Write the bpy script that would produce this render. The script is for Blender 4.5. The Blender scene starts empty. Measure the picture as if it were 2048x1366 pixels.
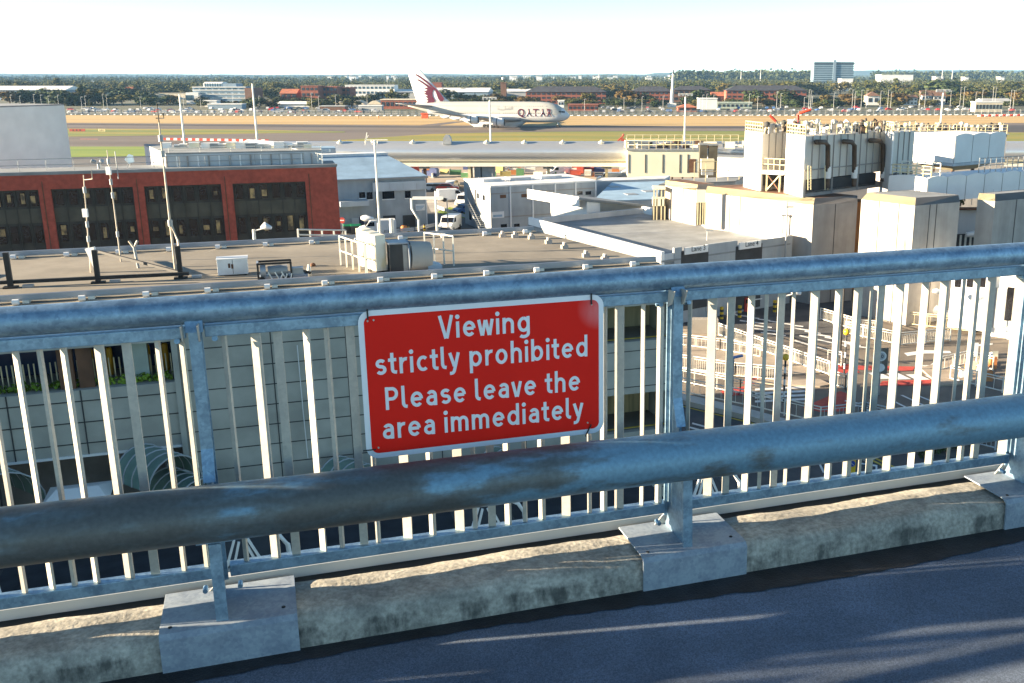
import bpy, bmesh, math, random
from mathutils import Vector, Matrix
R = math.radians
random.seed(7)
SC = bpy.context.scene
COL = SC.collection

# ------------------------------------------------------------------ camera
# the picture was measured at 2048 x 1366; world: X right, Y into the picture, Z up, airfield ground at z = 0
FPX, CX, CY, CZ = 2000.0, 1215.0, 683.0, 21.0
PITCH = math.atan(533 / FPX)
cam_d = bpy.data.cameras.new('camera')
cam = bpy.data.objects.new('camera', cam_d)
COL.objects.link(cam)
cam_d.sensor_width = 36.0
cam_d.lens = 36.0 * FPX / 2048
cam_d.shift_x = -(CX - 1024) / 2048
cam_d.clip_start = 0.05
cam_d.clip_end = 30000
cam.location = (0, 0, CZ)
cam.rotation_euler = (math.pi / 2 - PITCH, 0, 0)
SC.camera = cam

# ------------------------------------------------------------------ sky and sun
SUN_AZ = 188.6      # direction towards the sun, degrees anticlockwise from +X
SUN_EL = 11.5
W = bpy.data.worlds.new('World')
SC.world = W
W.use_nodes = True
wn = W.node_tree
bgn = wn.nodes['Background']
sky = wn.nodes.new('ShaderNodeTexSky')
sky.sky_type = 'NISHITA'
sky.sun_disc = False
sky.sun_elevation = R(SUN_EL)
sky.sun_rotation = R(90 - SUN_AZ)
sky.altitude = 30
sky.air_density = 0.5
sky.dust_density = 0.0
sky.ozone_density = 1.0
wb = wn.nodes.new('ShaderNodeMix')          # the camera's white balance leans slightly green
wb.data_type = 'RGBA'
wb.blend_type = 'MULTIPLY'
wb.inputs['Factor'].default_value = 1.0
wb.inputs['B'].default_value = (0.97, 1.06, 0.96, 1)
wn.links.new(sky.outputs[0], wb.inputs['A'])
wn.links.new(wb.outputs['Result'], bgn.inputs[0])
bgn.inputs[1].default_value = 0.062
sun_d = bpy.data.lights.new('sun', 'SUN')
sun = bpy.data.objects.new('sun', sun_d)
COL.objects.link(sun)
sun_d.energy = 5.0
sun_d.angle = R(0.5)
sun_d.color = (1.0, 0.82, 0.58)
sd = Vector((math.cos(R(SUN_AZ)) * math.cos(R(SUN_EL)), math.sin(R(SUN_AZ)) * math.cos(R(SUN_EL)), math.sin(R(SUN_EL))))
sun.rotation_euler = sd.to_track_quat('Z', 'Y').to_euler()
sun.location = sd * 200
vs = SC.view_settings
vs.view_transform = 'Standard'
vs.look = 'None'
vs.gamma = 1
vs.use_curve_mapping = False
vs.exposure = 2.45
SC.cycles.max_bounces = 5
SC.cycles.diffuse_bounces = 3
SC.cycles.glossy_bounces = 3
SC.cycles.transparent_max_bounces = 8
SC.cycles.use_denoising = True

# ------------------------------------------------------------------ measuring: pixel of the 2048 photograph -> point in the place
_c, _s = math.cos(PITCH), math.sin(PITCH)
def ray(x, y):
    a = (x - CX) / FPX; b = (y - CY) / FPX
    return Vector((a, _c - b * _s, -_s - b * _c))
def Pz(x, y, z=0.0):
    r = ray(x, y); t = (z - CZ) / r.z
    return Vector((0, 0, CZ)) + r * t
def Pd(x, y, d):
    r = ray(x, y); t = d / r.y
    return Vector((0, 0, CZ)) + r * t

# ------------------------------------------------------------------ materials
MATS = {}
def mat(name, col, rough=0.7, metal=0.0, var=0.12, scale=1.5, bump=0.0, col2=None, stretch=(1, 1, 1), spec=0.5, detail=6, bscale=None, lo=0.35, hi=0.65, nr=0.5):
    if name in MATS: return MATS[name]
    m = bpy.data.materials.new(name); m.use_nodes = True
    nt = m.node_tree; b = nt.nodes['Principled BSDF']
    b.inputs['Roughness'].default_value = rough
    b.inputs['Metallic'].default_value = metal
    b.inputs['Specular IOR Level'].default_value = spec
    tc = nt.nodes.new('ShaderNodeTexCoord'); mp = nt.nodes.new('ShaderNodeMapping')
    mp.inputs['Scale'].default_value = stretch
    nt.links.new(tc.outputs['Object'], mp.inputs[0])
    n = nt.nodes.new('ShaderNodeTexNoise'); n.inputs['Scale'].default_value = scale; n.inputs['Detail'].default_value = detail; n.inputs['Roughness'].default_value = nr
    nt.links.new(mp.outputs[0], n.inputs['Vector'])
    cr = nt.nodes.new('ShaderNodeValToRGB')
    c2 = col2 if col2 else tuple(min(1, c * (1 + var)) for c in col)
    c1 = col if col2 else tuple(c * (1 - var) for c in col)
    cr.color_ramp.elements[0].position = lo; cr.color_ramp.elements[1].position = hi
    cr.color_ramp.elements[0].color = (*c1, 1); cr.color_ramp.elements[1].color = (*c2, 1)
    nt.links.new(n.outputs['Fac'], cr.inputs[0]); nt.links.new(cr.outputs[0], b.inputs['Base Color'])
    if bump:
        n2 = nt.nodes.new('ShaderNodeTexNoise'); n2.inputs['Scale'].default_value = bscale or scale * 8; n2.inputs['Detail'].default_value = 4
        nt.links.new(mp.outputs[0], n2.inputs['Vector'])
        bp = nt.nodes.new('ShaderNodeBump'); bp.inputs['Strength'].default_value = bump; bp.inputs['Distance'].default_value = 0.02
        nt.links.new(n2.outputs['Fac'], bp.inputs['Height']); nt.links.new(bp.outputs[0], b.inputs['Normal'])
    MATS[name] = m
    return m
def mottle(m, scale, lo, hi, stretch=(1, 1, 1), detail=5):
    """broad uneven wear over a material's own colour"""
    nt = m.node_tree; b = nt.nodes['Principled BSDF']; L = nt.links.new
    tc = nt.nodes.new('ShaderNodeTexCoord'); mp = nt.nodes.new('ShaderNodeMapping'); mp.inputs['Scale'].default_value = stretch; L(tc.outputs['Object'], mp.inputs[0])
    n = nt.nodes.new('ShaderNodeTexNoise'); n.inputs['Scale'].default_value = scale; n.inputs['Detail'].default_value = detail; n.inputs['Roughness'].default_value = 0.6; L(mp.outputs[0], n.inputs['Vector'])
    r = nt.nodes.new('ShaderNodeMapRange'); r.inputs['From Min'].default_value = 0.32; r.inputs['From Max'].default_value = 0.68; r.inputs['To Min'].default_value = lo; r.inputs['To Max'].default_value = hi; L(n.outputs['Fac'], r.inputs['Value'])
    x = nt.nodes.new('ShaderNodeMix'); x.data_type = 'RGBA'; x.blend_type = 'MULTIPLY'; x.inputs['Factor'].default_value = 1.0
    src = b.inputs['Base Color'].links[0].from_socket; L(src, x.inputs['A']); L(r.outputs[0], x.inputs['B']); L(x.outputs['Result'], b.inputs['Base Color'])
    return m
def nodes_of(m):
    nt = m.node_tree
    return nt, nt.nodes['Principled BSDF'], nt.links.new

# ------------------------------------------------------------------ mesh building
class MB:
    def __init__(self): self.v = []; self.f = []; self.mi = []; self.sm = []; self.cur = 0
    def add(self, vs, fs, smooth=False):
        o = len(self.v); self.v += [Vector(p) for p in vs]
        for f in fs: self.f.append([o + i for i in f]); self.mi.append(self.cur); self.sm.append(smooth)
        return self
    def hexa(self, b, t):
        return self.add(list(b) + list(t), [(3, 2, 1, 0), (4, 5, 6, 7), (0, 1, 5, 4), (1, 2, 6, 5), (2, 3, 7, 6), (3, 0, 4, 7)])
    def box(self, x0, x1, y0, y1, z0, z1):
        return self.hexa([(x0, y0, z0), (x1, y0, z0), (x1, y1, z0), (x0, y1, z0)], [(x0, y0, z1), (x1, y0, z1), (x1, y1, z1), (x0, y1, z1)])
    def rbox(self, c, sx, sy, sz, rz=0.0):
        ca, sa = math.cos(rz), math.sin(rz); cx, cy, cz = c
        q = [(cx + ca * x - sa * y, cy + sa * x + ca * y) for x, y in ((-sx/2, -sy/2), (sx/2, -sy/2), (sx/2, sy/2), (-sx/2, sy/2))]
        return self.hexa([(x, y, cz) for x, y in q], [(x, y, cz + sz) for x, y in q])
    def prism(self, poly, z0, z1):
        n = len(poly); A = sum(poly[i][0] * poly[(i+1) % n][1] - poly[(i+1) % n][0] * poly[i][1] for i in range(n))
        if A < 0: poly = list(reversed(poly))
        vs = [(p[0], p[1], z0) for p in poly] + [(p[0], p[1], z1) for p in poly]
        fs = [tuple(range(n - 1, -1, -1)), tuple(range(n, 2 * n))] + [(i, (i+1) % n, n + (i+1) % n, n + i) for i in range(n)]
        return self.add(vs, fs)
    def extr(self, poly, ax, a0, a1):
        """polygon in the plane across axis ax (0: (y,z); 1: (x,z)) pulled from a0 to a1"""
        n = len(poly)
        mk = (lambda a, p: (a, p[0], p[1])) if ax == 0 else (lambda a, p: (p[0], a, p[1]))
        A = sum(poly[i][0] * poly[(i+1) % n][1] - poly[(i+1) % n][0] * poly[i][1] for i in range(n))
        if (A < 0) == (ax == 0): poly = list(reversed(poly))
        vs = [mk(a0, p) for p in poly] + [mk(a1, p) for p in poly]
        fs = [tuple(range(n - 1, -1, -1)), tuple(range(n, 2 * n))] + [(i, (i+1) % n, n + (i+1) % n, n + i) for i in range(n)]
        return self.add(vs, fs)
    def tube(self, pts, r, n=8, cap=True, smooth=True):
        pts = [Vector(p) for p in pts]; rs = r if isinstance(r, (list, tuple)) else [r] * len(pts)
        vs = []; fs = []
        for i, p in enumerate(pts):
            a = pts[max(0, i - 1)]; b = pts[min(len(pts) - 1, i + 1)]; d = (b - a).normalized()
            up = Vector((0, 0, 1)) if abs(d.z) < 0.95 else Vector((0, 1, 0))
            e1 = d.cross(up).normalized(); e2 = e1.cross(d)
            for k in range(n):
                t = 2 * math.pi * k / n; vs.append(p + (e1 * math.cos(t) + e2 * math.sin(t)) * rs[i])
        for i in range(len(pts) - 1):
            for k in range(n):
                k2 = (k + 1) % n; fs.append((i*n + k, i*n + k2, (i+1)*n + k2, (i+1)*n + k))
        self.add(vs, fs, smooth)
        if cap:
            m = len(pts) - 1
            self.add([vs[k] for k in range(n)], [tuple(range(n - 1, -1, -1))]); self.add([vs[m*n + k] for k in range(n)], [tuple(range(n))])
        return self
    def bar(self, a, b, w, h=None):
        """square bar between two points"""
        h = h or w; a = Vector(a); b = Vector(b); d = (b - a).normalized()
        up = Vector((0, 0, 1)) if abs(d.z) < 0.95 else Vector((0, 1, 0))
        e1 = d.cross(up).normalized() * (w / 2); e2 = e1.cross(d).normalized() * (h / 2)
        q = lambda p: [p - e1 - e2, p + e1 - e2, p + e1 + e2, p - e1 + e2]
        return self.hexa(q(a), q(b))
    def lathe(self, c, prof, n=12, smooth=True):
        vs = []; fs = []; c = Vector(c)
        for r, z in prof:
            for k in range(n):
                t = 2 * math.pi * k / n; vs.append(c + Vector((r * math.cos(t), r * math.sin(t), z)))
        for i in range(len(prof) - 1):
            for k in range(n):
                k2 = (k + 1) % n; fs.append((i*n + k, i*n + k2, (i+1)*n + k2, (i+1)*n + k))
        fs.append(tuple(range(n - 1, -1, -1))); m = len(prof) - 1; fs.append(tuple(m*n + k for k in range(n)))
        return self.add(vs, fs, smooth)
    def quad(self, a, b, c, d): return self.add([a, b, c, d], [(0, 1, 2, 3)])
    def build(self, name, m, parent=None, bevel=0.0, local=True):
        me = bpy.data.meshes.new(name)
        off = Vector((0, 0, 0))
        if parent is not None and not local:
            p = parent
            while p: off += p.location; p = p.parent
        me.from_pydata([v - off for v in self.v], [], self.f)
        for q in (m if isinstance(m, (list, tuple)) else [m]): me.materials.append(q)
        for i, p in enumerate(me.polygons): p.material_index = self.mi[i]; p.use_smooth = self.sm[i]
        me.update()
        if bevel:
            bm = bmesh.new(); bm.from_mesh(me); bmesh.ops.remove_doubles(bm, verts=bm.verts, dist=1e-5)
            es = [e for e in bm.edges if len(e.link_faces) == 2 and e.calc_face_angle(0) > 0.5]
            bmesh.ops.bevel(bm, geom=es, offset=bevel, segments=2, affect='EDGES', profile=0.6, clamp_overlap=True)
            bm.to_mesh(me); bm.free()
        o = bpy.data.objects.new(name, me); COL.objects.link(o)
        if parent is not None: o.parent = parent
        return o
def tag(o, label=None, cat=None, group=None, kind=None):
    if label: o['label'] = label
    if cat: o['category'] = cat
    if group: o['group'] = group
    if kind: o['kind'] = kind
    return o
def empty(name, loc, rz=0.0, label=None, cat=None, group=None):
    o = bpy.data.objects.new(name, None); COL.objects.link(o); o.empty_display_size = 0.2
    o.location = loc; o.rotation_euler = (0, 0, rz)
    return tag(o, label, cat, group)
def dup(o, loc=None, rz=None, label=None, group=None, parent=None, mats=None):
    c = o.copy(); COL.objects.link(c)
    if parent is not None: c.parent = parent
    if loc is not None: c.location = loc
    if rz is not None: c.rotation_euler = (0, 0, rz)
    if label: c['label'] = label
    if group: c['group'] = group
    for ch in list(o.children): dup(ch, parent=c)
    return c
def text_mesh(txt, size=1.0, bold=0.0, ext=0.0, space=1.0):
    cu = bpy.data.curves.new('t', 'FONT'); cu.body = txt; cu.size = size; cu.offset = bold; cu.extrude = ext; cu.resolution_u = 4; cu.space_character = space
    o = bpy.data.objects.new('t', cu); COL.objects.link(o)
    bpy.context.view_layer.update()
    me = bpy.data.meshes.new_from_object(o.evaluated_get(bpy.context.evaluated_depsgraph_get()))
    v = [tuple(p.co) for p in me.vertices]; f = [tuple(p.vertices) for p in me.polygons]
    bpy.data.objects.remove(o); bpy.data.curves.remove(cu); bpy.data.meshes.remove(me)
    return v, f
def text_w(v): return (min(p[0] for p in v), max(p[0] for p in v), min(p[1] for p in v), max(p[1] for p in v)) if v else (0, 0, 0, 0)
# ================================================================== the bridge deck, kerb, railing and sign (frame: x along the kerb, y beyond it, z above the road)
DECK_AZ = R(18.7)
DO = Vector((0.14025778, 3.6142304, 19.0))

def galv(name, base, dark, scale=14, rough=0.5, metal=0.55, blotch=0.5):
    m = bpy.data.materials.new(name); m.use_nodes = True; nt, b, L = nodes_of(m)
    tc = nt.nodes.new('ShaderNodeTexCoord')
    vo = nt.nodes.new('ShaderNodeTexVoronoi'); vo.inputs['Scale'].default_value = 90
    n = nt.nodes.new('ShaderNodeTexNoise'); n.inputs['Scale'].default_value = scale; n.inputs['Detail'].default_value = 8; n.inputs['Roughness'].default_value = 0.65
    L(tc.outputs['Object'], vo.inputs['Vector']); L(tc.outputs['Object'], n.inputs['Vector'])
    mx = nt.nodes.new('ShaderNodeMath'); mx.operation = 'MULTIPLY_ADD'; mx.inputs[1].default_value = 0.22; L(vo.outputs['Color'], mx.inputs[0]); L(n.outputs['Fac'], mx.inputs[2])
    cr = nt.nodes.new('ShaderNodeValToRGB'); cr.color_ramp.elements[0].position = 0.45; cr.color_ramp.elements[1].position = 0.75
    cr.color_ramp.elements[0].color = (*dark, 1); cr.color_ramp.elements[1].color = (*base, 1)
    L(mx.outputs[0], cr.inputs[0]); L(cr.outputs[0], b.inputs['Base Color'])
    b.inputs['Metallic'].default_value = metal
    rr = nt.nodes.new('ShaderNodeMapRange'); rr.inputs['To Min'].default_value = rough - 0.1; rr.inputs['To Max'].default_value = rough + 0.15
    L(n.outputs['Fac'], rr.inputs['Value']); L(rr.outputs[0], b.inputs['Roughness'])
    bp = nt.nodes.new('ShaderNodeBump'); bp.inputs['Strength'].default_value = 0.08; bp.inputs['Distance'].default_value = 0.005
    L(n.outputs['Fac'], bp.inputs['Height']); L(bp.outputs[0], b.inputs['Normal'])
    MATS[name] = m; return m
m_galv = galv('galvanised_steel', (0.31, 0.455, 0.57), (0.18, 0.275, 0.37), metal=0.78, rough=0.46)
m_galv_bar = galv('galvanised_flat_bar', (0.52, 0.485, 0.41), (0.42, 0.395, 0.345), metal=0.0, rough=0.65)
m_plate = galv('galvanised_cover', (0.34, 0.39, 0.43), (0.22, 0.26, 0.31), metal=0.1, rough=0.6, scale=9)
m_dark = mat('black_rubber', (0.015, 0.015, 0.016), 0.6)

# worn guard pipe: dark grime with rubbed zinc showing through, cleaner towards one end
m_pipe = bpy.data.materials.new('worn_guard_pipe'); m_pipe.use_nodes = True
nt, b, L = nodes_of(m_pipe)
tc = nt.nodes.new('ShaderNodeTexCoord'); mp = nt.nodes.new('ShaderNodeMapping'); mp.inputs['Scale'].default_value = (1.5, 4.5, 4.5)
L(tc.outputs['Object'], mp.inputs[0])
n1 = nt.nodes.new('ShaderNodeTexNoise'); n1.inputs['Scale'].default_value = 1.9; n1.inputs['Detail'].default_value = 7; n1.inputs['Roughness'].default_value = 0.55; L(mp.outputs[0], n1.inputs['Vector'])
sx = nt.nodes.new('ShaderNodeSeparateXYZ'); L(tc.outputs['Object'], sx.inputs[0])
g = nt.nodes.new('ShaderNodeMapRange'); g.inputs['From Min'].default_value = -1.6; g.inputs['From Max'].default_value = 0.9; g.inputs['To Min'].default_value = -0.04; g.inputs['To Max'].default_value = 0.26; L(sx.outputs['X'], g.inputs['Value'])
ad = nt.nodes.new('ShaderNodeMath'); ad.operation = 'ADD'; L(n1.outputs['Fac'], ad.inputs[0]); L(g.outputs[0], ad.inputs[1])
# a rubbed place where people lean, beside the first post
pa_ = nt.nodes.new('ShaderNodeMath'); pa_.operation = 'SUBTRACT'; L(sx.outputs['X'], pa_.inputs[0]); pa_.inputs[1].default_value = -1.48
pb = nt.nodes.new('ShaderNodeMath'); pb.operation = 'ABSOLUTE'; L(pa_.outputs[0], pb.inputs[0])
pc = nt.nodes.new('ShaderNodeMapRange'); pc.inputs['From Min'].default_value = 0.05; pc.inputs['From Max'].default_value = 0.42; pc.inputs['To Min'].default_value = 0.17; pc.inputs['To Max'].default_value = 0.0; L(pb.outputs[0], pc.inputs['Value'])
pz = nt.nodes.new('ShaderNodeMapRange'); pz.inputs['From Min'].default_value = 0.555; pz.inputs['From Max'].default_value = 0.60; L(sx.outputs['Z'], pz.inputs['Value'])
pm_ = nt.nodes.new('ShaderNodeMath'); pm_.operation = 'MULTIPLY'; L(pc.outputs[0], pm_.inputs[0]); L(pz.outputs[0], pm_.inputs[1])
a3 = nt.nodes.new('ShaderNodeMath'); a3.operation = 'ADD'; L(ad.outputs[0], a3.inputs[0]); L(pm_.outputs[0], a3.inputs[1]); ad = a3
cr = nt.nodes.new('ShaderNodeValToRGB')
cr.color_ramp.elements[0].position = 0.46; cr.color_ramp.elements[0].color = (0.105, 0.112, 0.108, 1)
cr.color_ramp.elements[1].position = 0.66; cr.color_ramp.elements[1].color = (0.17, 0.31, 0.41, 1)
e = cr.color_ramp.elements.new(0.56); e.color = (0.125, 0.155, 0.165, 1)
L(ad.outputs[0], cr.inputs[0])
n2 = nt.nodes.new('ShaderNodeTexNoise'); n2.inputs['Scale'].default_value = 60; n2.inputs['Detail'].default_value = 5; L(tc.outputs['Object'], n2.inputs['Vector'])
mu = nt.nodes.new('ShaderNodeMix'); mu.data_type = 'RGBA'; mu.blend_type = 'OVERLAY'; mu.inputs['Factor'].default_value = 0.45
L(cr.outputs[0], mu.inputs['A']); L(n2.outputs['Color'], mu.inputs['B']); 
bw = nt.nodes.new('ShaderNodeRGBToBW'); L(n2.outputs['Color'], bw.inputs[0]); L(bw.outputs[0], mu.inputs['B'])
L(mu.outputs['Result'], b.inputs['Base Color'])
b.inputs['Metallic'].default_value = 0.35; b.inputs['Roughness'].default_value = 0.5
bp = nt.nodes.new('ShaderNodeBump'); bp.inputs['Strength'].default_value = 0.12; bp.inputs['Distance'].default_value = 0.004; L(n2.outputs['Fac'], bp.inputs['Height']); L(bp.outputs[0], b.inputs['Normal'])

# concrete of the kerb with damp stains that run down its face
m_kerb = bpy.data.materials.new('kerb_concrete'); m_kerb.use_nodes = True
nt, b, L = nodes_of(m_kerb)
tc = nt.nodes.new('ShaderNodeTexCoord'); sx = nt.nodes.new('ShaderNodeSeparateXYZ'); L(tc.outputs['Object'], sx.inputs[0])
n1 = nt.nodes.new('ShaderNodeTexNoise'); n1.inputs['Scale'].default_value = 6; n1.inputs['Detail'].default_value = 9; n1.inputs['Roughness'].default_value = 0.65; L(tc.outputs['Object'], n1.inputs['Vector'])
cr = nt.nodes.new('ShaderNodeValToRGB'); cr.color_ramp.elements[0].color = (0.25, 0.235, 0.20, 1); cr.color_ramp.elements[1].color = (0.52, 0.48, 0.395, 1); cr.color_ramp.elements[0].position = 0.3; cr.color_ramp.elements[1].position = 0.7
L(n1.outputs['Fac'], cr.inputs[0])
mp = nt.nodes.new('ShaderNodeMapping'); mp.inputs['Scale'].default_value = (7, 5, 2.6); L(tc.outputs['Object'], mp.inputs[0])
n3 = nt.nodes.new('ShaderNodeTexNoise'); n3.inputs['Scale'].default_value = 1.0; n3.inputs['Detail'].default_value = 9; n3.inputs['Roughness'].default_value = 0.68; L(mp.outputs[0], n3.inputs['Vector'])
# damp only on the face's lower two thirds
zz = nt.nodes.new('ShaderNodeMapRange'); zz.inputs['From Min'].default_value = 0.07; zz.inputs['From Max'].default_value = 0.125; zz.inputs['To Min'].default_value = 0.0; zz.inputs['To Max'].default_value = -0.3; L(sx.outputs['Z'], zz.inputs['Value'])
a2 = nt.nodes.new('ShaderNodeMath'); a2.operation = 'ADD'; L(n3.outputs['Fac'], a2.inputs[0]); L(zz.outputs[0], a2.inputs[1])
st = nt.nodes.new('ShaderNodeMapRange'); st.inputs['From Min'].default_value = 0.455; st.inputs['From Max'].default_value = 0.60; L(a2.outputs[0], st.inputs['Value'])
mx = nt.nodes.new('ShaderNodeMix'); mx.data_type = 'RGBA'; L(st.outputs[0], mx.inputs['Factor']); L(cr.outputs[0], mx.inputs['A']); mx.inputs['B'].default_value = (0.115, 0.112, 0.096, 1)
L(mx.outputs['Result'], b.inputs['Base Color']); b.inputs['Roughness'].default_value = 0.9
n4 = nt.nodes.new('ShaderNodeTexNoise'); n4.inputs['Scale'].default_value = 45; n4.inputs['Detail'].default_value = 8; L(tc.outputs['Object'], n4.inputs['Vector'])
bp = nt.nodes.new('ShaderNodeBump'); bp.inputs['Strength'].default_value = 0.5; bp.inputs['Distance'].default_value = 0.007; L(n4.outputs['Fac'], bp.inputs['Height']); L(bp.outputs[0], b.inputs['Normal'])

m_deck = mat('deck_asphalt', (0.082, 0.106, 0.146), 0.8, col2=(0.138, 0.170, 0.225), scale=1.6, bump=0.45, bscale=260, detail=12, lo=0.3, hi=0.7)
nt, b, L = nodes_of(m_deck)
tc = nt.nodes.new('ShaderNodeTexCoord'); vo = nt.nodes.new('ShaderNodeTexVoronoi'); vo.inputs['Scale'].default_value = 210; L(tc.outputs['Object'], vo.inputs['Vector'])
gs = nt.nodes.new('ShaderNodeMapRange'); gs.inputs['From Min'].default_value = 0.1; gs.inputs['From Max'].default_value = 0.9; gs.inputs['To Min'].default_value = 0.66; gs.inputs['To Max'].default_value = 1.36
bw = nt.nodes.new('ShaderNodeRGBToBW'); L(vo.outputs['Color'], bw.inputs[0]); L(bw.outputs[0], gs.inputs['Value'])
mg = nt.nodes.new('ShaderNodeMix'); mg.data_type = 'RGBA'; mg.blend_type = 'MULTIPLY'; mg.inputs['Factor'].default_value = 1.0
src = b.inputs['Base Color'].links[0].from_socket; L(src, mg.inputs['A']); L(gs.outputs[0], mg.inputs['B']); L(mg.outputs['Result'], b.inputs['Base Color'])
mottle(m_deck, 1.0, 0.72, 1.22, (0.22, 1.6, 1)); mottle(m_deck, 3.5, 0.86, 1.12)
m_tar = mat('gutter_tar', (0.018, 0.018, 0.020), 0.7, var=0.4, scale=9, bump=0.4, bscale=120)
m_under = mat('deck_concrete', (0.30, 0.29, 0.27), 0.9, var=0.2, scale=0.6)
mottle(m_kerb, 55, 0.70, 1.25, detail=8); mottle(m_kerb, 14, 0.82, 1.12, detail=8); mottle(m_galv_bar, 5, 0.86, 1.06, (1, 1, .3))
m_white_steel = mat('white_painted_steel', (0.72, 0.72, 0.70), 0.5, var=0.06)

deck = empty('walkway', DO, DECK_AZ); tag(deck, kind='structure')
MB().box(-30, 40, -11, 0.30, -0.9, -0.01).build('deck_slab', m_under, deck)
rs = MB(); NX = 70
for i in range(NX): rs.quad((-30 + i, -11, 0), (-29 + i, -11, 0), (-29 + i, 0.30, 0), (-30 + i, 0.30, 0))
rs.build('road_surface', m_deck, deck)
tb = MB(); rnd = random.Random(3); prev = None; x = -6.0
while x < 9:
    w = 0.115 + 0.05 * math.sin(x * 1.7) + rnd.uniform(-0.008, 0.008)
    cur = ((x, -w, 0.004), (x, 0.0, 0.006))
    if prev: tb.quad(prev[0], cur[0], cur[1], prev[1])
    prev = cur; x += 0.05
tag(tb.build('gutter_strip', m_tar, deck), kind='structure')

# kerb: rounded, slightly uneven concrete upstand between the steel covers
kb = MB(); prof = [(0.0, -0.005), (0.004, 0.06), (0.012, 0.108), (0.03, 0.128), (0.075, 0.133), (0.15, 0.136), (0.215, 0.134), (0.262, 0.129), (0.268, -0.005)]
KX = [-8 + 0.025 * i for i in range(int(17 / 0.025) + 1)]
rk = random.Random(5)
vs = []; fs = []
ph = [rk.uniform(0, 6) for _ in range(6)]
for i, x in enumerate(KX):
    for j, (y, z) in enumerate(prof):
        w = 0.0035 * math.sin(x * 7 + ph[j % 6]) + 0.002 * math.sin(x * 23 + ph[(j + 2) % 6] + j) + rk.uniform(-0.0010, 0.0010)
        if 0 < j < 8: vs.append((x, y + (w if j < 4 else 0), z + (w if j >= 3 else 0)))
        else: vs.append((x, y, z))
n = len(prof)
for i in range(len(KX) - 1):
    for j in range(n - 1): fs.append((i*n + j, (i+1)*n + j, (i+1)*n + j + 1, i*n + j + 1))
kb.add(vs, fs, True)
kr = empty('kerb', DO, DECK_AZ); tag(kr, kind='structure')
kb.build('kerb_stone', m_kerb, kr)
eb = MB().box(-8, 9, 0.318, 0.36, 0.126, 0.168)
MB().box(-8, 9, 0.262, 0.37, -0.35, 0.118).build('dark_gap_filler', m_dark, kr)  # black filler painted for the shade in the gap behind the kerb
tag(eb.build('kerb_edge_beam', mat('grey_white_steel', (0.50, 0.50, 0.48), 0.5, var=0.08, scale=3), kr), kind='structure')

# the railing: one bolted assembly
rail = empty('parapet_railing', DO, DECK_AZ, 'galvanised steel parapet railing with flat balusters and a worn guard pipe along the bridge edge', 'railing')
RD = 0.225   # distance of the balusters beyond the kerb face
POSTS = [-1.565, 0.205, 1.955, -3.33, 3.72]
MB().tube([(-7.5, RD - 0.005, 1.228), (7.5, RD - 0.005, 1.228)], 0.050, 28).build('handrail', m_galv, rail)
gp = MB(); pts = [(-7.5 + 0.25 * i, 0.025 + 0.006 * math.sin(i * 0.7), 0.548 - 0.008 * (-7.5 + 0.25 * i)) for i in range(61)]
gp.tube(pts, 0.098, 36)
gp.build('guard_pipe', m_pipe, rail)
ps = sorted(POSTS)
for a, c in zip(ps[:-1], ps[1:]):
    MB().box(a + 0.03, c - 0.03, RD - 0.022, RD + 0.022, 1.132, 1.172).build('panel_top_rail', m_galv, rail, 0.003)
    MB().box(a + 0.03, c - 0.03, RD - 0.022, RD + 0.022, 0.226, 0.270).build('panel_bottom_rail', m_galv, rail, 0.003)
    for e_ in (a + 0.06, c - 0.06):
        MB().tube([(e_, RD - 0.02, 1.125), (e_, RD + 0.02, 1.115)], 0.010, 8).build('bolt', m_galv, rail)
        MB().tube([(e_, RD - 0.035, 0.188), (e_, RD + 0.0, 0.188)], 0.009, 8).build('bolt', m_galv, rail)
BARS = [(-2.30, 'W'), (-2.20, 'T'), (-2.115, 'M'), (-2.045, 'T'), (-1.975, 'M'), (-1.868, 'W'), (-1.785, 'G'), (-1.688, 'T'), (-1.612, 'T'),
        (-1.476, 'T'), (-1.372, 'W'), (-1.300, 'G'), (-1.202, 'M'), (-1.133, 'T'), (-1.052, 'G'), (-0.998, 'T'), (-0.886, 'W'), (-0.79, 'M'), (-0.683, 'W'),
        (-0.622, 'T'), (-0.555, 'G'), (-0.49, 'M'), (-0.42, 'T'), (-0.35, 'M'), (-0.248, 'W'), (-0.15, 'T'), (-0.088, 'M'), (-0.022, 'W'), (0.078, 'T'), (0.152, 'M'),
        (0.278, 'T'), (0.378, 'W'), (0.460, 'G'), (0.551, 'M'), (0.620, 'T'), (0.690, 'G'), (0.748, 'T'), (0.848, 'W'), (0.960, 'M'), (1.054, 'W'), (1.122, 'T'),
        (1.172, 'G'), (1.262, 'W'), (1.392, 'M'), (1.492, 'W'), (1.592, 'T'), (1.660, 'M'), (1.738, 'W'), (1.895, 'W')]
x = -2.40
while x > -7: BARS.append((x, 'WTMG'[int(abs(x) * 37) % 4])); x -= 0.098
x = 2.06
while x < 7:
    if abs(x - 3.72) > 0.05: BARS.append((x, 'WTMWG'[int(x * 37) % 5]))
    x += 0.098
BARS = [q for q in BARS if abs(q[0] + 3.33) > 0.05]
TH = {'W': -105, 'M': -122, 'T': -106, 'G': -81.5}
CAM_S, CAM_D = -1.29, -3.38
rb = random.Random(11)
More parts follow.
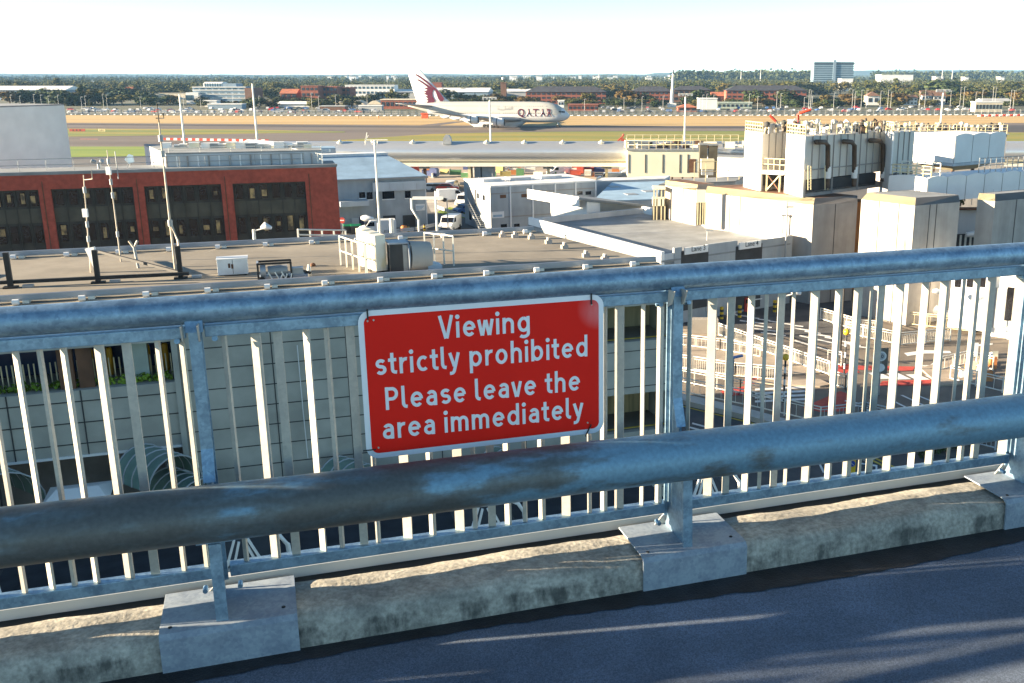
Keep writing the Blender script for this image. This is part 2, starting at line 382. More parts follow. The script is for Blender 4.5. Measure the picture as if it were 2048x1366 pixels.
for s_, k in BARS:
    seen = math.degrees(math.atan2(CAM_D - RD, CAM_S - s_)) + 18.7      # direction from the bar to the path where people stand
    th = R(TH[k] + (seen + 90) * 0.12 + rb.uniform(-3, 3)) - DECK_AZ      # how far the loosely held bar has twisted
    bb = MB().rbox((s_, RD + rb.uniform(-0.003, 0.003), 0.262), 0.015 if k == 'T' else (0.037 if k == 'W' else 0.030), 0.012 if k == 'T' else 0.006, 0.873, th + math.pi / 2)
    o = bb.build('baluster', m_galv_bar, rail)
for s_ in POSTS:
    pm = MB()
    web = [(0.035, 0.136), (0.050, 0.435), (0.125, 0.47), (0.128, 0.63), (0.172, 0.74), (0.180, 1.165), (0.236, 1.165), (0.236, 0.20), (0.262, 0.136)]
    pm.extr(web, 0, s_ - 0.006, s_ + 0.006)
    fr = web[:6]
    for (y0, z0), (y1, z1) in zip(fr[:-1], fr[1:]):
        if (y0, z0) == (0.050, 0.435) or (y1, z1) == (0.128, 0.63) : continue
        d = Vector((y1 - y0, z1 - z0)).normalized(); nn = Vector((-d.y, d.x)) * 0.009
        pm.extr([(y0, z0), (y1, z1), (y1 + nn.x, z1 + nn.y), (y0 + nn.x, z0 + nn.y)], 0, s_ - 0.020, s_ + 0.020)
    pm.box(s_ - 0.020, s_ + 0.020, 0.2365, 0.245, 0.20, 1.165)
    po = pm.build('post', m_galv, rail)
    # saddle under the handrail with two small gussets that catch the sun
    sm_ = MB().extr([(0.165, 1.160), (0.280, 1.160), (0.262, 1.196), (0.182, 1.196)], 0, s_ - 0.028, s_ + 0.028)
    sm_.build('saddle', m_galv, po)
    for dx, k_ in ((-0.040, 1.0), (0.012, 0.8)):
        MB().extr([(0.118, 1.192), (0.180, 1.188), (0.186, 1.118), (0.150, 1.135)], 0, s_ + dx, s_ + dx + 0.005).build('gusset', m_galv_bar, po)
    sm_ = MB().extr([(0.050, 0.436), (0.128, 0.436), (0.128, 0.448), (0.05, 0.448)], 0, s_ - 0.06, s_ + 0.06); sm_.build('pipe_bracket', m_galv, po)
    gs = MB().add([(s_ - 0.006, 0.262, 0.142), (s_ - 0.06, 0.262, 0.142), (s_ - 0.006, 0.262, 0.20), (s_ - 0.006, 0.268, 0.142), (s_ - 0.06, 0.268, 0.142), (s_ - 0.006, 0.268, 0.20)],
                  [(0, 1, 2), (5, 4, 3), (0, 3, 4, 1), (1, 4, 5, 2), (2, 5, 3, 0)]); gs.build('gusset', m_galv_bar, po)
    # folded steel cover over the kerb at the foot of the post
    x0, x1 = s_ - 0.205 , s_ + 0.25
    cv = MB().extr([(-0.012, 0.0), (-0.010, 0.128), (0.004, 0.146), (0.03, 0.150), (0.292, 0.150), (0.292, 0.144), (0.02, 0.143), (0.0, 0.128), (-0.003, 0.0)], 0, x0, x1)
    co = cv.build('base_cover', m_plate, rail, 0.0015)
    for bx, by in ((x0 + 0.035, 0.035), (x1 - 0.045, 0.055)):
        MB().lathe((bx, by, 0.150), [(0.007, 0), (0.007, 0.003), (0.003, 0.005)], 10).build('screw', m_dark, co)

# the sign
sgn = empty('prohibition_sign', DO, DECK_AZ, 'red rectangular warning sign with white writing cable-tied to the balusters', 'sign')
m_red = mat('sign_red', (0.80, 0.018, 0.010), 0.5, var=0.06, scale=2, spec=0.15)
nt, b, L = nodes_of(m_red)
# a sun-bleached, scratched corner
tc = nt.nodes.new('ShaderNodeTexCoord'); vm = nt.nodes.new('ShaderNodeVectorMath'); vm.operation = 'DISTANCE'; vm.inputs[1].default_value = (-0.125, 0.185, 1.13)
L(tc.outputs['Object'], vm.inputs[0])
d0 = nt.nodes.new('ShaderNodeMapRange'); d0.inputs['From Min'].default_value = 0.0; d0.inputs['From Max'].default_value = 0.085; d0.inputs['To Min'].default_value = 0.62; d0.inputs['To Max'].default_value = 0.0
L(vm.outputs['Value'], d0.inputs['Value'])
nz = nt.nodes.new('ShaderNodeTexNoise'); nz.inputs['Scale'].default_value = 22; nz.inputs['Detail'].default_value = 6; mpp = nt.nodes.new('ShaderNodeMapping'); mpp.inputs['Scale'].default_value = (1, 1, 0.4); L(tc.outputs['Object'], mpp.inputs[0]); L(mpp.outputs[0], nz.inputs['Vector'])
mm = nt.nodes.new('ShaderNodeMath'); mm.operation = 'MULTIPLY'; L(d0.outputs[0], mm.inputs[0]); L(nz.outputs['Fac'], mm.inputs[1])
mxx = nt.nodes.new('ShaderNodeMix'); mxx.data_type = 'RGBA'; src = b.inputs['Base Color'].links[0].from_socket
L(mm.outputs[0], mxx.inputs['Factor']); L(src, mxx.inputs['A']); mxx.inputs['B'].default_value = (0.8, 0.6, 0.6, 1); L(mxx.outputs['Result'], b.inputs['Base Color'])
m_signw = mat('sign_white', (0.80, 0.82, 0.84), 0.45, var=0.05, scale=3)
SX0, SX1, SZ0, SZ1, SY = -1.024, -0.100, 0.624, 1.187, 0.190
def rrect(x0, x1, z0, z1, r, k=6):
    o = []
    for cx, cz, a0 in ((x1 - r, z1 - r, 0), (x0 + r, z1 - r, 90), (x0 + r, z0 + r, 180), (x1 - r, z0 + r, 270)):
        for i in range(k + 1):
            a = R(a0 + 90 * i / k); o.append((cx + r * math.cos(a), cz + r * math.sin(a)))
    return o
MB().extr(rrect(SX0, SX1, SZ0, SZ1, 0.045), 1, SY, SY + 0.003).build('border', m_signw, sgn)
MB().extr(rrect(SX0 + 0.020, SX1 - 0.020, SZ0 + 0.020, SZ1 - 0.020, 0.027), 1, SY - 0.0009, SY - 0.0002).build('panel', m_red, sgn)
for zz_ in (0.75, 1.06): MB().box(SX0 + 0.05, SX1 - 0.05, SY + 0.004, SY + 0.012, zz_, zz_ + 0.04).build('stiffener', m_galv, sgn)
# road-sign alphabet drawn as centre lines of one stroke width; capital height 1, small letters 0.70
SW = 0.144; HS = SW / 2
def arc(cx, cy, rx, ry, a0, a1, n=18): return [(cx + rx * math.cos(R(a0 + (a1 - a0) * i / n)), cy + ry * math.sin(R(a0 + (a1 - a0) * i / n))) for i in range(n + 1)]
OV = arc(.29, .35, .2075, .2675, 90, 450, 30)
GLY = {
 'o': ([OV], .58), 'e': ([[(.09, .36), (.49, .36)] , arc(.29, .35, .2075, .2675, 2, 318, 28)], .57), 'c': ([arc(.29, .35, .2075, .2675, 48, 312, 24)], .51),
 'a': ([[(.43, 0), (.43, .45)] + arc(.265, .45, .165, .1675, 0, 152)[1:], [(.43, .395)] + arc(.25, .238, .1675, .157, 90, 270) + [(.31, .085), (.43, .16)]], .515),
 'i': ([[(HS, 0), (HS, .70)]], SW), 'l': ([[(HS, 1.0), (HS, .21)] + arc(.2, .21, .1175, .1275, 180, 268)[1:] + [(.25, HS)]], .26),
 't': ([[(.175, .92), (.175, .21)] + arc(.295, .21, .12, .1275, 180, 268)[1:] + [(.37, HS)], [(.0, .6175), (.36, .6175)]], .38),
 'r': ([[(HS, 0), (HS, .70)], arc(.30, .40, .2175, .2175, 180, 78)], .35),
 'n': ([[(HS, 0), (HS, .70)], arc(.265, .42, .1825, .1975, 180, 0) + [(.4475, 0)]], .53), 'h': ([[(HS, 0), (HS, 1.0)], arc(.265, .42, .1825, .1975, 180, 0) + [(.4475, 0)]], .53),
 'm': ([[(HS, 0), (HS, .70)], arc(.245, .44, .1625, .1775, 180, 0) + [(.4075, 0)], arc(.57, .44, .1625, .1775, 180, 0) + [(.7325, 0)]], .815),
 'b': ([[(HS, 0), (HS, 1.0)], OV], .58), 'd': ([[(.4975, 0), (.4975, 1.0)], OV], .58), 'p': ([[(HS, -.28), (HS, .70)], OV], .58),
 'g': ([[(.4975, .70), (.4975, -.04)] + arc(.29, -.04, .2075, .1575, 0, -140)[1:], OV], .58),
 'y': ([[(.075, .70), (.265, .10)], [(.465, .70), (.255, -.10)] + arc(.115, -.06, .145, .1425, -18, -92)[1:] + [(.05, -.2)]], .54),
 'v': ([[(.075, .70), (.245, .0)], [(.455, .70), (.285, .0)]], .53), 'w': ([[(.07, .70), (.205, .0)], [(.365, .67), (.225, .0)], [(.385, .67), (.525, .0)], [(.68, .70), (.545, .0)]], .75),
 's': ([arc(.235, .490, .155, .1275, 28, 270) [:-1] + arc(.235, .2225, .165, .14, 90, -150)], .47),
 'V': ([[(.08, 1.0), (.325, .0)], [(.61, 1.0), (.365, .0)]], .69), 'P': ([[(HS, 0), (HS, 1.0)], [(HS, .9175), (.30, .9175)] + arc(.30, .695, .20, .2225, 90, -90)[1:] + [(HS, .4725)]], .57)}
def ribbon(pts, w):
    n = len(pts); L_, R_ = [], []
    for i, p in enumerate(pts):
        d0 = Vector(pts[i]) - Vector(pts[i - 1]) if i else Vector(pts[1]) - Vector(pts[0]); d1 = Vector(pts[i + 1]) - Vector(pts[i]) if i < n - 1 else d0
        d0.normalize(); d1.normalize(); t = d0 + d1
        t = t.normalized() if t.length > 1e-4 else d0
        nn = Vector((-t.y, t.x)); k = min(1.22, 1 / max(.3, nn.dot(Vector((-d0.y, d0.x)))))
        L_.append(Vector(p) + nn * (w / 2) * k); R_.append(Vector(p) - nn * (w / 2) * k)
    return L_, R_
def sign_line(txt, x0, x1, zb, cap=0.0875):
    tight = {'v': .05, 'w': .05, 'y': .05, 'V': .05, 'r': .03, 't': .04, 'c': .02, 'e': .02, 's': .02, 'l': .02}
    x = 0.0; put = []; prev = None
    for ch in txt:
        if ch == ' ': x += .43; prev = None; continue
        if prev: x += .150 - tight.get(prev, 0) - (tight.get(ch, 0) if ch in 'vwytV' else 0)
        put.append((ch, x)); x += GLY[ch][1]; prev = ch
    k = (x1 - x0) / x; mb = MB(); fr = 0
    for ch, gx in put:
        for si, st in enumerate(GLY[ch][0]):
            L_, R_ = ribbon(st, SW); y = SY - 0.0016 - 0.00015 * si
            f = lambda q: (x0 + (gx + q.x) * k, y, zb + q.y * cap)
            mb.add([f(q) for q in L_] + [f(q) for q in R_], [(i, i + 1, len(L_) + i + 1, len(L_) + i) for i in range(len(L_) - 1)])
        if ch == 'i': mb.add([(x0 + (gx + q[0]) * k, SY - 0.0016, zb + q[1] * cap) for q in arc(HS, .90, .098, .098, 0, 345, 23)], [tuple(range(24))])
    return mb
def zs(px, py):   # pixel -> (along, height) on the sign's face
    r = ray(px, py); e1 = Vector((math.cos(DECK_AZ), math.sin(DECK_AZ), 0)); e2 = Vector((-math.sin(DECK_AZ), math.cos(DECK_AZ), 0))
    t = (SY - (Vector((0, 0, CZ)) - DO).dot(e2)) / r.dot(e2); p = Vector((0, 0, CZ)) + r * t - DO
    return p.dot(e1), p.z
for txt, a, c in (('Viewing', (877, 678), (1060, 664)), ('strictly prohibited', (752, 751), (1175, 716)), ('Please leave the', (772, 820), (1160, 782)), ('area immediately', (766, 879), (1167, 843))):
    p, q = zs(*a), zs(*c)
    sign_line(txt, p[0], q[0], p[1] - 0.0).build('lettering', m_signw, sgn)
for px, py, z0, z1 in ((735, 632, -0.012, 0.035), (1182, 600, -0.016, 0.030)):
    q = zs(px, py); MB().box(q[0] - 0.0028, q[0] + 0.0028, SY - 0.006, SY - 0.002, q[1] + z0, q[1] + z1 + 0.01).build('cable_tie', m_dark, sgn)
for (ax, ay), (bx, by) in (((726, 901), (752, 898)), ((1170, 872), (1182, 848))):
    p, q = zs(ax, ay), zs(bx, by); MB().bar((p[0], SY - 0.004, p[1]), (q[0], SY - 0.004, q[1]), 0.006, 0.003).build('cable_tie', m_dark, sgn)
for px, py in ((735, 642), (747, 640), (1183, 609), (757, 895), (1175, 845)):
    q = zs(px, py); MB().tube([(q[0], SY - 0.004, q[1]), (q[0], SY, q[1])], 0.0035, 8).build('rivet', m_galv_bar, sgn)
# ================================================================== airfield ground, far land, trees, far buildings
def strip(name, m, pts, z, kind='structure', lab=None):
    """flat sheet whose outline is given by pixels lying on the plane z"""
    P = [Pz(x, y, z) for x, y in pts]
    A = sum(P[i].x * P[(i+1) % len(P)].y - P[(i+1) % len(P)].x * P[i].y for i in range(len(P)))
    if A < 0: P.reverse()
    o = MB().add(P, [tuple(range(len(P)))]).build(name, m); tag(o, kind=kind); return o
m_land = mat('far_land', (0.05, 0.058, 0.02), 0.95, col2=(0.10, 0.088, 0.04), scale=0.02)
m_apron = mat('apron_asphalt', (0.085, 0.078, 0.072), 0.85, col2=(0.15, 0.135, 0.12), scale=0.05, detail=8)
m_rwy = mat('runway_asphalt', (0.105, 0.078, 0.062), 0.85, col2=(0.16, 0.122, 0.095), scale=0.05, stretch=(0.12, 1.2, 1))
m_rubber = mat('runway_rubber', (0.035, 0.027, 0.025), 0.85, col2=(0.06, 0.047, 0.042), scale=0.05, stretch=(0.15, 1.5, 1))
m_gold = mat('dry_grass', (0.32, 0.195, 0.058), 0.95, col2=(0.57, 0.375, 0.14), scale=0.06, stretch=(0.08, 1.6, 1), detail=12, nr=0.65, lo=0.3, hi=0.7)
m_grass = mat('short_grass', (0.115, 0.150, 0.006), 0.95, col2=(0.32, 0.22, 0.018), scale=0.06, stretch=(0.12, 1.3, 1), detail=9, lo=0.40, hi=0.66)
m_green = mat('fresh_grass', (0.115, 0.190, 0.004), 0.95, col2=(0.19, 0.24, 0.010), scale=0.08, stretch=(0.2, 1.2, 1), detail=9)
m_concrete = mat('pale_concrete', (0.36, 0.32, 0.27), 0.9, var=0.15, scale=0.3)

gm = MB(); GN = 12000
gm.quad((-GN, -400, -0.02), (GN, -400, -0.02), (GN, GN, -0.02), (-GN, GN, -0.02))
tag(gm.build('ground', m_land), kind='structure')
def sheet(name, m, x0, x1, y0, y1, z): return tag(MB().quad((x0, y0, z), (x1, y0, z), (x1, y1, z), (x0, y1, z)).build(name, m), kind='structure')
sheet('apron', m_apron, -420, 420, 30, 345, 0.0)
strip('taxiway', m_rwy, [(-500, 296), (2500, 296), (2500, 240), (1500, 240), (800, 240), (-500, 240)], 0.02)
strip('dry_field', m_gold, [(-500, 246), (150, 245.5), (850, 250.5), (1500, 252), (1900, 250), (2010, 246), (2500, 243), (2500, 229), (2040, 230.5), (1500, 231.5), (800, 232.5), (150, 230.5), (-500, 229)], 0.05)
strip('runway_tracks', m_rubber, [(-500, 250), (150, 249.5), (850, 255.5), (1500, 256.5), (2010, 256.5), (2500, 262), (2500, 250), (2000, 250.5), (1500, 253), (850, 252.5), (150, 247.5), (-500, 247.8)], 0.06)
strip('runway_tracks', m_rubber, [(1600, 260), (2500, 267), (2500, 251), (1900, 252)], 0.075)
strip('grass_island', m_grass, [(-500, 274.5), (150, 273), (300, 271), (500, 267), (690, 264.8), (690, 263), (500, 259), (150, 257), (-500, 256)], 0.06)
strip('grass_verge', m_grass, [(560, 288), (2600, 290), (2600, 266), (1900, 264.5), (1500, 262), (1200, 262.5), (1000, 264.5), (860, 268), (760, 275), (640, 283)], 0.06)
strip('grass_plot', m_green, [(-500, 316), (150, 314), (345, 311), (345, 293), (150, 293), (-500, 294)], 0.06)
m_mark = mat('white_road_paint', (0.72, 0.70, 0.66), 0.7, var=0.1, scale=3)
mk = MB()
for px in range(300, 2000, 60):
    a, c = Pz(px, 256, 0), Pz(px + 22, 256, 0)
m_yellow_mark = mat('yellow_road_paint', (0.62, 0.42, 0.05), 0.7, var=0.15, scale=3)
# red airfield marker line on the taxiway
strip('taxi_marking', mat('faded_red_paint', (0.42, 0.16, 0.12), 0.8), [(160, 278.6), (196, 278.8), (196, 277.6), (160, 277.4)], 0.06)
strip('service_road', m_rwy, [(830, 251.5), (905, 243.2), (935, 242.6), (870, 251.8)], 0.075)

# ---- foliage
def leafmat(name, c1, c2, c3):
    m = bpy.data.materials.new(name); m.use_nodes = True; nt, b, L = nodes_of(m)
    oi = nt.nodes.new('ShaderNodeObjectInfo'); cr = nt.nodes.new('ShaderNodeValToRGB')
    cr.color_ramp.elements[0].color = (*c1, 1); cr.color_ramp.elements[1].color = (*c3, 1)
    e = cr.color_ramp.elements.new(0.55); e.color = (*c2, 1)
    L(oi.outputs['Random'], cr.inputs[0])
    n = nt.nodes.new('ShaderNodeTexNoise'); n.inputs['Scale'].default_value = 0.6; tc = nt.nodes.new('ShaderNodeTexCoord'); L(tc.outputs['Object'], n.inputs['Vector'])
    mx = nt.nodes.new('ShaderNodeMix'); mx.data_type = 'RGBA'; mx.blend_type = 'MULTIPLY'; mx.inputs['Factor'].default_value = 0.7
    c2_ = nt.nodes.new('ShaderNodeValToRGB'); c2_.color_ramp.elements[0].color = (0.45, 0.5, 0.4, 1); c2_.color_ramp.elements[1].color = (1.3, 1.25, 1.0, 1); c2_.color_ramp.elements[0].position = 0.35; c2_.color_ramp.elements[1].position = 0.65
    L(n.outputs['Fac'], c2_.inputs[0]); L(cr.outputs[0], mx.inputs['A']); L(c2_.outputs[0], mx.inputs['B']); L(mx.outputs['Result'], b.inputs['Base Color'])
    b.inputs['Roughness'].default_value = 0.8; b.inputs['Specular IOR Level'].default_value = 0.2
    return m
m_leaf = leafmat('tree_foliage', (0.056, 0.064, 0.017), (0.088, 0.086, 0.022), (0.13, 0.098, 0.028))
m_leafd = leafmat('dark_foliage', (0.035, 0.055, 0.022), (0.055, 0.075, 0.03), (0.09, 0.085, 0.035))
m_leafa = leafmat('autumn_foliage', (0.10, 0.068, 0.022), (0.13, 0.080, 0.026), (0.11, 0.10, 0.028))
m_bark = mat('bark', (0.09, 0.065, 0.045), 0.9, var=0.3, scale=4)
def leaf_blob(mb, c, rx, ry, rz, n, sz, rn):
    """n small leaf-cluster faces spread through an egg-shaped volume"""
    for _ in range(n):
        while True:
            p = Vector((rn.uniform(-1, 1), rn.uniform(-1, 1), rn.uniform(-1, 1)))
            if 0.12 < p.length < 1: break
        p = p * (0.55 + 0.45 * rn.random()) if p.length < 0.6 else p
        q = Vector((c[0] + p.x * rx, c[1] + p.y * ry, c[2] + p.z * rz))
        nrm = (Vector((p.x, p.y, p.z + 0.25)).normalized() + Vector((rn.uniform(-.6, .6), rn.uniform(-.6, .6), rn.uniform(-.6, .6)))).normalized()
        e1 = nrm.cross(Vector((rn.uniform(-1, 1), rn.uniform(-1, 1), rn.uniform(-1, 1)))).normalized(); e2 = nrm.cross(e1)
        s = sz * rn.uniform(0.6, 1.3)
        mb.add([q + e1 * s, q + e2 * s * 0.8, q - e1 * s * 0.9, q - e2 * s], [(0, 1, 2, 3)])
def tree_proto(name, seed, kind):
    """unit tree: 1 m tall, later scaled"""
    rn = random.Random(seed); cr = MB(); tr = MB()
    tr.tube([(0, 0, 0), (0.01, 0, 0.18), (0.0, 0.01, 0.40), (0.01, 0.01, 0.75)], [0.028, 0.022, 0.017, 0.006], 7)
    for k in range(6):
        a = k * 1.05 + rn.uniform(-.3, .3); h = 0.24 + 0.07 * k
        tr.tube([(0, 0, h), (0.13 * math.cos(a), 0.13 * math.sin(a), h + 0.10), (0.24 * math.cos(a), 0.24 * math.sin(a), h + 0.22)], [0.012, 0.008, 0.003], 5)
    if kind == 'round':
        leaf_blob(cr, (0, 0, 0.60), 0.26, 0.26, 0.30, 170, 0.050, rn)
        for k in range(9):
            a = rn.uniform(0, 6.28); h = rn.uniform(0.36, 0.80); rr = 0.24 * math.sin(math.pi * (h - 0.1) / 0.95) + 0.05
            leaf_blob(cr, (rr * math.cos(a), rr * math.sin(a), h), 0.17, 0.17, 0.14, 60, 0.042, rn)
    elif kind == 'tall':
        for k in range(11):
            a = rn.uniform(0, 6.28); h = 0.22 + 0.07 * k; rr = 0.10 * (1.1 - h)
            leaf_blob(cr, (rr * math.cos(a), rr * math.sin(a), h), 0.17 * (1.15 - h * 0.85), 0.17 * (1.15 - h * .85), 0.10, 60, 0.036, rn)
    elif kind == 'cone':
        for k in range(12):
            h = 0.10 + 0.07 * k
            leaf_blob(cr, (rn.uniform(-.02, .02), rn.uniform(-.02, .02), h), 0.26 * (1.02 - h) + .03, 0.26 * (1.02 - h) + .03, 0.06, 50, 0.032, rn)
    else:
        for k in range(12):
            a = rn.uniform(0, 6.28); h = rn.uniform(0.25, 0.72); rr = rn.uniform(0.1, 0.36)
            leaf_blob(cr, (rr * math.cos(a), rr * math.sin(a), h), 0.20, 0.20, 0.18, 55, 0.045, rn)
    root = empty(name, (0, 0, -500))
    tr.build('trunk', m_bark, root)
    return root, cr
PROTO = {}
for nm, sd_, kd, ml in (('broad_tree', 1, 'broad', m_leaf), ('round_tree', 2, 'round', m_leaf), ('dark_tree', 3, 'broad', m_leafd), ('dark_round_tree', 4, 'round', m_leafd),
                        ('autumn_tree', 5, 'round', m_leafa), ('tall_tree', 6, 'tall', m_leaf), ('conifer', 7, 'cone', m_leafd), ('spreading_tree', 8, 'broad', m_leaf)):
    r_, c_ = tree_proto(nm, sd_, kd); c_.build('crown', ml, r_); PROTO[nm] = r_
USED = {}
TREE_LAB = {'broad_tree': 'broad mid green tree', 'round_tree': 'rounded green tree', 'dark_tree': 'dark broad tree', 'dark_round_tree': 'dark rounded tree', 'autumn_tree': 'yellow brown autumn tree', 'tall_tree': 'tall slender green tree', 'conifer': 'small dark conifer', 'spreading_tree': 'low spreading green tree'}
def tree(kind, px, py_base, py_top, where, wide=1.0, group='trees beyond the airfield fence', rz=None):
    p = Pz(px, py_base, 0); ang = ray(px, py_top); h = CZ + ang.z / ang.y * p.y
    h = max(h * 1.2, 3.0); wide *= 1.75
    rt = PROTO[kind] if kind not in USED else dup(PROTO[kind])
    USED[kind] = 1
    rt.location = (p.x, p.y, -0.11 * h); rt.rotation_euler = (0, 0, rz if rz is not None else random.uniform(0, 6.28)); rt.scale = (h * wide, h * wide, h)
    tag(rt, TREE_LAB[kind] + ' ' + where, 'tree', group); return rt
rt_ = random.Random(21)
K_L = ['dark_round_tree', 'dark_tree', 'autumn_tree', 'dark_round_tree', 'dark_tree', 'broad_tree']
for px, top, wd, k in ((-30, 183, 1.2, 'dark_tree'), (20, 180, 1.2, 'autumn_tree'), (45, 177, 1.1, 'dark_round_tree'), (75, 176, 1.3, 'dark_tree'), (90, 174, 1.2, 'dark_round_tree'), (118, 177, 1.2, 'dark_tree'),
                       (132, 178, 1.0, 'dark_round_tree'), (150, 178, 1.2, 'dark_tree'), (165, 172, .9, 'tall_tree'), (178, 172, 1.0, 'broad_tree'), (190, 180, 1.2, 'dark_round_tree'), (206, 182, 1.1, 'dark_tree'), (245, 187, 1.2, 'autumn_tree'), (285, 186, 1.3, 'dark_round_tree'), (300, 188, 1.2, 'dark_tree'), (336, 185, 1.2, 'dark_tree'), (347, 190, 1.0, 'autumn_tree')):
    tree(k, px, 210 + rt_.uniform(-2, 2), top, 'in the dark row left of the glass office block', wd, 'dark trees beside the long white roof')
for px, top, k in ((134, 194, 'conifer'), (152, 200, 'conifer'), (181, 198, 'conifer'), (209, 199, 'conifer')):
    tree(k, px, 212, top, 'in front of the dark tree row by the fence', 1.0, 'small conifers by the car park')
for px, top, wd, k in ((405, 188, 1, 'broad_tree'), (447, 200, 1.2, 'autumn_tree'), (470, 201, 1.2, 'autumn_tree'), (492, 200, 1.2, 'autumn_tree'), (560, 192, 1.2, 'dark_round_tree'), (590, 192, 1.1, 'broad_tree'), (615, 190, 1.1, 'dark_tree'), (677, 186, 1.3, 'dark_round_tree'), (700, 187, 1.4, 'dark_tree'),
                       (728, 186, 1.2, 'broad_tree'), (748, 186, 1.1, 'round_tree'), (785, 180, .9, 'tall_tree'), (795, 182, 1.2, 'round_tree'), (893, 176, 1.5, 'dark_round_tree'), (925, 186, 1.3, 'dark_tree'), (945, 184, 1.3, 'broad_tree'), (968, 188, 1.2, 'dark_round_tree'), (985, 186, 1.2, 'autumn_tree'), (1020, 190, 1.1, 'round_tree')):
    tree(k, px, 208, top, 'among the brick buildings behind the aircraft', wd, 'trees behind the aircraft')
for px, top, wd, k in ((1045, 191, 1.2, 'autumn_tree'), (1068, 192, 1.2, 'broad_tree'), (1125, 190, 1.3, 'autumn_tree'), (1150, 194, 1.3, 'dark_tree'), (1180, 184, 1.0, 'round_tree'), (1160, 203, 1.3, 'dark_round_tree'), (1215, 196, 1.4, 'round_tree'), (1235, 192, 1.4, 'broad_tree'), (1258, 178, 1.1, 'autumn_tree'), (1262, 196, 1.4, 'dark_tree'), (1290, 184, 1.1, 'dark_round_tree'), (1310, 200, 1.3, 'broad_tree'), (1332, 196, 1.2, 'dark_tree'),
                       (1372, 190, 1.1, 'dark_tree'), (1385, 192, 1.0, 'conifer'), (1396, 198, .9, 'conifer'), (1403, 177, 1.1, 'dark_round_tree'), (1418, 206, .9, 'conifer'), (1467, 196, .8, 'conifer'), (1490, 197, .8, 'conifer'), (1510, 177, 1.0, 'dark_round_tree'), (1545, 202, .8, 'conifer'), (1568, 176, 1.0, 'dark_round_tree'), (1575, 176, 1.1, 'dark_tree'), (1600, 190, 1.2, 'dark_round_tree'),
                       (1640, 192, 1.3, 'dark_tree'), (1655, 188, 1, 'autumn_tree'), (1668, 192, 1.2, 'dark_tree'), (1690, 186, 1.0, 'autumn_tree')):
    tree(k, px, 209, top, 'between the red brick terraces and the fence', wd, 'trees around the brick terraces')
for i in range(34):
    px = 1705 + i * 11.5 + rt_.uniform(-4, 4); top = rt_.uniform(176, 196)
    if 1735 < px < 1760: top = 198
    tree(rt_.choice(['dark_tree', 'dark_round_tree', 'autumn_tree', 'broad_tree', 'broad_tree', 'round_tree']), px, 207 + rt_.uniform(-2, 3), top, 'in the wooded strip on the far right behind the fence', rt_.uniform(1.0, 1.4), 'trees of the right-hand wooded strip')
tree('dark_tree', 1890, 196, 149, 'taller than its neighbours behind the rightmost mast', 1.3, 'trees of the right-hand wooded strip')
for i in range(78):
    px = -60 + i * 28 + rt_.uniform(-10, 10)
    if 730 < px < 960 or 380 < px < 500: continue
    tree(rt_.choice(['broad_tree', 'round_tree', 'spreading_tree', 'dark_tree', 'tall_tree']), px, rt_.uniform(186, 192), rt_.uniform(158, 168), 'in the second row beyond the buildings', rt_.uniform(1.0, 1.5), 'trees of the second row')

for i in range(100):
    px = rt_.choice([rt_.uniform(340, 760), rt_.uniform(880, 1010), rt_.uniform(1040, 1340), rt_.uniform(1370, 1720), rt_.uniform(1720, 2090)])
    tree(rt_.choice(['dark_tree', 'dark_round_tree', 'round_tree', 'spreading_tree', 'autumn_tree', 'dark_tree']), px, rt_.uniform(209, 216), rt_.uniform(193, 203), 'low among the others between the fence and the far buildings', rt_.uniform(1.1, 1.6), 'low trees between the fence and the buildings')
for i in range(95):
    px = -60 + i * 23 + rt_.uniform(-11, 11)
    if 380 < px < 500 or 1610 < px < 1720: continue
    tree(rt_.choice(['broad_tree', 'dark_tree', 'spreading_tree', 'dark_tree', 'dark_round_tree', 'round_tree']), px, rt_.uniform(193, 199), rt_.uniform(168, 178), 'in the belt just behind the far buildings', rt_.uniform(1.0, 1.4), 'trees of the belt behind the far buildings')
# far-off wood: nobody could count these crowns
def far_wood(name, m, d0, d1, x0, x1, n, h0, h1, seed, lab, dens=1.0):
    rn = random.Random(seed); mb = MB()
    for i in range(n):
        d = d0 + (d1 - d0) * rn.random() ** 0.8; px = rn.uniform(x0, x1); x = (px - CX) / FPX * d * 1.03
        h = rn.uniform(h0, h1); w = h * rn.uniform(0.55, 1.0); g0 = 0.0
        nl = 90 if d < 2000 else (36 if d < 4300 else 16)
        for j in range(4):
            a = rn.uniform(0, 6.28); r_ = w * 0.34
            leaf_blob(mb, (x + r_ * math.cos(a), d + r_ * math.sin(a), h * rn.uniform(0.42, 0.72)), w * .36, w * .36, h * .30, nl // 4, h * (0.055 if d < 2000 else 0.11), rn)
        mb.bar((x, d, 0), (x, d, h * .5), w * .06)
    return tag(mb.build(name, m), lab, 'wood', kind='stuff')
def woodmat(name, c1, c2):
    m = mat(name, c1, 0.9, col2=c2, scale=0.02, spec=0.1, detail=3); return m
m_w1 = woodmat('wood_near', (0.050, 0.058, 0.020), (0.088, 0.087, 0.032)); m_w2 = woodmat('wood_mid', (0.044, 0.056, 0.022), (0.072, 0.080, 0.032))
far_wood('woodland', m_w1, 1050, 1900, -150, 2250, 1900, 9, 17, 1, 'mixed woodland behind the first rows of trees')
far_wood('distant_woodland', m_w2, 1900, 4200, -200, 2300, 3800, 10, 19, 2, 'hazy woodland stretching towards the horizon')
far_wood('horizon_woodland', m_w2, 4200, 8000, -200, 2300, 4200, 14, 26, 3, 'blue woodland along the horizon')
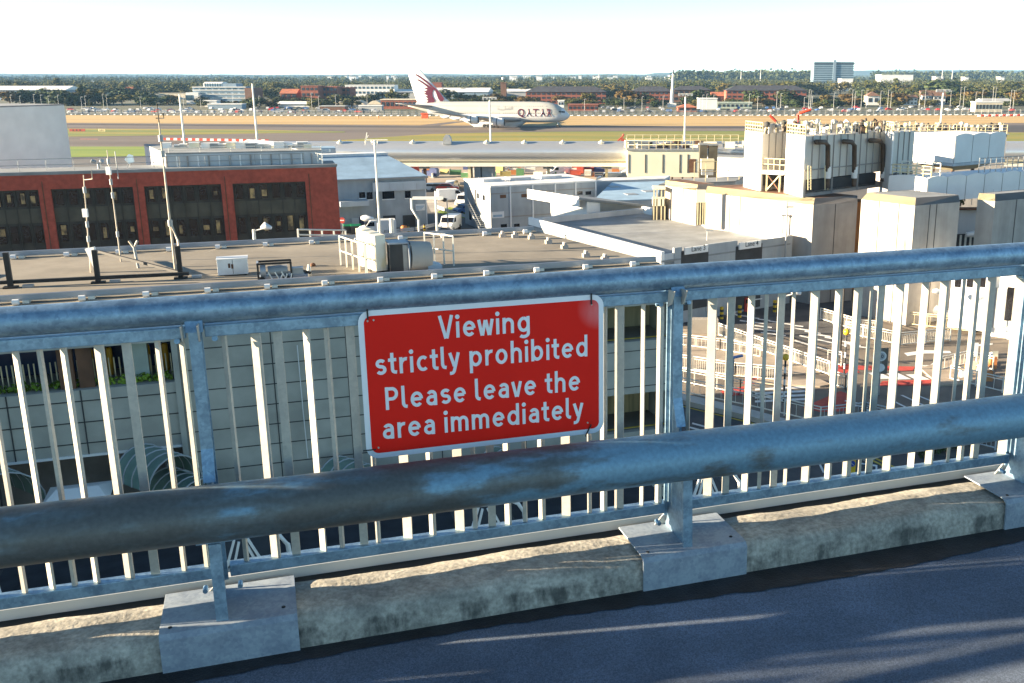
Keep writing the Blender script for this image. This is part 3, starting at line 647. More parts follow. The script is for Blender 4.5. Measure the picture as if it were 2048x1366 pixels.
# low hills on the horizon
hm = MB(); rn = random.Random(9); prof = []
def ridge(px):
    y = 149.0
    if px < 330: y = 146.8 + 0.004 * max(0, px)
    elif px < 640: y = 149
    elif px < 1300: y = 148.6 + 0.5 * math.sin(px * 0.02)
    elif px < 1620: y = 146
    elif px < 1700: y = 143.5
    else: y = 141.5 - 2.0 * min(1, (px - 1700) / 300)
    return y + 0.5 * math.sin(px * 0.013) + 0.3 * math.sin(px * 0.05)
for i in range(0, 160):
    px = -400 + i * 18; d = 8600; prof.append((Pd(px, 155, d).x, d, Pd(px, ridge(px), d).z + rn.uniform(-1.2, 1.2)))
for i in range(len(prof) - 1):
    a, c = prof[i], prof[i + 1]
    hm.quad((a[0], a[1] - 700, -1), (c[0], c[1] - 700, -1), (c[0], c[1], c[2]), (a[0], a[1], a[2]))
    hm.quad((a[0], a[1], a[2]), (c[0], c[1], c[2]), (c[0], c[1] + 1500, -1), (a[0], a[1] + 1500, -1))
tag(hm.build('hills', m_w2), kind='structure')
far_wood('hillside_wood', m_w2, 2300, 3000, 1340, 1610, 420, 26, 37, 5, 'blue green wood rising on the skyline left of the tall hotel block')
far_wood('hillside_wood', m_w2, 2600, 3400, 1715, 2300, 600, 26, 37, 6, 'blue green wood on the skyline right of the tall hotel block')

# ---- far buildings
m_fbrick = mat('far_brick', (0.27, 0.085, 0.05), 0.9, var=0.15, scale=0.3)
m_fbrown = mat('far_brown_brick', (0.16, 0.085, 0.055), 0.9, var=0.15, scale=0.3)
m_slate = mat('slate_roof', (0.045, 0.045, 0.055), 0.8, var=0.2, scale=0.3)
m_fwhite = mat('far_white', (0.72, 0.70, 0.66), 0.7, var=0.08, scale=0.2)
m_fgrey = mat('far_grey', (0.36, 0.36, 0.35), 0.8, var=0.1, scale=0.2)
m_fglass = mat('far_glass', (0.05, 0.09, 0.12), 0.15, var=0.3, scale=0.3)
m_fwin = mat('far_window', (0.03, 0.035, 0.045), 0.2, var=0.3, scale=0.5)
m_tile = mat('red_tile', (0.36, 0.12, 0.06), 0.9, var=0.2, scale=0.5)
m_fcream = mat('far_cream', (0.62, 0.54, 0.40), 0.8, var=0.1, scale=0.3)
m_blueg = mat('far_blue_grey', (0.20, 0.27, 0.33), 0.6, var=0.1, scale=0.05)
def fb(name, label, cat, px0, px1, pyb, pyt, wall, depth=14, roof='flat', roofm=None, win=0, winm=None, group=None, d=None, bays=0, eave=None, az=0.0):
    """far building: base line pixel pyb gives its distance, pyt its top"""
    p0 = Pz(px0, pyb, 0) if d is None else Pd(px0, pyb, d); d = p0.y
    p1 = Pd(px1, pyb, d); t = ray(px0, pyt); top = CZ + t.z / t.y * d; w = (p1.x - p0.x)
    ev = top if eave is None else CZ + ray(px0, eave).z / ray(px0, eave).y * d
    if roof != 'flat' and eave is None: ev = top * 0.68
    rt = empty(name, (p0.x, d, 0), R(az), label, cat, group)
    MB().box(0, w, 0, depth, -0.3, ev).build('wall', wall, rt)
    if roof == 'flat': MB().box(-0.3, w + 0.3, -0.3, depth + .3, ev, ev + 0.5).build('roof', roofm or wall, rt)
    elif roof == 'gable':
        MB().extr([(-0.8, ev), (depth + .8, ev), (depth / 2, top)], 0, -0.6, w + 0.6).build('roof', roofm or m_slate, rt)
    elif roof == 'hip':
        q = min(depth / 2, w / 2 - .1)
        MB().add([(-.8, -.8, ev), (w + .8, -.8, ev), (w + .8, depth + .8, ev), (-.8, depth + .8, ev), (q, depth / 2, top), (w - q, depth / 2, top)], [(3, 2, 1, 0), (0, 1, 5, 4), (1, 2, 5), (2, 3, 4, 5), (3, 0, 4)]).build('roof', roofm or m_slate, rt)
    elif roof == 'arch':
        MB().extr([(w * i / 10, ev + (top - ev) * math.sin(math.pi * i / 10)) for i in range(11)], 1, -0.5, depth).build('roof', roofm or m_fwhite, rt)
    nb = bays or max(1, int(w / 6))
    for k in range(win):
        z0 = ev * (k + 0.32) / win; z1 = ev * (k + 0.78) / win
        for j in range(nb):
            x0 = w * (j + 0.2) / nb; x1 = w * (j + 0.8) / nb
            MB().box(x0, x1, -0.12, 0.05, z0, z1).build('window', winm or m_fwin, rt)
    return rt
# tall hotel block on the skyline
hb = fb('hotel_tower', 'tall wide blue grey hotel block rising above the trees on the skyline', 'hotel', 1626, 1705, 168, 125, m_blueg, 20, d=1500)
hw = 59.0
for k in range(11): MB().box(1.0, hw - 1, -0.25, 0.05, 8 + k * 3.0, 9.3 + k * 3.0).build('window_band', m_fglass, hb)
MB().box(0, hw, -0.4, 0.0, 36.0, 37.6).build('parapet_band', m_fwin, hb)
MB().box(28, 32, -1.2, 0, 5, 42).build('lift_core', m_blueg, hb)
fb('white_annexe', 'low white building at the foot of the tall hotel block', 'building', 1682, 1706, 168, 158, m_fwhite, 20, d=1420)
# glass office left of the aircraft
go = fb('glass_office', 'stepped glass and white office block with a round-topped plant room', 'office building', 388, 492, 208, 175, m_blueg, 22, win=4, winm=m_fglass, bays=8)
dgo = go.location.y
def gx(px): return Pd(px, 190, dgo).x - go.location.x
def gz(py): return CZ + ray(440, py).z / ray(440, py).y * dgo
for py in (205, 197, 189, 181, 175): MB().box(gx(386), gx(493), -0.5, -0.13, gz(py), gz(py) + 0.6).build('floor_band', m_fwhite, go)
MB().box(gx(375), gx(400), -3, 8, 0, gz(185)).build('wing', m_fwhite, go); MB().box(gx(374), gx(388), -3.2, -2.9, gz(200), gz(190)).build('window', m_fglass, go)
pr = MB().extr([(4, gz(175)), (18, gz(175)), (18, gz(168)), (14, gz(164)), (8, gz(164)), (4, gz(167))], 0, gx(404), gx(441)).build('plant_room', m_fwhite, go)
for k in range(7): MB().box(gx(407 + k * 5), gx(409.5 + k * 5), 3.8, 4.0, gz(174), gz(167)).build('louvre', m_fglass, go)
MB().box(gx(441), gx(470), 4, 18, gz(175), gz(167)).build('roof_block', m_blueg, go)
MB().box(gx(491), gx(508), -1, 20, 0, gz(176)).build('end_block', m_fbrown, go)
# brick offices and others
fb('brick_office', 'red brick office with a white top storey right of the glass office', 'office building', 604, 638, 206, 173, m_fbrick, 18, win=3, bays=4)
fb('brick_office', 'red brick office with blue glazed gable between the brick offices', 'office building', 640, 676, 205, 174, m_fbrick, 18, win=3, winm=m_fglass, bays=5)
fb('brick_house', 'orange brick house with a tiled roof in front of the brick offices', 'house', 562, 594, 206, 178, m_fbrick, 14, 'gable', m_tile, 2, bays=3)
fb('brick_block', 'dark red brick block with white roof line left of the long white shed', 'building', 676, 702, 204, 176, m_fbrick, 18, win=3, bays=3)
fb('white_terrace', 'white flat-roofed building with a long window row above the tents', 'building', 692, 790, 200, 171, m_fwhite, 16, win=3, winm=m_fglass, bays=12)
fb('grey_shed', 'pale grey shed with low roof left of the aircraft tail', 'shed', 752, 838, 200, 179, m_fgrey, 30, 'gable', m_fwhite, 0, eave=184)
fb('long_hangar', 'long pale saw-tooth roofed hangar behind the aircraft tail', 'hangar', 868, 976, 200, 176, m_blueg, 40, 'gable', m_fwhite, 0, eave=184)
fb('brick_chimney_block', 'small orange brick tower above the hangar roof', 'tower', 866, 884, 196, 166, m_fbrick, 10)
tw = fb('brick_tower', 'square brown brick tower with a white ball on top', 'tower', 1002, 1013, 207, 166, m_fbrown, 4.5)
MB().lathe((1.8, 2.0, 17.3), [(0.1, 0), (0.9, 0.5), (1.1, 1.2), (0.8, 1.9), (0.1, 2.2)], 10).build('radome', m_fwhite, tw)
fb('white_shed', 'low white shed right of the brown brick tower', 'shed', 1013, 1060, 198, 178, m_fgrey, 20, 'gable', m_fwhite, eave=183)
fb('brick_terrace', 'long red brick terrace with slate roof above the aircraft nose', 'terrace', 1052, 1212, 208, 173, m_fbrick, 16, 'hip', m_slate, 3, bays=16, eave=184)
fb('brick_terrace', 'red brick terrace with slate roof and white gable left of the white mast', 'terrace', 1262, 1346, 206, 173, m_fbrick, 16, 'hip', m_slate, 3, bays=9, eave=183)
fb('brick_terrace', 'long red brick terrace with slate roof right of the white mast', 'terrace', 1452, 1612, 206, 171, m_fbrick, 16, 'hip', m_slate, 3, bays=15, eave=181)
fb('brown_terrace', 'brown terrace with slate roof directly behind the white mast', 'terrace', 1346, 1420, 204, 172, m_fbrown, 14, 'hip', m_slate, 2, bays=7, eave=180)
fb('tiled_house', 'red tiled house between the two long slate-roofed terraces', 'house', 1424, 1452, 205, 184, m_fbrown, 12, 'gable', m_tile, 1, bays=3, eave=192)
fb('white_gable_house', 'white gable-fronted house with a slate roof among the right-hand trees', 'house', 1734, 1758, 210, 183, m_fwhite, 10, 'hip', m_fbrown, 1, bays=2, eave=192)
fb('white_row_house', 'white and brick row house behind the right-hand lamp posts', 'house', 1806, 1834, 210, 190, m_fwhite, 10, 'gable', m_fbrown, 2, bays=4, eave=196)
fb('white_row_house', 'white row house just left of the rightmost mast', 'house', 1843, 1862, 209, 181, m_fwhite, 10, 'gable', m_fbrown, 2, bays=3, eave=191)
fb('white_row_house', 'white row house just right of the rightmost mast', 'house', 1866, 1890, 209, 181, m_fwhite, 10, 'gable', m_fbrown, 2, bays=3, eave=192)
fb('white_box_store', 'plain bright white box store behind the fence right of the white mast', 'store', 1398, 1434, 219, 198, m_fwhite, 14)
fb('green_depot', 'long low pale green depot beside the white box store', 'depot', 1434, 1504, 217, 206, mat('pale_green', (0.42, 0.47, 0.38), 0.8), 12, win=1, bays=8)
fb('brick_kiosk', 'small brick kiosk with red tiled roof and white canopy by the white mast', 'kiosk', 1356, 1393, 224, 208, m_fbrick, 9, 'hip', m_tile, 1, bays=3, eave=215)
fb('long_white_roof', 'long low building with a bright curved white roof on the far left', 'hangar', -60, 132, 200, 172, m_blueg, 30, 'gable', m_fwhite, eave=180)
fb('brick_depot', 'long low brick depot below the aircraft tail', 'depot', 762, 842, 218, 200, m_fbrick, 14, 'flat', m_fcream, 1, bays=9)
fb('brick_wall_block', 'low red brick building under the aircraft nose', 'building', 1136, 1196, 222, 210, m_fbrick, 10, win=1, bays=7)
fb('white_cabin', 'white two storey control cabin behind the aircraft nose', 'cabin', 1116, 1128, 224, 202, m_fwhite, 5, win=2, bays=2)
fb('field_house', 'cream house with red roof in the field behind the left trees', 'house', 250, 263, 190, 174, m_fcream, 10, 'gable', m_tile, d=950, eave=180)
fb('pale_wall', 'long low pale wall of the field left of the glass office', 'wall', 214, 378, 200, 187, m_fcream, 2, d=930)
for i, (a, c, yb, yt) in enumerate(((556, 622, 214, 203), (624, 658, 213, 203), (660, 694, 213, 203))):
    fb('marquee', ['long white ridged marquee behind the car park', 'arched cream marquee next to the long white one', 'arched cream marquee nearest the dark low shed'][i], 'marquee', a, c, yb, yt, m_fwhite if i == 0 else m_fcream, 14, 'arch' if i else 'gable', m_fwhite if i == 0 else m_fcream, eave=208)
for i, (a, c) in enumerate(((693, 730), (735, 765))):
    fb('marquee', ['grey arched marquee left of the brick depot', 'grey arched marquee touching the brick depot'][i], 'marquee', a, c, 214, 201, m_fgrey, 14, 'arch', m_fcream, eave=209)
fb('low_shed', 'dark low shed in front of the arched marquees', 'shed', 640, 690, 221, 213, m_fbrown, 8, 'flat', m_fgrey)
fb('bus_shelter', 'pale grey flat shelter in front of the grey marquees', 'shelter', 718, 764, 221, 212, m_fgrey, 5, 'flat', m_fwhite)
fb('car_wash', 'long low white canopy building in the left car park', 'canopy', 416, 484, 218, 209, m_blueg, 8, 'flat', m_fwhite)
fb('site_hut', 'small white site hut in front of the glass office', 'hut', 406, 434, 214, 202, m_fwhite, 7, 'flat')
fb('canopy_shop', 'white canopy with brown base on the far right by the fence', 'canopy', 1950, 2004, 224, 205, m_fcream, 8, 'flat', m_fwhite, 1, bays=8)
fb('grey_roof_store', 'low grey roofed store behind the right-hand canopy', 'store', 1964, 2020, 213, 197, m_fcream, 12, 'gable', m_fgrey, eave=202)
fb('orange_box', 'bright orange marker shed under the aircraft tail', 'shed', 843, 856, 237, 228, mat('orange_paint', (0.62, 0.10, 0.03), 0.6), 2.0)
# white specks of a far town
rn = random.Random(4)
for i in range(46):
    px = rn.choice([rn.uniform(990, 1340), rn.uniform(990, 1340), rn.uniform(1750, 2040), rn.uniform(640, 800)])
    d = rn.uniform(2200, 4600); w = rn.uniform(4, 16); top = rn.uniform(150.5, 156)
    p = Pd(px, 158, d); z1 = CZ + ray(px, top).z / ray(px, top).y * d
    o = MB().box(0, w * d / 2000, 0, 25, 0, z1); rt = empty('town_block', (p.x, d, 0)); o.build('wall', m_fwhite, rt)
    MB().box(-1, w * d / 2000 + 1, -1, 26, z1, z1 + 1).build('roof', m_fgrey, rt)
    tag(rt, 'tiny pale block in the distant town above the tree line', 'building', 'pale blocks of the distant town')
for px0, px1, d, t in ((1762, 1826, 1900, 150),):
    fb('distribution_shed', 'long white distribution shed among the far trees on the right', 'warehouse', px0, px1, 160, t, m_fwhite, 40, d=d)
# chimney and masts on the skyline
for px, t, lab in ((1521, 140, 'thin dark chimney on the wooded skyline'), (1482, 143, 'white angled mast on the wooded skyline'), (1884, 137, 'tall thin mast on the right-hand skyline'), (1904, 140, 'grey chimney on the right-hand skyline'), (1198, 146, 'thin spire on the skyline above the brick terrace')):
    p = Pd(px, 158, 2300); z1 = CZ + ray(px, t).z / ray(px, t).y * 2300
    tag(MB().tube([(p.x, p.y, 0), (p.x, p.y, z1)], [1.6, 0.7], 8).build('chimney', m_fgrey), lab, 'chimney')
# white radar mast, the tallest near the fence
p = Pz(1343, 214, 0); z1 = CZ + ray(1345, 140).z / ray(1345, 140).y * p.y
rm = empty('radar_mast', (p.x, p.y, 0), 0, 'tall white tapering mast with a dark tip, tallest thing by the fence', 'mast')
MB().tube([(0, 0, 0), (0.3, 0, z1 * .45), (0.7, 0, z1 * .9)], [1.3, 0.9, 0.55], 12).build('shaft', m_fwhite, rm)
MB().tube([(0.7, 0, z1 * .9), (0.9, 0, z1)], [0.55, 0.4], 10).build('tip', m_slate, rm)
MB().rbox((0, 0, 0), 6, 5, 2.6).build('base', m_fwhite, rm)

# ---- perimeter fence and the parked cars behind it
m_fence = mat('fence_grey', (0.36, 0.36, 0.36), 0.6, var=0.2, scale=0.4)
fx = [(-60, 228.5), (150, 229.5), (800, 232), (1500, 231), (2040, 229.5), (2200, 229)]
pf = [Pz(x, y, 0) for x, y in fx]
fr = empty('perimeter_fence', pf[0], 0, 'long grey perimeter fence of closely set posts beyond the dry field', 'fence')
fm = MB(); fp = MB()
for a, c in zip(pf[:-1], pf[1:]):
    d = c - a; n = int(d.length / 0.75)
    for i in range(n):
        q = a + d * (i / n); fm.add([q + Vector((-0.09, 0, 0)), q + Vector((0.09, 0, 0)), q + Vector((0.09, 0.05, 2.6)), q + Vector((-0.09, 0.05, 2.6))], [(0, 1, 2, 3)])
        if i % 5 == 0:
            fp.bar(q + Vector((0, -.12, 0)), q + Vector((0, -.12, 2.9)), 0.16); fp.bar(q + Vector((0, -.15, 0.0)), q + Vector((1.6, -1.6, 0.35)), 0.5, 0.3)
    fm.bar(a + Vector((0, 0.1, 2.6)), c + Vector((0, 0.1, 2.6)), 0.12); fm.bar(a + Vector((0, 0.1, 1.3)), c + Vector((0, 0.1, 1.3)), 0.12)
fm.build('mesh_panel', m_fence, fr, local=False); fp.build('post_row', m_fence, fr, local=False)['kind'] = 'stuff'
CARC = {'white': (0.75, 0.75, 0.73), 'silver': (0.45, 0.46, 0.47), 'black': (0.03, 0.03, 0.035), 'blue': (0.08, 0.16, 0.35), 'red': (0.45, 0.04, 0.03), 'grey': (0.2, 0.21, 0.22)}
def car_body(col):
    key = 'car_' + col
    m = mat('paint_' + col, CARC[col], 0.3, var=0.04)
    mb = MB().extr([(-2.1, .3), (2.1, .3), (2.15, .65), (2.0, .82), (1.15, .92), (0.55, 1.42), (-1.0, 1.46), (-1.75, .98), (-2.1, .9)], 1, -.85, .85)
    mb.cur = 1
    mb.extr([(1.05, .95), (.5, 1.36), (-.95, 1.40), (-1.6, 1.0)], 1, -.87, .87)
    for wx in (-1.3, 1.3):
        for wy in (-.8, .8): mb.tube([(wx, wy - .1, .32), (wx, wy + .1, .32)], .32, 10)
    return mb, [m, m_fwin]
CARP = {}
for i in range(240):
    col = rt_.choice(['white', 'white', 'silver', 'silver', 'black', 'blue', 'grey', 'grey', 'red'])
    px = rt_.uniform(135, 760) if i < 120 else rt_.uniform(1190, 2040); d = rt_.choice([572, 580, 590, 602, 616, 630, 645])
    d += (px - 150) * 0.02
    if col not in CARP:
        mb, ms = car_body(col); CARP[col] = mb.build('parked_car', ms); o = CARP[col]
    else: o = CARP[col].copy(); COL.objects.link(o)
    p = Pd(px, 222, d); o.location = (p.x, d, 0); o.rotation_euler = (0, 0, R(90 + rt_.uniform(-8, 8)) if rt_.random() < .6 else R(rt_.uniform(-8, 8)))
    tag(o, col + ' car parked behind the grey perimeter fence', 'car', col + ' cars behind the perimeter fence')
# lamp posts of the perimeter road
m_pole = mat('lamp_pole_grey', (0.48, 0.48, 0.47), 0.5, var=0.1, scale=2)
lp0 = None
for i, (px, t) in enumerate([(24, 190), (42, 192), (70, 189), (84, 190), (99, 192), (118, 190), (164, 194), (172, 192), (208, 188), (215, 190), (282, 194), (368, 186), (402, 190), (467, 191), (519, 192), (624, 186), (638, 192), (672, 190), (735, 192), (905, 190), (967, 190), (1169, 198), (1248, 196), (1270, 197), (1284, 193), (1326, 192), (1405, 190), (1413, 188), (1427, 190), (1449, 190), (1498, 188), (1515, 193), (1553, 183), (1561, 187), (1608, 195), (1617, 180), (1621, 182), (1624, 192), (1667, 186), (1704, 180), (1709, 184), (1722, 180), (1732, 181), (1760, 182), (1775, 180), (1781, 184), (1838, 184), (1849, 178), (1900, 182), (1919, 175), (1926, 174), (1950, 184), (1963, 180), (1984, 174), (1989, 176), (2020, 180), (2026, 181)]):
    d = 640 + rt_.uniform(-30, 60); p = Pd(px, 215, d); h = CZ + ray(px, t).z / ray(px, t).y * d
    if lp0 is None or True:
        o = MB().tube([(0, 0, 0), (0, 0, h)], [0.11, 0.06], 6)
        o.box(-0.1, 1.2, -0.15, 0.15, h - 0.1, h + 0.1)
        o = o.build('perimeter_lamp', m_pole); o.location = (p.x, d, 0)
    tag(o, 'slim grey lamp post standing along the far perimeter road', 'lamp post', 'lamp posts along the perimeter road')
# ================================================================== frames on building fronts
class Fr:
    """frame of an upright plane: x along it, y behind it, z up; made from two pixels lying at height z"""
    def __init__(s, name, a, b, z=None, d=None, label=None, cat=None, group=None, az=None):
        p = Pz(a[0], a[1], z) if z is not None else Pd(a[0], a[1], d)
        q = Pz(b[0], b[1], z) if z is not None else Pd(b[0], b[1], d)
        s.az = math.atan2(q.y - p.y, q.x - p.x) if az is None else R(az)
        s.o = Vector((p.x, p.y, 0)); s.u = Vector((math.cos(s.az), math.sin(s.az), 0)); s.n = Vector((-math.sin(s.az), math.cos(s.az), 0))
        s.w = (q - p).dot(s.u); s.z = p.z
        if az is not None:      # meet pixel b on this plane
            s.w = s.at(b[0], b[1])[0]
        s.root = empty(name, s.o, s.az, label, cat, group) if name else None
    def at(s, px, py, y=0.0):
        r = ray(px, py); t = (y - (Vector((0, 0, CZ)) - s.o).dot(s.n)) / r.dot(s.n)
        p = Vector((0, 0, CZ)) + r * t; return (p - s.o).dot(s.u), p.z
    def top(s, px, py, z):
        p = Pz(px, py, z) - s.o; return p.dot(s.u), p.dot(s.n)

# ================================================================== the airliner
AZ_P = R(-7.5)
ng = Pz(1115.5, 255, 0)
air = empty('airliner', ng, AZ_P, 'white four-engined double-deck airliner with burgundy tail emblem taxiing on the runway', 'airliner')
air.scale = (0.95, 0.95, 0.965)
m_ac_grey = mat('aircraft_grey', (0.40, 0.395, 0.365), 0.35, var=0.03); m_ac_white = mat('aircraft_white', (0.62, 0.62, 0.62), 0.3, var=0.03)
m_burg = mat('burgundy', (0.085, 0.004, 0.020), 0.4, var=0.05); m_wing = mat('wing_grey', (0.40, 0.42, 0.44), 0.4, var=0.06); m_tyre = mat('tyre', (0.02, 0.02, 0.02), 0.8); m_metal = mat('bare_metal', (0.55, 0.55, 0.56), 0.3, metal=0.8)
NX0 = 5.4    # the nose is this far ahead of the nose gear
SEC = [(0, 4.9, 4.95, .05), (.35, 4.3, 5.5, .7), (1.0, 3.65, 6.25, 1.25), (2.2, 3.0, 7.3, 2.0), (3.4, 2.6, 8.3, 2.5), (5, 2.3, 9.3, 2.95), (7, 2.12, 10.05, 3.3), (9.5, 2.05, 10.5, 3.5), (13, 2.05, 10.75, 3.57), (20, 2.05, 10.78, 3.57), (28, 2.05, 10.78, 3.57), (36, 2.05, 10.78, 3.57), (45, 2.1, 10.75, 3.57), (50, 2.6, 10.72, 3.5), (56, 4.0, 10.6, 3.1), (62, 5.6, 10.3, 2.35), (67, 7.0, 9.8, 1.5), (70.5, 8.0, 9.3, .8), (72.5, 8.5, 8.9, .15)]
def fsec(d):
    for a, b in zip(SEC[:-1], SEC[1:]):
        if a[0] <= d <= b[0]:
            t = (d - a[0]) / (b[0] - a[0]); return [a[i] + (b[i] - a[i]) * t for i in range(4)]
    return SEC[-1]
fm = MB(); NR = 36; vs = []; fs = []; allv = []
for d, zb, zt, hw in SEC:
    zc, hh = (zb + zt) / 2, (zt - zb) / 2
    for k in range(NR):
        t = 2 * math.pi * k / NR; vs.append(Vector((NX0 - d, hw * math.cos(t), zc + hh * math.sin(t))))
for i in range(len(SEC) - 1):
    for k in range(NR):
        f = (i*NR + k, i*NR + (k+1) % NR, (i+1)*NR + (k+1) % NR, (i+1)*NR + k); zc = sum(vs[q].z for q in f) / 4
        fs.append((f, 0 if (zc > 5.4 and i > 3) else 1))
for which in (0, 1):
    fm.cur = which; sel = [f for f, w in fs if w == which]; fm.add(vs, sel, True)
fm.build('fuselage', [m_ac_grey, m_ac_white], air)
def hy(d, z):
    _, zb, zt, hw = fsec(d); zc, hh = (zb + zt) / 2, (zt - zb) / 2
    return hw * math.sqrt(max(0, 1 - ((z - zc) / hh) ** 2))
def lofted(stations, mirror, name, m, parent, vertical=False):
    """stations: (span, leading edge x, chord, height, thickness)"""
    mb = MB(); pr = [(0, 0), (.05, .35), (.2, .5), (.45, .45), (.75, .2), (1, 0.02), (.75, -.18), (.45, -.4), (.2, -.45), (.05, -.3)]
    vs = []
    for s_, le, ch, h, t in stations:
        for u, v in pr:
            if vertical: vs.append((NX0 - le - u * ch, v * t, s_))
            else: vs.append((NX0 - le - u * ch, s_ * mirror, h + v * t))
    n = len(pr); fs = []
    for i in range(len(stations) - 1):
        for k in range(n): fs.append((i*n + k, i*n + (k+1) % n, (i+1)*n + (k+1) % n, (i+1)*n + k))
    m_ = len(stations) - 1; fs.append(tuple(range(n))); fs.append(tuple(m_*n + k for k in range(n)))
    bm_ = mb.add(vs, fs, True); o = bm_.build(name, m, parent)
    b2 = bmesh.new(); b2.from_mesh(o.data); bmesh.ops.recalc_face_normals(b2, faces=b2.faces); b2.to_mesh(o.data); b2.free(); return o
WST = [(2.8, 20.5, 19.0, 3.3, 2.4), (13, 28.5, 12.0, 4.2, 1.3), (26, 38, 7.3, 5.6, .8), (39.5, 47.5, 3.7, 7.7, .35)]
for mr in (-1, 1):
    wg = lofted(WST, mr, 'wing', m_wing, air)
    MB().extr([(NX0 - 48.5, 7.0), (NX0 - 51.2, 7.0), (NX0 - 51.8, 8.7), (NX0 - 50.8, 8.7)], 1, 39.4 * mr - .08, 39.4 * mr + .08).build('wing_fence', m_wing, wg)
    for (yy, x0, zc, L_) in ((14.9, 25.6, 2.75, 1.0), (25.7, 34.0, 4.1, 0.95)):
        en = MB(); pr = [(1.45, 0), (1.62, -.15), (1.78, -1.0), (1.75, -2.6), (1.5, -4.6), (1.1, -5.4), (.7, -6.3), (.05, -7.2)]
        vs = []; fs = []; n = 20
        for r_, x_ in pr:
            for k in range(n):
                t = 2 * math.pi * k / n; vs.append((NX0 - x0 + x_ * L_, yy * mr + r_ * L_ * math.cos(t), zc + r_ * L_ * math.sin(t)))
        for i in range(len(pr) - 1):
            for k in range(n): fs.append((i*n + k, i*n + (k+1) % n, (i+1)*n + (k+1) % n, (i+1)*n + k))
        en.add(vs, fs, True); en.cur = 1
        en.tube([(NX0 - x0 - .5, yy * mr, zc), (NX0 - x0 - .45, yy * mr, zc)], 1.5 * L_, 20)
        en.cur = 2; en.tube([(NX0 - x0 + .02, yy * mr, zc), (NX0 - x0 - .02, yy * mr, zc)], [1.5 * L_, 1.56 * L_], 20, cap=False)
        eo = en.build('engine', [m_ac_white, m_tyre, m_metal], air)
        b2 = bmesh.new(); b2.from_mesh(eo.data); bmesh.ops.recalc_face_normals(b2, faces=b2.faces); b2.to_mesh(eo.data); b2.free()
        MB().tube([(NX0 - x0 - 2.9, yy * mr, zc), (NX0 - x0 - 3.15, yy * mr, zc)], 1.79 * L_, 20).build('reverser_band', m_tyre, eo)
        MB().extr([(NX0 - x0 - 1.2, zc + 1.5), (NX0 - x0 - 6.5, zc + .9), (NX0 - x0 - 8.0, zc + 2.1), (NX0 - x0 - 3.5, zc + 2.2)], 1, yy * mr - .25, yy * mr + .25).build('pylon', m_ac_white, eo)
    for yy in (8.5, 12.5, 19.5, 24, 30):
        for a, b in zip(WST[:-1], WST[1:]):
            if a[0] <= yy <= b[0]:
                t = (yy - a[0]) / (b[0] - a[0]); le = a[1] + (b[1] - a[1]) * t; ch = a[2] + (b[2] - a[2]) * t; h = a[3] + (b[3] - a[3]) * t
        x1 = NX0 - le - ch * 0.55; L_ = ch * .62 + 1
        MB().tube([(x1, yy * mr, h - .3), (x1 - L_ * .3, yy * mr, h - .9), (x1 - L_ * .7, yy * mr, h - 1.0), (x1 - L_, yy * mr, h - .5)], [.1, .5, .45, .08], 8).build('flap_fairing', m_ac_white, wg)
    lofted([(0.8, 59.5, 10.5, 8.6, 1.0), (15.2, 69.5, 3.6, 10.2, .3)], mr, 'tailplane', m_wing, air)
MB().tube([(NX0 - 19, 0, 2.9), (NX0 - 24, 0, 2.6), (NX0 - 36, 0, 2.55), (NX0 - 42, 0, 2.6), (NX0 - 47, 0, 3.2)], [.6, 3.3, 3.5, 3.0, .5], 20).build('belly_fairing', m_ac_white, air)
FIN = [(10.2, 52.5, 15.5, 0, 1.3), (12, 55.2, 13.6, 0, 1.2), (24.1, 66.2, 6.0, 0, .5)]
fin = lofted(FIN, 1, 'fin', m_ac_white, air, True)
aF = Fr(None, (1115.5, 255), (1116, 255), z=0, az=-7.5); aF.o = ng.copy()
def side(px, py, y): x, z = aF.at(px, py, y); return x, z
def z3(zx, zy): return 680 + zx / 5.8514, 130 + zy / 5.85
def fin_t(z): return 0.26 + (24.1 - z) / 14 * 0.42
def fin_decal(pts):
    P = []
    for q in pts:
        x, z = side(*z3(*q), -0.5); P.append((x, -fin_t(z) - 0.05, z))
    return P
lv = MB()
for k, poly in enumerate([
    [(793, 80), (835, 98), (900, 142), (960, 188), (1010, 228), (985, 236), (930, 190), (865, 140), (800, 98)],
    [(816, 140), (860, 162), (930, 205), (985, 240), (965, 262), (905, 212), (850, 175), (824, 160)],
    [(985, 236), (1012, 230), (1060, 268), (1100, 308), (1126, 345), (1153, 384), (1132, 414), (1106, 416), (1076, 380), (1058, 330), (1040, 285), (1012, 268)],
    [(1010, 232), (1020, 270), (1006, 310), (1010, 350), (1030, 388), (1040, 402), (1012, 448), (968, 457), (938, 440), (955, 402), (925, 396), (953, 382), (918, 352), (952, 347), (898, 322), (930, 308), (898, 296), (945, 276), (896, 250), (960, 246)],
    ]):
    lv.add([(x, y - .01 * k, z) for x, y, z in fin_decal(poly)], [tuple(range(len(poly)))])
lv.build('tail_emblem', m_burg, fin)
lv2 = MB(); P = [side(680 + x / 5.8514, 130 + y / 5.85, -2.2) for x, y in ((1098, 540), (1148, 565), (1120, 600))]
lv2.add([(x, -hy(NX0 - x, z) - .06, z) for x, z in P], [(0, 1, 2)]); lv2.build('belly_mark', m_burg, air)
def on_skin(name, vs, fs, m, off=0.05):
    V = []
    for x, z in vs: V.append((x, -hy(NX0 - x, z) - off, z))
    return MB().add(V, fs).build(name, m, air)
(xa, za), (xb, zb) = side(1031.5, 231.5, -3.4), side(1103.5, 231.0, -3.4)
_, zt_ = side(1035, 215.5, -3.4)
v, f = [], []
cur = 0; hh = zt_ - za
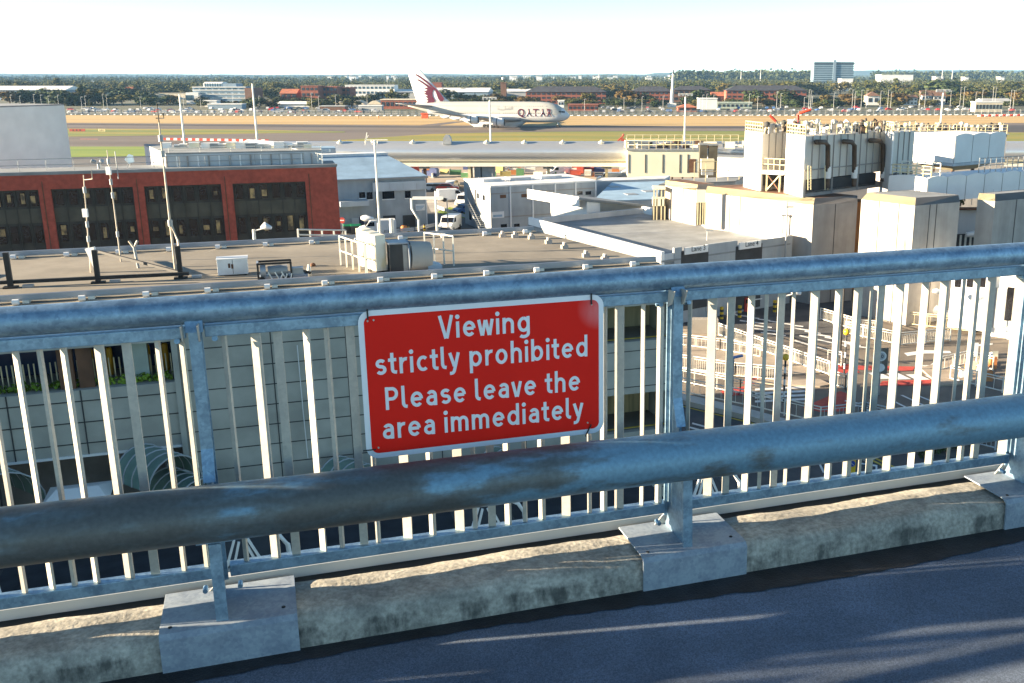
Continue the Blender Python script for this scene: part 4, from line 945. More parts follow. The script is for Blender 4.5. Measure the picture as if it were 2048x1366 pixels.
for ch, sp in (('Q', 0), ('A', .2), ('T', .2), ('A', .2), ('R', .2)):
    tv, tf = text_mesh(ch, 1.0, 0.012); b_ = text_w(tv); k = 1.0 / 0.727 ; cur += sp
    o = len(v); v += [(cur + (p[0] - b_[0]) * k * 1.05, p[1] * k) for p in tv]; f += [tuple(o + i for i in q) for q in tf]; cur += (b_[1] - b_[0]) * k * 1.05
    for (fx0, fx1, fy) in {'A': ((-.12, .22, 0), (.78, 1.12, 0)), 'T': ((.3, .7, 0), (-.02, .06, .86), (.94, 1.02, .86)), 'R': ((-.1, .25, 0), (-.1, .15, .93)), 'Q': ()}[ch]:
        w_ = (b_[1] - b_[0]) * k * 1.05; x0 = cur - w_ + fx0 * w_; x1 = cur - w_ + fx1 * w_; hgt = .06 if ch != 'T' or fy == 0 else -.16
        o = len(v); v += [(x0, fy), (x1, fy), (x1, fy + abs(hgt) if hgt > 0 else fy - .1), (x0, fy + abs(hgt) if hgt > 0 else fy - .1)]; f.append((o, o+1, o+2, o+3))
m_capw = mat('faded_title_grey', (0.26, 0.25, 0.24), 0.5)
on_skin('airline_title', [(xa + p[0] / cur * (xb - xa), za + p[1] * hh) for p in v], f, m_burg, .16)
# the Arabic title: joined strokes along a base line with its dots
ar = []; af = []
def stroke(pts, w):
    for (x0, y0), (x1, y1) in zip(pts[:-1], pts[1:]):
        d = math.hypot(x1 - x0, y1 - y0); nx_, ny_ = -(y1 - y0) / d * w / 2, (x1 - x0) / d * w / 2
        o = len(ar); ar.extend([(x0 + nx_, y0 + ny_), (x1 + nx_, y1 + ny_), (x1 - nx_, y1 - ny_), (x0 - nx_, y0 - ny_)]); af.append((o, o+1, o+2, o+3))
for pts in ([(0, .25), (.25, .2), (.3, .55), (.12, .6), (0.02, .4)], [(.3, .25), (.95, .25), (1.0, .5)], [(1.0, .25), (1.25, .2), (1.35, .0)], [(1.35, .25), (2.3, .25)], [(1.7, .25), (1.7, 1.0)], [(1.7, .3), (1.95, .55), (2.2, .5), (2.25, .25)], [(2.3, .25), (2.4, .55), (2.65, .55), (2.7, .25), (2.4, .25)], [(2.7, .25), (3.05, .25), (3.05, 1.0)], [(3.3, .22), (3.3, 1.0)]):
    stroke(pts, .10)
for dx, dy in ((.1, .85), (.28, .85), (.75, 0), (.93, 0), (2.5, .8), (2.68, .8)): stroke([(dx - .05, dy), (dx + .06, dy)], .12)
(x0, z0), (x1, z1) = side(988, 220, -3.4), side(1020, 211.5, -3.4)
on_skin('arabic_title', [(x0 + p[0] / 3.35 * (x1 - x0), z0 + p[1] * (z1 - z0)) for p in ar], af, m_capw, .14)
wv, wf = [], []
for zz_, d0, d1 in ((8.75, 9.5, 58), (5.75, 8.5, 60)):
    d = d0
    while d < d1:
        if int(d * 10) % 97 > 8:
            o = len(wv); wv += [(NX0 - d, zz_), (NX0 - d - .28, zz_), (NX0 - d - .28, zz_ + .4), (NX0 - d, zz_ + .4)]; wf.append((o, o+1, o+2, o+3))
        d += .95
on_skin('cabin_windows', wv, wf, m_capw, .04)['kind'] = 'stuff'
ck = []; kf = []
for k in range(4):
    d = 2.0 + k * 0.62; o = len(ck); z0 = 6.2 + k * .06; ck += [(NX0 - d, z0), (NX0 - d - .55, z0 + .05), (NX0 - d - .55, z0 + .75), (NX0 - d, z0 + .62)]; kf.append((o, o+1, o+2, o+3))
on_skin('cockpit_window', ck, kf, m_fwin, .06)
for mr in (-1, 1):   # doors as thin outlines
    pass
gr = MB().tube([(0, 0, .6), (0.1, 0, 3.0)], .2, 8); gr.bar((0, 0, 1.3), (1.3, 0, 2.9), .14); go_ = gr.build('nose_gear', m_ac_white, air)
for y in (-.55, .55): MB().tube([(0, y - .22, .62), (0, y + .22, .62)], .62, 14).build('wheel', m_tyre, go_)
for (bx, by, nw) in ((-26.5, -6.2, 2), (-26.5, 6.2, 2), (-30.2, -2.6, 3), (-30.2, 2.6, 3)):
    bg = MB().tube([(bx, by, .7), (bx, by, 3.4)], .28, 8); bg.bar((bx - .9 * nw, by, .7), (bx + .9 * nw, by, .7), .25); bo = bg.build('main_gear', m_ac_white, air)
    for k in range(nw):
        for s_ in (-.7, .7):
            x_ = bx + (k - (nw - 1) / 2) * 1.75; MB().tube([(x_, by + s_ - .26, .7), (x_, by + s_ + .26, .7)], .7, 14).build('wheel', m_tyre, bo)
# ================================================================== buildings of the middle distance
m_brick = mat('red_brick', (0.36, 0.072, 0.042), 0.9, var=0.16, scale=2.2, bump=0.2)
m_cladd = mat('brown_cladding', (0.045, 0.038, 0.026), 0.6, var=0.3, scale=0.8)
m_spand = mat('brown_spandrel', (0.075, 0.065, 0.042), 0.7, var=0.25, scale=0.7)
m_glassd = mat('dark_window_glass', (0.012, 0.012, 0.014), 0.12, var=0.4, scale=1.2)
m_warmrefl = mat('painted_warm_reflection', (0.50, 0.33, 0.13), 0.6, col2=(0.08, 0.055, 0.03), scale=1.8)  # warm reflections in the panes, put into the colour
m_gravel = mat('roof_gravel', (0.175, 0.150, 0.115), 0.95, col2=(0.30, 0.262, 0.205), scale=0.5, detail=15, lo=0.25, hi=0.75, nr=0.78)
m_pale = mat('pale_grey_render', (0.36, 0.385, 0.395), 0.8, var=0.09, scale=0.5)
m_palec = mat('pale_metal_cladding', (0.48, 0.50, 0.51), 0.6, var=0.07, scale=0.3)
m_white = mat('white_cladding', (0.78, 0.77, 0.74), 0.6, var=0.05, scale=0.4)
m_wroof = mat('white_roof_sheet', (0.74, 0.73, 0.70), 0.6, var=0.08, scale=0.3)
m_bluer = mat('blue_grey_roof', (0.30, 0.42, 0.52), 0.5, var=0.07, scale=0.5)
m_gpan = mat('grey_aggregate_panel', (0.40, 0.365, 0.325), 0.9, var=0.08, scale=0.8, bump=0.25, bscale=14)
m_cap = mat('sloping_parapet', (0.56, 0.50, 0.33), 0.8, var=0.08, scale=0.5)
m_capg = mat('grey_parapet', (0.30, 0.28, 0.26), 0.8, var=0.08, scale=0.5)
m_groof = mat('grey_roof_felt', (0.25, 0.26, 0.26), 0.85, var=0.1, scale=0.5)
m_rust = mat('rusty_brown', (0.13, 0.06, 0.03), 0.8, var=0.3, scale=1.2)
m_pipeb = mat('brown_pipe', (0.085, 0.055, 0.035), 0.6, var=0.4, scale=1.0)
mottle(m_gravel, 0.16, 0.72, 1.18); mottle(m_gpan, 0.9, 0.84, 1.1, (1, 1, .12)); mottle(m_groof, 0.3, 0.75, 1.15); mottle(m_brick, 0.35, 0.82, 1.15); mottle(m_palec, 0.8, 0.88, 1.08, (1, 1, .15)); mottle(m_pale, 0.7, 0.86, 1.08, (1, 1, .15)); mottle(m_wroof, 0.3, 0.82, 1.08); mottle(m_bluer, 0.4, 0.85, 1.1)
m_joint = mat('panel_joint', (0.05, 0.05, 0.05), 0.9)
m_railw = mat('white_rail', (0.74, 0.71, 0.62), 0.5, var=0.06)
m_raily = mat('cream_rail', (0.66, 0.56, 0.34), 0.5, var=0.1)
m_cream = mat('cream_cladding', (0.74, 0.68, 0.50), 0.7, var=0.05, scale=0.3)
m_orange = mat('orange_brown_panel', (0.42, 0.15, 0.03), 0.8, var=0.2, scale=0.5)
m_steelp = mat('grey_steel', (0.33, 0.34, 0.34), 0.5, metal=0.4, var=0.12, scale=1.5)

def pxp(name, label, cat, pts, z1, z0=0.0, wall=None, roof=None, close=True, group=None, depth=None):
    """upright block whose roof outline is measured at height z1 (pixels); depth pulls two or three front pixels back"""
    P = [Pz(x, y, z1) for x, y in pts]
    if depth is not None and len(P) == 2:
        u = (P[1] - P[0]).normalized(); n = Vector((-u.y, u.x, 0)); P += [P[1] + n * depth, P[0] + n * depth]
    elif len(P) == 3: P.append(P[0] + P[2] - P[1])
    rt = empty(name, (P[0].x, P[0].y, z0), 0, label, cat, group)
    L = [(p.x - P[0].x, p.y - P[0].y) for p in P]
    MB().prism(L, 0, z1 - z0 - 0.15).build('wall', wall, rt)
    cx = sum(p[0] for p in L) / len(L); cy = sum(p[1] for p in L) / len(L)
    MB().prism([(cx + (x - cx) * 1.004, cy + (y - cy) * 1.004) for x, y in L], z1 - z0 - 0.15, z1 - z0).build('roof', roof or wall, rt)
    return rt, L
def railing(name, label, pts, h, post=1.8, m=None, r=0.035, rails=2, group=None, cat='guard rail'):
    """thin tube railing along world points"""
    rt = empty(name, pts[0], 0, label, cat, group); o = Vector(pts[0])
    for k in range(rails):
        z = h * (k + 1) / rails; MB().tube([Vector(p) - o + Vector((0, 0, z)) for p in pts], r, 5).build('rail', m, rt)
    for a, b in zip(pts[:-1], pts[1:]):
        a, b = Vector(a) - o, Vector(b) - o; n = max(1, round((b - a).length / post))
        for i in range(n + (1 if b == Vector(pts[-1]) - o else 0)):
            q = a + (b - a) * (i / n); MB().bar(q, q + Vector((0, 0, h)), r * 1.8).build('post', m, rt)
    return rt

# ---- red brick office
RB = Fr('red_brick_office', (0, 350), (672.5, 332), z=12.2, label='red brick office with four deep dark window bays and a railed flat roof', cat='office building')
B0 = RB.root; W_ = RB.w; DEP = 6.8
x0 = RB.at(-150, 380)[0]
MB().box(x0, W_, 0.55, DEP, 0, 12.1).build('wall', m_brick, B0)
bays = [(RB.at(a, 372)[0], RB.at(b, 372)[0]) for a, b in ((-75, 75), (100, 265), (287, 442), (465, 611))]
zt = RB.at(540, 365)[1]
pm = MB()
pm.box(x0, W_, 0, 0.55, zt, 12.1)
edges = [x0] + [v for b in bays for v in b] + [W_]
for i in range(0, len(edges), 2): pm.box(edges[i], edges[i + 1], 0, 0.55, 0, zt)
pm.build('brick_front', m_brick, B0)
for b in bays:      # the brick piers stand as shallow pilasters with a groove
    MB().box(b[1] + 0.35, b[1] + 0.43, -0.03, 0.02, 0, 11.5).build('pilaster_groove', m_rust, B0)
rw = random.Random(2)
for k, (a, c) in enumerate(bays):
    bb = MB().box(a, c, 0.30, 0.55, 0, zt).build('bay_cladding', m_cladd, B0)
    n = 6; st = (c - a) / n
    r1 = (RB.at(540, 369)[1], RB.at(540, 396)[1]); r2 = (RB.at(540, 433)[1], RB.at(540, 465)[1])
    MB().box(a, c, 0.24, 0.302, r2[0] + .25, r1[1] - .25).build('spandrel', m_spand, bb)
    for zt_, zb_ in (r1, r2):
        for j in range(n):
            xx = a + st * j
            wn_ = MB().box(xx + st * .22, xx + st * .80, 0.22, 0.302, zb_, zt_).build('window', m_glassd, bb)
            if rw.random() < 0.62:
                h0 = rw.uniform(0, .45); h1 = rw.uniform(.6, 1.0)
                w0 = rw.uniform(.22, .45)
                MB().box(xx + st * w0, xx + st * rw.uniform(.6, .78), 0.205, 0.222, zb_ + (zt_ - zb_) * h0, zb_ + (zt_ - zb_) * h1).build('pane_reflection', m_warmrefl, wn_)  # tan patch painted as a warm reflection in the pane
    for j in range(1, n): MB().box(a + st * j - .03, a + st * j + .03, 0.2, 0.31, 0, zt).build('mullion', m_cladd, bb)
MB().box(x0, W_ + .05, -0.05, DEP, 12.1, 12.22).build('roof', m_groof, B0)
MB().box(x0, W_ + 0.1, -0.12, 0.35, 12.22, 12.4).build('coping', m_groof, B0)
def rb_w(x, y, z): return B0.location + Vector((math.cos(RB.az) * x - math.sin(RB.az) * y, math.sin(RB.az) * x + math.cos(RB.az) * y, z))
railing('roof_railing', 'thin grey railing along the front of the red brick roof', [rb_w(x0, 3.0, 12.22), rb_w(W_ - 3, 3.0, 12.22)], 1.1, 2.3, m_steelp, 0.03)
railing('roof_ramp_railing', 'short white railing stepping down at the right end of the red brick roof', [rb_w(W_ - 4.2, 5.6, 12.7), rb_w(W_ - 1.2, 2.2, 12.22)], 1.0, 0.7, m_railw, 0.035)
cc = empty('roof_camera', rb_w(RB.at(183, 330)[0], 4.0, 12.22), 0, 'pair of grey floodlights on a stub post on the red brick roof', 'floodlight')
MB().tube([(0, 0, 0), (0, 0, .55)], .13, 8).build('stub_post', m_steelp, cc)
for s_ in (-1, 1): MB().tube([(s_ * .18, -.05, .62), (s_ * .55, -.25, .78)], [.16, .20], 10).build('lamp_head', m_steelp, cc)
dish = empty('sat_dish', rb_w(RB.at(243, 325)[0], 5.0, 12.22), 0, 'dark blue grey dish panel on the red brick roof', 'dish')
MB().extr([(0, .3), (.55, .5), (.5, 1.15), (.1, 1.25), (-.35, .75)], 1, -.05, .05).build('panel', m_bluer, dish); MB().tube([(0.1, .05, 0), (0.1, .05, .7)], .04, 6).build('stand', m_steelp, dish)
# grey block behind
gb, gl = pxp('plant_block', 'tall plain pale grey windowless block behind the red brick roof', 'building', [(-120, 216), (128, 208)], 17.7, 0, mat('off_white_sheet', (0.62, 0.62, 0.58), 0.7, var=0.06, scale=0.5), m_groof, depth=9)
# white plant on the roof behind the brick office
wp, wl = pxp('roof_plant_room', 'low grey panelled plant room with bright white sunlit end behind the brick roof', 'plant room', [(288, 288), (331, 306), (642, 300), (640, 296.5)], 13.6, 0, m_palec, m_groof)
for k in range(16):
    a = Vector((*wl[1], 0)); b = Vector((*wl[2], 0)); p = a + (b - a) * (k / 15); n = Vector((b.y - a.y, a.x - b.x, 0)).normalized()
    q = p + n * 0.06; MB().bar(q + Vector((0, 0, 10)), q + Vector((0, 0, 13.3)), .12).build('panel_rib', m_white if k % 2 else m_capg, wp)
a, b = Vector((*wl[1], 0)) + wp.location, Vector((*wl[2], 0)) + wp.location
railing('plant_railing', 'row of short white posts along the grey plant room edge', [a + Vector((0, 0, 13.6)) + (b - a) * .02, b + Vector((0, 0, 13.6))], .5, 3.0, m_railw, .03)
def pipe_run(name, label, pts, d, r, m, cat='duct', box=None, group=None):
    P = [Pd(x, y, d) for x, y in pts]; o = P[0]
    mb = MB()
    if box:
        for p, q in zip(P[:-1], P[1:]): mb.bar(p - o, q - o, box, r * 2)
    else: mb.tube([p - o for p in P], r, 10)
    ob = mb.build(name, m); ob.location = o; return tag(ob, label, cat, group)
pipe_run('white_duct', 'long bent white duct on top of the grey plant room', [(440, 297), (492, 290), (500, 287), (545, 291), (612, 296)], 107, .42, m_white, 'duct', .9)
pipe_run('white_duct', 'short sloping white duct left of the bent one', [(378, 305), (430, 302)], 106, .18, m_white, 'duct', .4)
pipe_run('white_duct', 'lower straight white duct behind the plant railing', [(560, 300), (660, 301)], 107, .16, m_white, 'duct', .4)
rp = random.Random(12)
for i in range(16):
    px = 335 + i * 19 + rp.uniform(-5, 5); p = Pd(px, 303, 106.5)
    s_ = rp.uniform(.22, .55); rt = empty('roof_unit', (p.x, p.y, 13.6), RB.az, 'small rooftop unit or cowl standing on the grey plant room', 'roof unit', 'rooftop units on the grey plant room')
    MB().box(-s_, s_, -.4, .4, 0, s_ * 1.1).build('casing', [m_white, m_groof, m_steelp, m_cream][i % 4], rt); MB().box(-s_ * 1.08, s_ * 1.08, -.45, .45, s_ * 1.1, s_ * 1.1 + .08).build('lid', m_white, rt)
# red and white barrier on the taxiway edge behind
for i in range(30):
    px = 322 + i * 7.3; p = Pz(px, 280 + i * .12, 0)
    o = MB().extr([(-.22, 0), (.22, 0), (.1, .5), (.07, 1.0), (-.07, 1.0), (-.1, .5)], 0, -.62, .62).build('plastic_barrier', [m_white, mat('barrier_red', (0.5, 0.05, 0.02), 0.6)][i % 2]); o.location = p; o.scale = (.95, 1, .75)
    tag(o, ('white' if i % 2 == 0 else 'red') + ' plastic barrier in the long row on the taxiway edge', 'barrier', ('white' if i % 2 == 0 else 'red') + ' barriers of the row on the taxiway')
# ---- silver tube walkway
m_tube = mat('brushed_silver', (0.62, 0.62, 0.61), 0.28, metal=0.65, var=0.05, scale=0.4, stretch=(0.1, 1, 1))
TD = 197.0; tx0 = Pd(560, 300, TD).x; tx1 = Pd(2400, 300, TD).x
tb_ = empty('tube_walkway', (tx0, TD, 0), 0, 'long silver tubular passenger walkway raised on piers across the apron', 'walkway')
MB().tube([(0, 0, 6.55), (tx1 - tx0, 0, 6.55)], 2.06, 40).build('tube_shell', m_tube, tb_)
MB().box(0, tx1 - tx0, -1.5, 1.5, 3.9, 4.6).build('deck_beam', m_cream, tb_)
MB().box(0, tx1 - tx0, -2.0, -1.75, 3.95, 4.2).build('service_rail', m_railw, tb_)
for px in (850, 1097, 1213, 1330, 1440):
    xx = Pd(px, 345, TD).x - tx0
    MB().box(xx - .28, xx + .28, -.3, .3, 0, 3.9).build('pier', m_raily if px > 1000 else m_rust, tb_); MB().box(xx - 1, xx + 1, -.5, .5, 3.4, 3.9).build('pier_head', m_groof, tb_)
xx = Pd(938, 345, TD).x - tx0; MB().box(xx, xx + .55, -1.6, 1.6, 0, 3.9).build('pier', m_raily, tb_)
xx = Pd(950, 345, TD).x - tx0; MB().box(xx, xx + 3.6, -1, 3, 0, 3.9).build('lift_shaft', m_groof, tb_); MB().box(xx + 1.2, xx + 1.5, -1.03, -.9, 0, 3.8).build('shaft_slot', m_joint, tb_)
for px in (683, 752, 828, 975, 1050, 1126, 1203):
    xx = Pd(px, 290, TD).x - tx0
    v_ = MB().tube([(xx - .55, -.9, 8.3), (xx, -.95, 8.55), (xx + .55, -.9, 8.3)], [.18, .48, .12], 10).build('roof_vent', m_railw, tb_)
xx = Pd(897, 290, TD).x - tx0
MB().extr([(xx - .8, 8.1), (xx + .8, 8.1), (xx + .7, 9.3), (xx + .3, 9.9), (xx - .3, 9.9), (xx - .75, 9.2)], 1, -1.6, -.4).build('tall_vent', m_steelp, tb_)
gx_, _l = pxp('link_block', 'grey box-shaped link block at the left end of the silver tube', 'building', [(600, 297), (671, 295.5)], 8.2, 0, m_palec, m_bluer, depth=5)
# ---- pale blue warehouse
WH = Fr('warehouse', (600, 362.5), (850.5, 352), z=7.1, label='pale grey two storey warehouse with a sloping blue grey roof and van outside', cat='warehouse')
w0 = WH.root; xe = WH.w
MB().box(0, xe, 0, 14, 0, 7.0).build('wall', m_pale, w0)
zr = 9.3
rx0, ry0 = 0, 12.0
MB().add([(-.2, -.3, 7.0), (xe + .25, -.3, 7.0), (xe + .25, 14.2, 7.0), (-.2, 14.2, 7.0), (-.2, ry0, zr), (xe - 2.6, ry0, zr), (-.2, -.3, 7.15), (xe + .25, -.3, 7.15)],
         [(0, 1, 7, 6), (6, 7, 5, 4), (1, 2, 5, 7), (2, 3, 4, 5), (3, 0, 6, 4), (3, 2, 1, 0)]).build('roof', m_bluer, w0)
MB().box(-.2, xe - 2.5, ry0 - .1, ry0 + 2.2, zr, zr + .35).build('bright_far_slope', m_wroof, w0)  # white strip added for the bright lit slope beyond the ridge
MB().box(-.2, xe + .3, -.42, -.3, 6.85, 7.1).build('gutter', m_capg, w0)
def wbox(px0, py0, px1, py1, t0, t1, name, m, fr=WH, par=None):
    a = fr.at(px0, py0); c = fr.at(px1, py1)
    return MB().box(min(a[0], c[0]), max(a[0], c[0]), t0, t1, min(a[1], c[1]), max(a[1], c[1])).build(name, m, par or fr.root)
fsb = wbox(744, 365, 851, 378, -.5, -.03, 'fascia_box', m_palec)
for px in (777, 804, 831): wbox(px, 366, px + 1, 377, -.515, -.49, 'fascia_joint', m_capg)
def z7(zx, zy): return 660 + zx / 5.8514, 300 + zy / 5.85
for a, c in (((340, 495), (412, 560)), ((428, 495), (500, 575)), ((610, 485), (755, 568)), ((875, 480), (945, 560))):
    wn_ = wbox(*z7(*a), *z7(*c), -.06, -.005, 'window', m_glassd)
    p, q = WH.at(*z7(*a)), WH.at(*z7(*c))
    MB().box(p[0] - .08, q[0] + .08, -.10, -.062, q[1] - .12, q[1]).build('sill', m_white, wn_)
cn = wbox(*z7(90, 590), *z7(425, 632), -2.0, -.02, 'canopy', m_palec)
wbox(*z7(340, 785), *z7(405, 960), -.05, -.004, 'door', mat('navy_door', (0.02, 0.03, 0.07), 0.5))
wbox(*z7(850, 765), *z7(1005, 925), -.05, -.004, 'loading_door', m_joint)
wbox(*z7(620, 770), *z7(770, 850), -.05, -.004, 'loading_door', m_joint)
sg = wbox(*z7(1000, 635), *z7(1112, 705), -.08, -.01, 'sign_board', m_white)
for k in range(3): wbox(*z7(1006, 655 + k * 16), *z7(1100 - k * 12, 660 + k * 16), -.095, -.085, 'sign_line', m_bluer, par=sg)
MB().tube([(WH.at(*z7(545, 480))[0], -.1, 0), (WH.at(*z7(545, 480))[0], -.1, 6.8)], .07, 6).build('downpipe', m_capg, w0)
MB().box(xe - .12, xe + .02, -.05, .05, 0, 7).build('corner_trim', m_white, w0)
# ---- white office with outside stair
OF = Fr('stair_office', (980, 372), (1193, 360.5), z=6.5, label='grey panelled two storey office with white roof and an outside metal stair', cat='office building')
of = OF.root; ow = OF.w
bk = OF.top(927.5, 357, 6.5)
L = [(0, 0), (ow, 0), (ow + bk[0], bk[1]), (bk[0], bk[1])]
MB().prism(L, 0, 6.3).build('wall', m_pale, of)
MB().prism([(x * 1.004, y * 1.004 - .05) for x, y in L], 6.3, 6.5).build('roof', m_wroof, of)
for px in (1020, 1065, 1110, 1151, 1191): 
    a = OF.at(px, 380)[0]; MB().box(a - .1, a + .1, -.12, 0, 0, 6.35).build('pilaster', m_white, of)
MB().box(0, ow, -.05, 0, 5.35, 5.5).build('band', m_capg, of); MB().box(0, ow, -.05, 0, 2.1, 2.25).build('band', m_capg, of)
def z8(zx, zy): return 1000 + zx / 5.8514, 300 + zy / 5.85
for a, c, mm_ in (((0, 525), (70, 560), m_rust), ((250, 515), (328, 550), m_rust), ((905, 485), (965, 520), m_glassd), ((1000, 485), (1065, 520), m_glassd), ((10, 870), (80, 945), m_glassd), ((165, 865), (230, 945), m_glassd)):
    wbox(*z8(*a), *z8(*c), -.06, -.004, 'window', mm_, OF)
wbox(984, 424, 1008, 435, -.08, -.01, 'sign_board', m_white, OF)
wbox(986, 430, 1004, 433, -.09, -.082, 'sign_line', m_bluer, OF)
# left face details: door, windows and stair
sd_ = Vector((bk[0], bk[1], 0)); sl = sd_.length; sdn = sd_.normalized(); so_ = Vector((-sdn.y, sdn.x, 0))   # outward to the left
if so_.x > 0: so_ = -so_
def left_panel(t0, t1, z0, z1, name, m, o0=.01, o1=.06):
    a = sdn * (sl * t0); b = sdn * (sl * t1)
    return MB().hexa([a + so_ * o0 + Vector((0, 0, z0)), b + so_ * o0 + Vector((0, 0, z0)), b + so_ * o1 + Vector((0, 0, z0)), a + so_ * o1 + Vector((0, 0, z0))],
                     [a + so_ * o0 + Vector((0, 0, z1)), b + so_ * o0 + Vector((0, 0, z1)), b + so_ * o1 + Vector((0, 0, z1)), a + so_ * o1 + Vector((0, 0, z1))]).build(name, m, of)
left_panel(.56, .86, 3.2, 5.4, 'porch_recess', m_capg); left_panel(.52, .58, 3.2, 5.4, 'door', m_joint); left_panel(.42, .48, 4.3, 5.0, 'window', m_glassd); left_panel(.2, .27, 4.3, 5.0, 'window', m_glassd); left_panel(.74, .82, .8, 2.2, 'window', m_glassd)
stp = MB(); t0, t1 = .62, .12
for k in range(15):
    t = t0 + (t1 - t0) * k / 14; z = 3.2 * (1 - k / 14); c_ = sdn * (sl * t) + so_ * .55 + Vector((0, 0, z)); stp.rbox(c_, .9, .28, .05, math.atan2(so_.y, so_.x))
st_ = stp.build('stair_tread', m_steelp, of)
for o_ in (.1, 1.0):
    a = sdn * (sl * t0) + so_ * o_; b = sdn * (sl * t1) + so_ * o_
    MB().bar(a + Vector((0, 0, 3.15)), b, .06, .25).build('stringer', m_steelp, of); MB().tube([a + Vector((0, 0, 4.2)), b + Vector((0, 0, 1.0))], .03, 5).build('handrail', m_steelp, of)
ls = sdn * (sl * .74) + so_ * .55; MB().rbox(ls + Vector((0, 0, 3.12)), 1.0, sl * .24, .08, math.atan2(so_.y, so_.x)).build('landing', m_steelp, of)
# low roof blocks of that office
for k, (a, b) in enumerate(((.05, .22), (.3, .5), (.6, .8))):
    p = sd_ * .45; MB().box(ow * a + p.x, ow * b + p.x, p.y, p.y + 2.0, 6.5, 6.9).build('roof_upstand', m_wroof, of)
# ---- mono-pitch shed with a white end
SH = Fr('monopitch_shed', (1160, 396.5), (1290, 413), z=7.0, label='shed with bright white end wall, deep white fascia and ribbed grey side', cat='shed')
# roof outline at 7.0: back-left, front-left, front-right
P = [Pz(1055, 380, 7.7), Pz(1158, 396, 7.7), Pz(1292, 410, 6.3)]
d4 = P[0] + (P[2] - P[1])
o = Vector((P[1].x, P[1].y, 0)); SH.root.location = o; SH.root.rotation_euler = (0, 0, 0)
q = [p - o for p in (P[0], P[1], P[2], d4)]
MB().hexa([v - Vector((0, 0, .25)) for v in (q[1], q[2], q[3], q[0])], [q[1], q[2], q[3], q[0]]).build('roof', m_groof, SH.root)
fu = (q[1] - q[0]).normalized(); fn = Vector((fu.y, -fu.x, 0)); fn = -fn if fn.x > 0 else fn
MB().hexa([q[0] + fn * .05 - Vector((0, 0, 1.0)), q[1] + fn * .05 - Vector((0, 0, 1.0)), q[1] - Vector((0, 0, 1.0)) - fn * .05, q[0] - Vector((0, 0, 1.0)) - fn * .05], [q[0] + fn * .05 + Vector((0, 0, .12)), q[1] + fn * .05 + Vector((0, 0, .12)), q[1] - fn * .05 + Vector((0, 0, .12)), q[0] - fn * .05 + Vector((0, 0, .12))]).build('fascia', m_white, SH.root)
v0 = q[0] + (q[1] - q[0]) * .30 - fn * 1.2; v1 = q[0] + (q[1] - q[0]) * .985 - fn * 1.2
fwd = (q[2] - q[1]); fwd.z = 0; fl = fwd.length; fwd.normalize()
w = [v0, v1, v1 + fwd * (fl * .9), v0 + fwd * (fl * .9)]
MB().hexa([Vector((p.x, p.y, 0)) for p in w], [Vector((p.x, p.y, z)) for p, z in zip(w, (7.2, 7.2, 6.05, 6.05))]).build('end_wall', m_white, SH.root)
a = q[1] + fwd * (fl * .12) + fn * 0 - Vector((0, 0, 0)) ; nfr = Vector((fwd.y, -fwd.x, 0)); nfr = -nfr if nfr.y > 0 else nfr
rbm = MB()
for k in range(46):
    p = v1 + fwd * (fl * (.20 + .70 * k / 45)) + nfr * .06; p.z = 0; rbm.bar(p, p + Vector((0, 0, 7.08 - 1.02 * k / 45)), .10, .14)
rbm.build('ribbed_side', mat('ribbed_tan', (0.42, 0.38, 0.31), 0.7, var=0.06), SH.root)
# ---- blue roofed shed beyond
bs, bl = pxp('blue_roof_shed', 'low shed with pale blue sloping roof and rooflights behind the white-ended shed', 'shed', [(1185, 402), (1310, 398), (1330, 362)], 5.2, 0, m_palec, m_bluer)
for (x, y) in ((1228, 373), (1297, 382), (1262, 388)):
    p = Pz(x, y, 5.23) - bs.location; MB().rbox((p.x, p.y, 5.2), 1.5, 2.0, .06, .3).build('rooflight', m_steelp, bs)
pxp('white_roof_shed', 'flat shed with bright white sunlit roof left of the cream plant house', 'shed', [(1190, 362), (1330, 357), (1340, 351)], 5.4, 0, m_palec, m_wroof)
# ---- Lane canopy building
LZ = 6.3
LB, ll = pxp('lane_canopy', 'low flat-roofed checkpoint canopy with white upstands and numbered lane openings', 'canopy', [(1057, 449), (1322, 521.5), (1580, 486)], LZ - .5, 3.6, m_pale, m_groof)
lo = LB.location
MB().prism(ll, -3.6, -.01).build('lower_wall', m_pale, LB)
def lp(px, py, z): return Pz(px, py, z) - lo
def wallseg(a, b, z0, z1, t, m, name, par):
    u = (b - a); u.z = 0; u.normalize(); n = Vector((-u.y, u.x, 0)) * t
    a = Vector((a.x, a.y, 0)); b = Vector((b.x, b.y, 0))
    return MB().hexa([a + Vector((0, 0, z0)), b + Vector((0, 0, z0)), b + n + Vector((0, 0, z0)), a + n + Vector((0, 0, z0))], [a + Vector((0, 0, z1)), b + Vector((0, 0, z1)), b + n + Vector((0, 0, z1)), a + n + Vector((0, 0, z1))]).build(name, m, par)
A_, B_, C_ = [Vector((*p, 0)) for p in ll[:3]]; D_ = Vector((*ll[3], 0))
zb_ = -0.2; zt2 = LZ - 3.6
wallseg(A_, B_, 1.0, zt2 + .25, .35, m_white, 'upstand', LB)
wallseg(D_, A_, 1.9, zt2 + .1, .3, m_palec, 'upstand', LB); wallseg(C_, D_, 1.9, zt2 + .25, .4, m_white, 'upstand', LB)
wallseg(B_, C_, 1.6, zt2, .25, m_palec, 'front_fascia', LB)
LF = Fr(None, (1322, 521.5), (1580, 486), z=LZ - .5)
frl = Vector((LF.u.x, LF.u.y, 0))
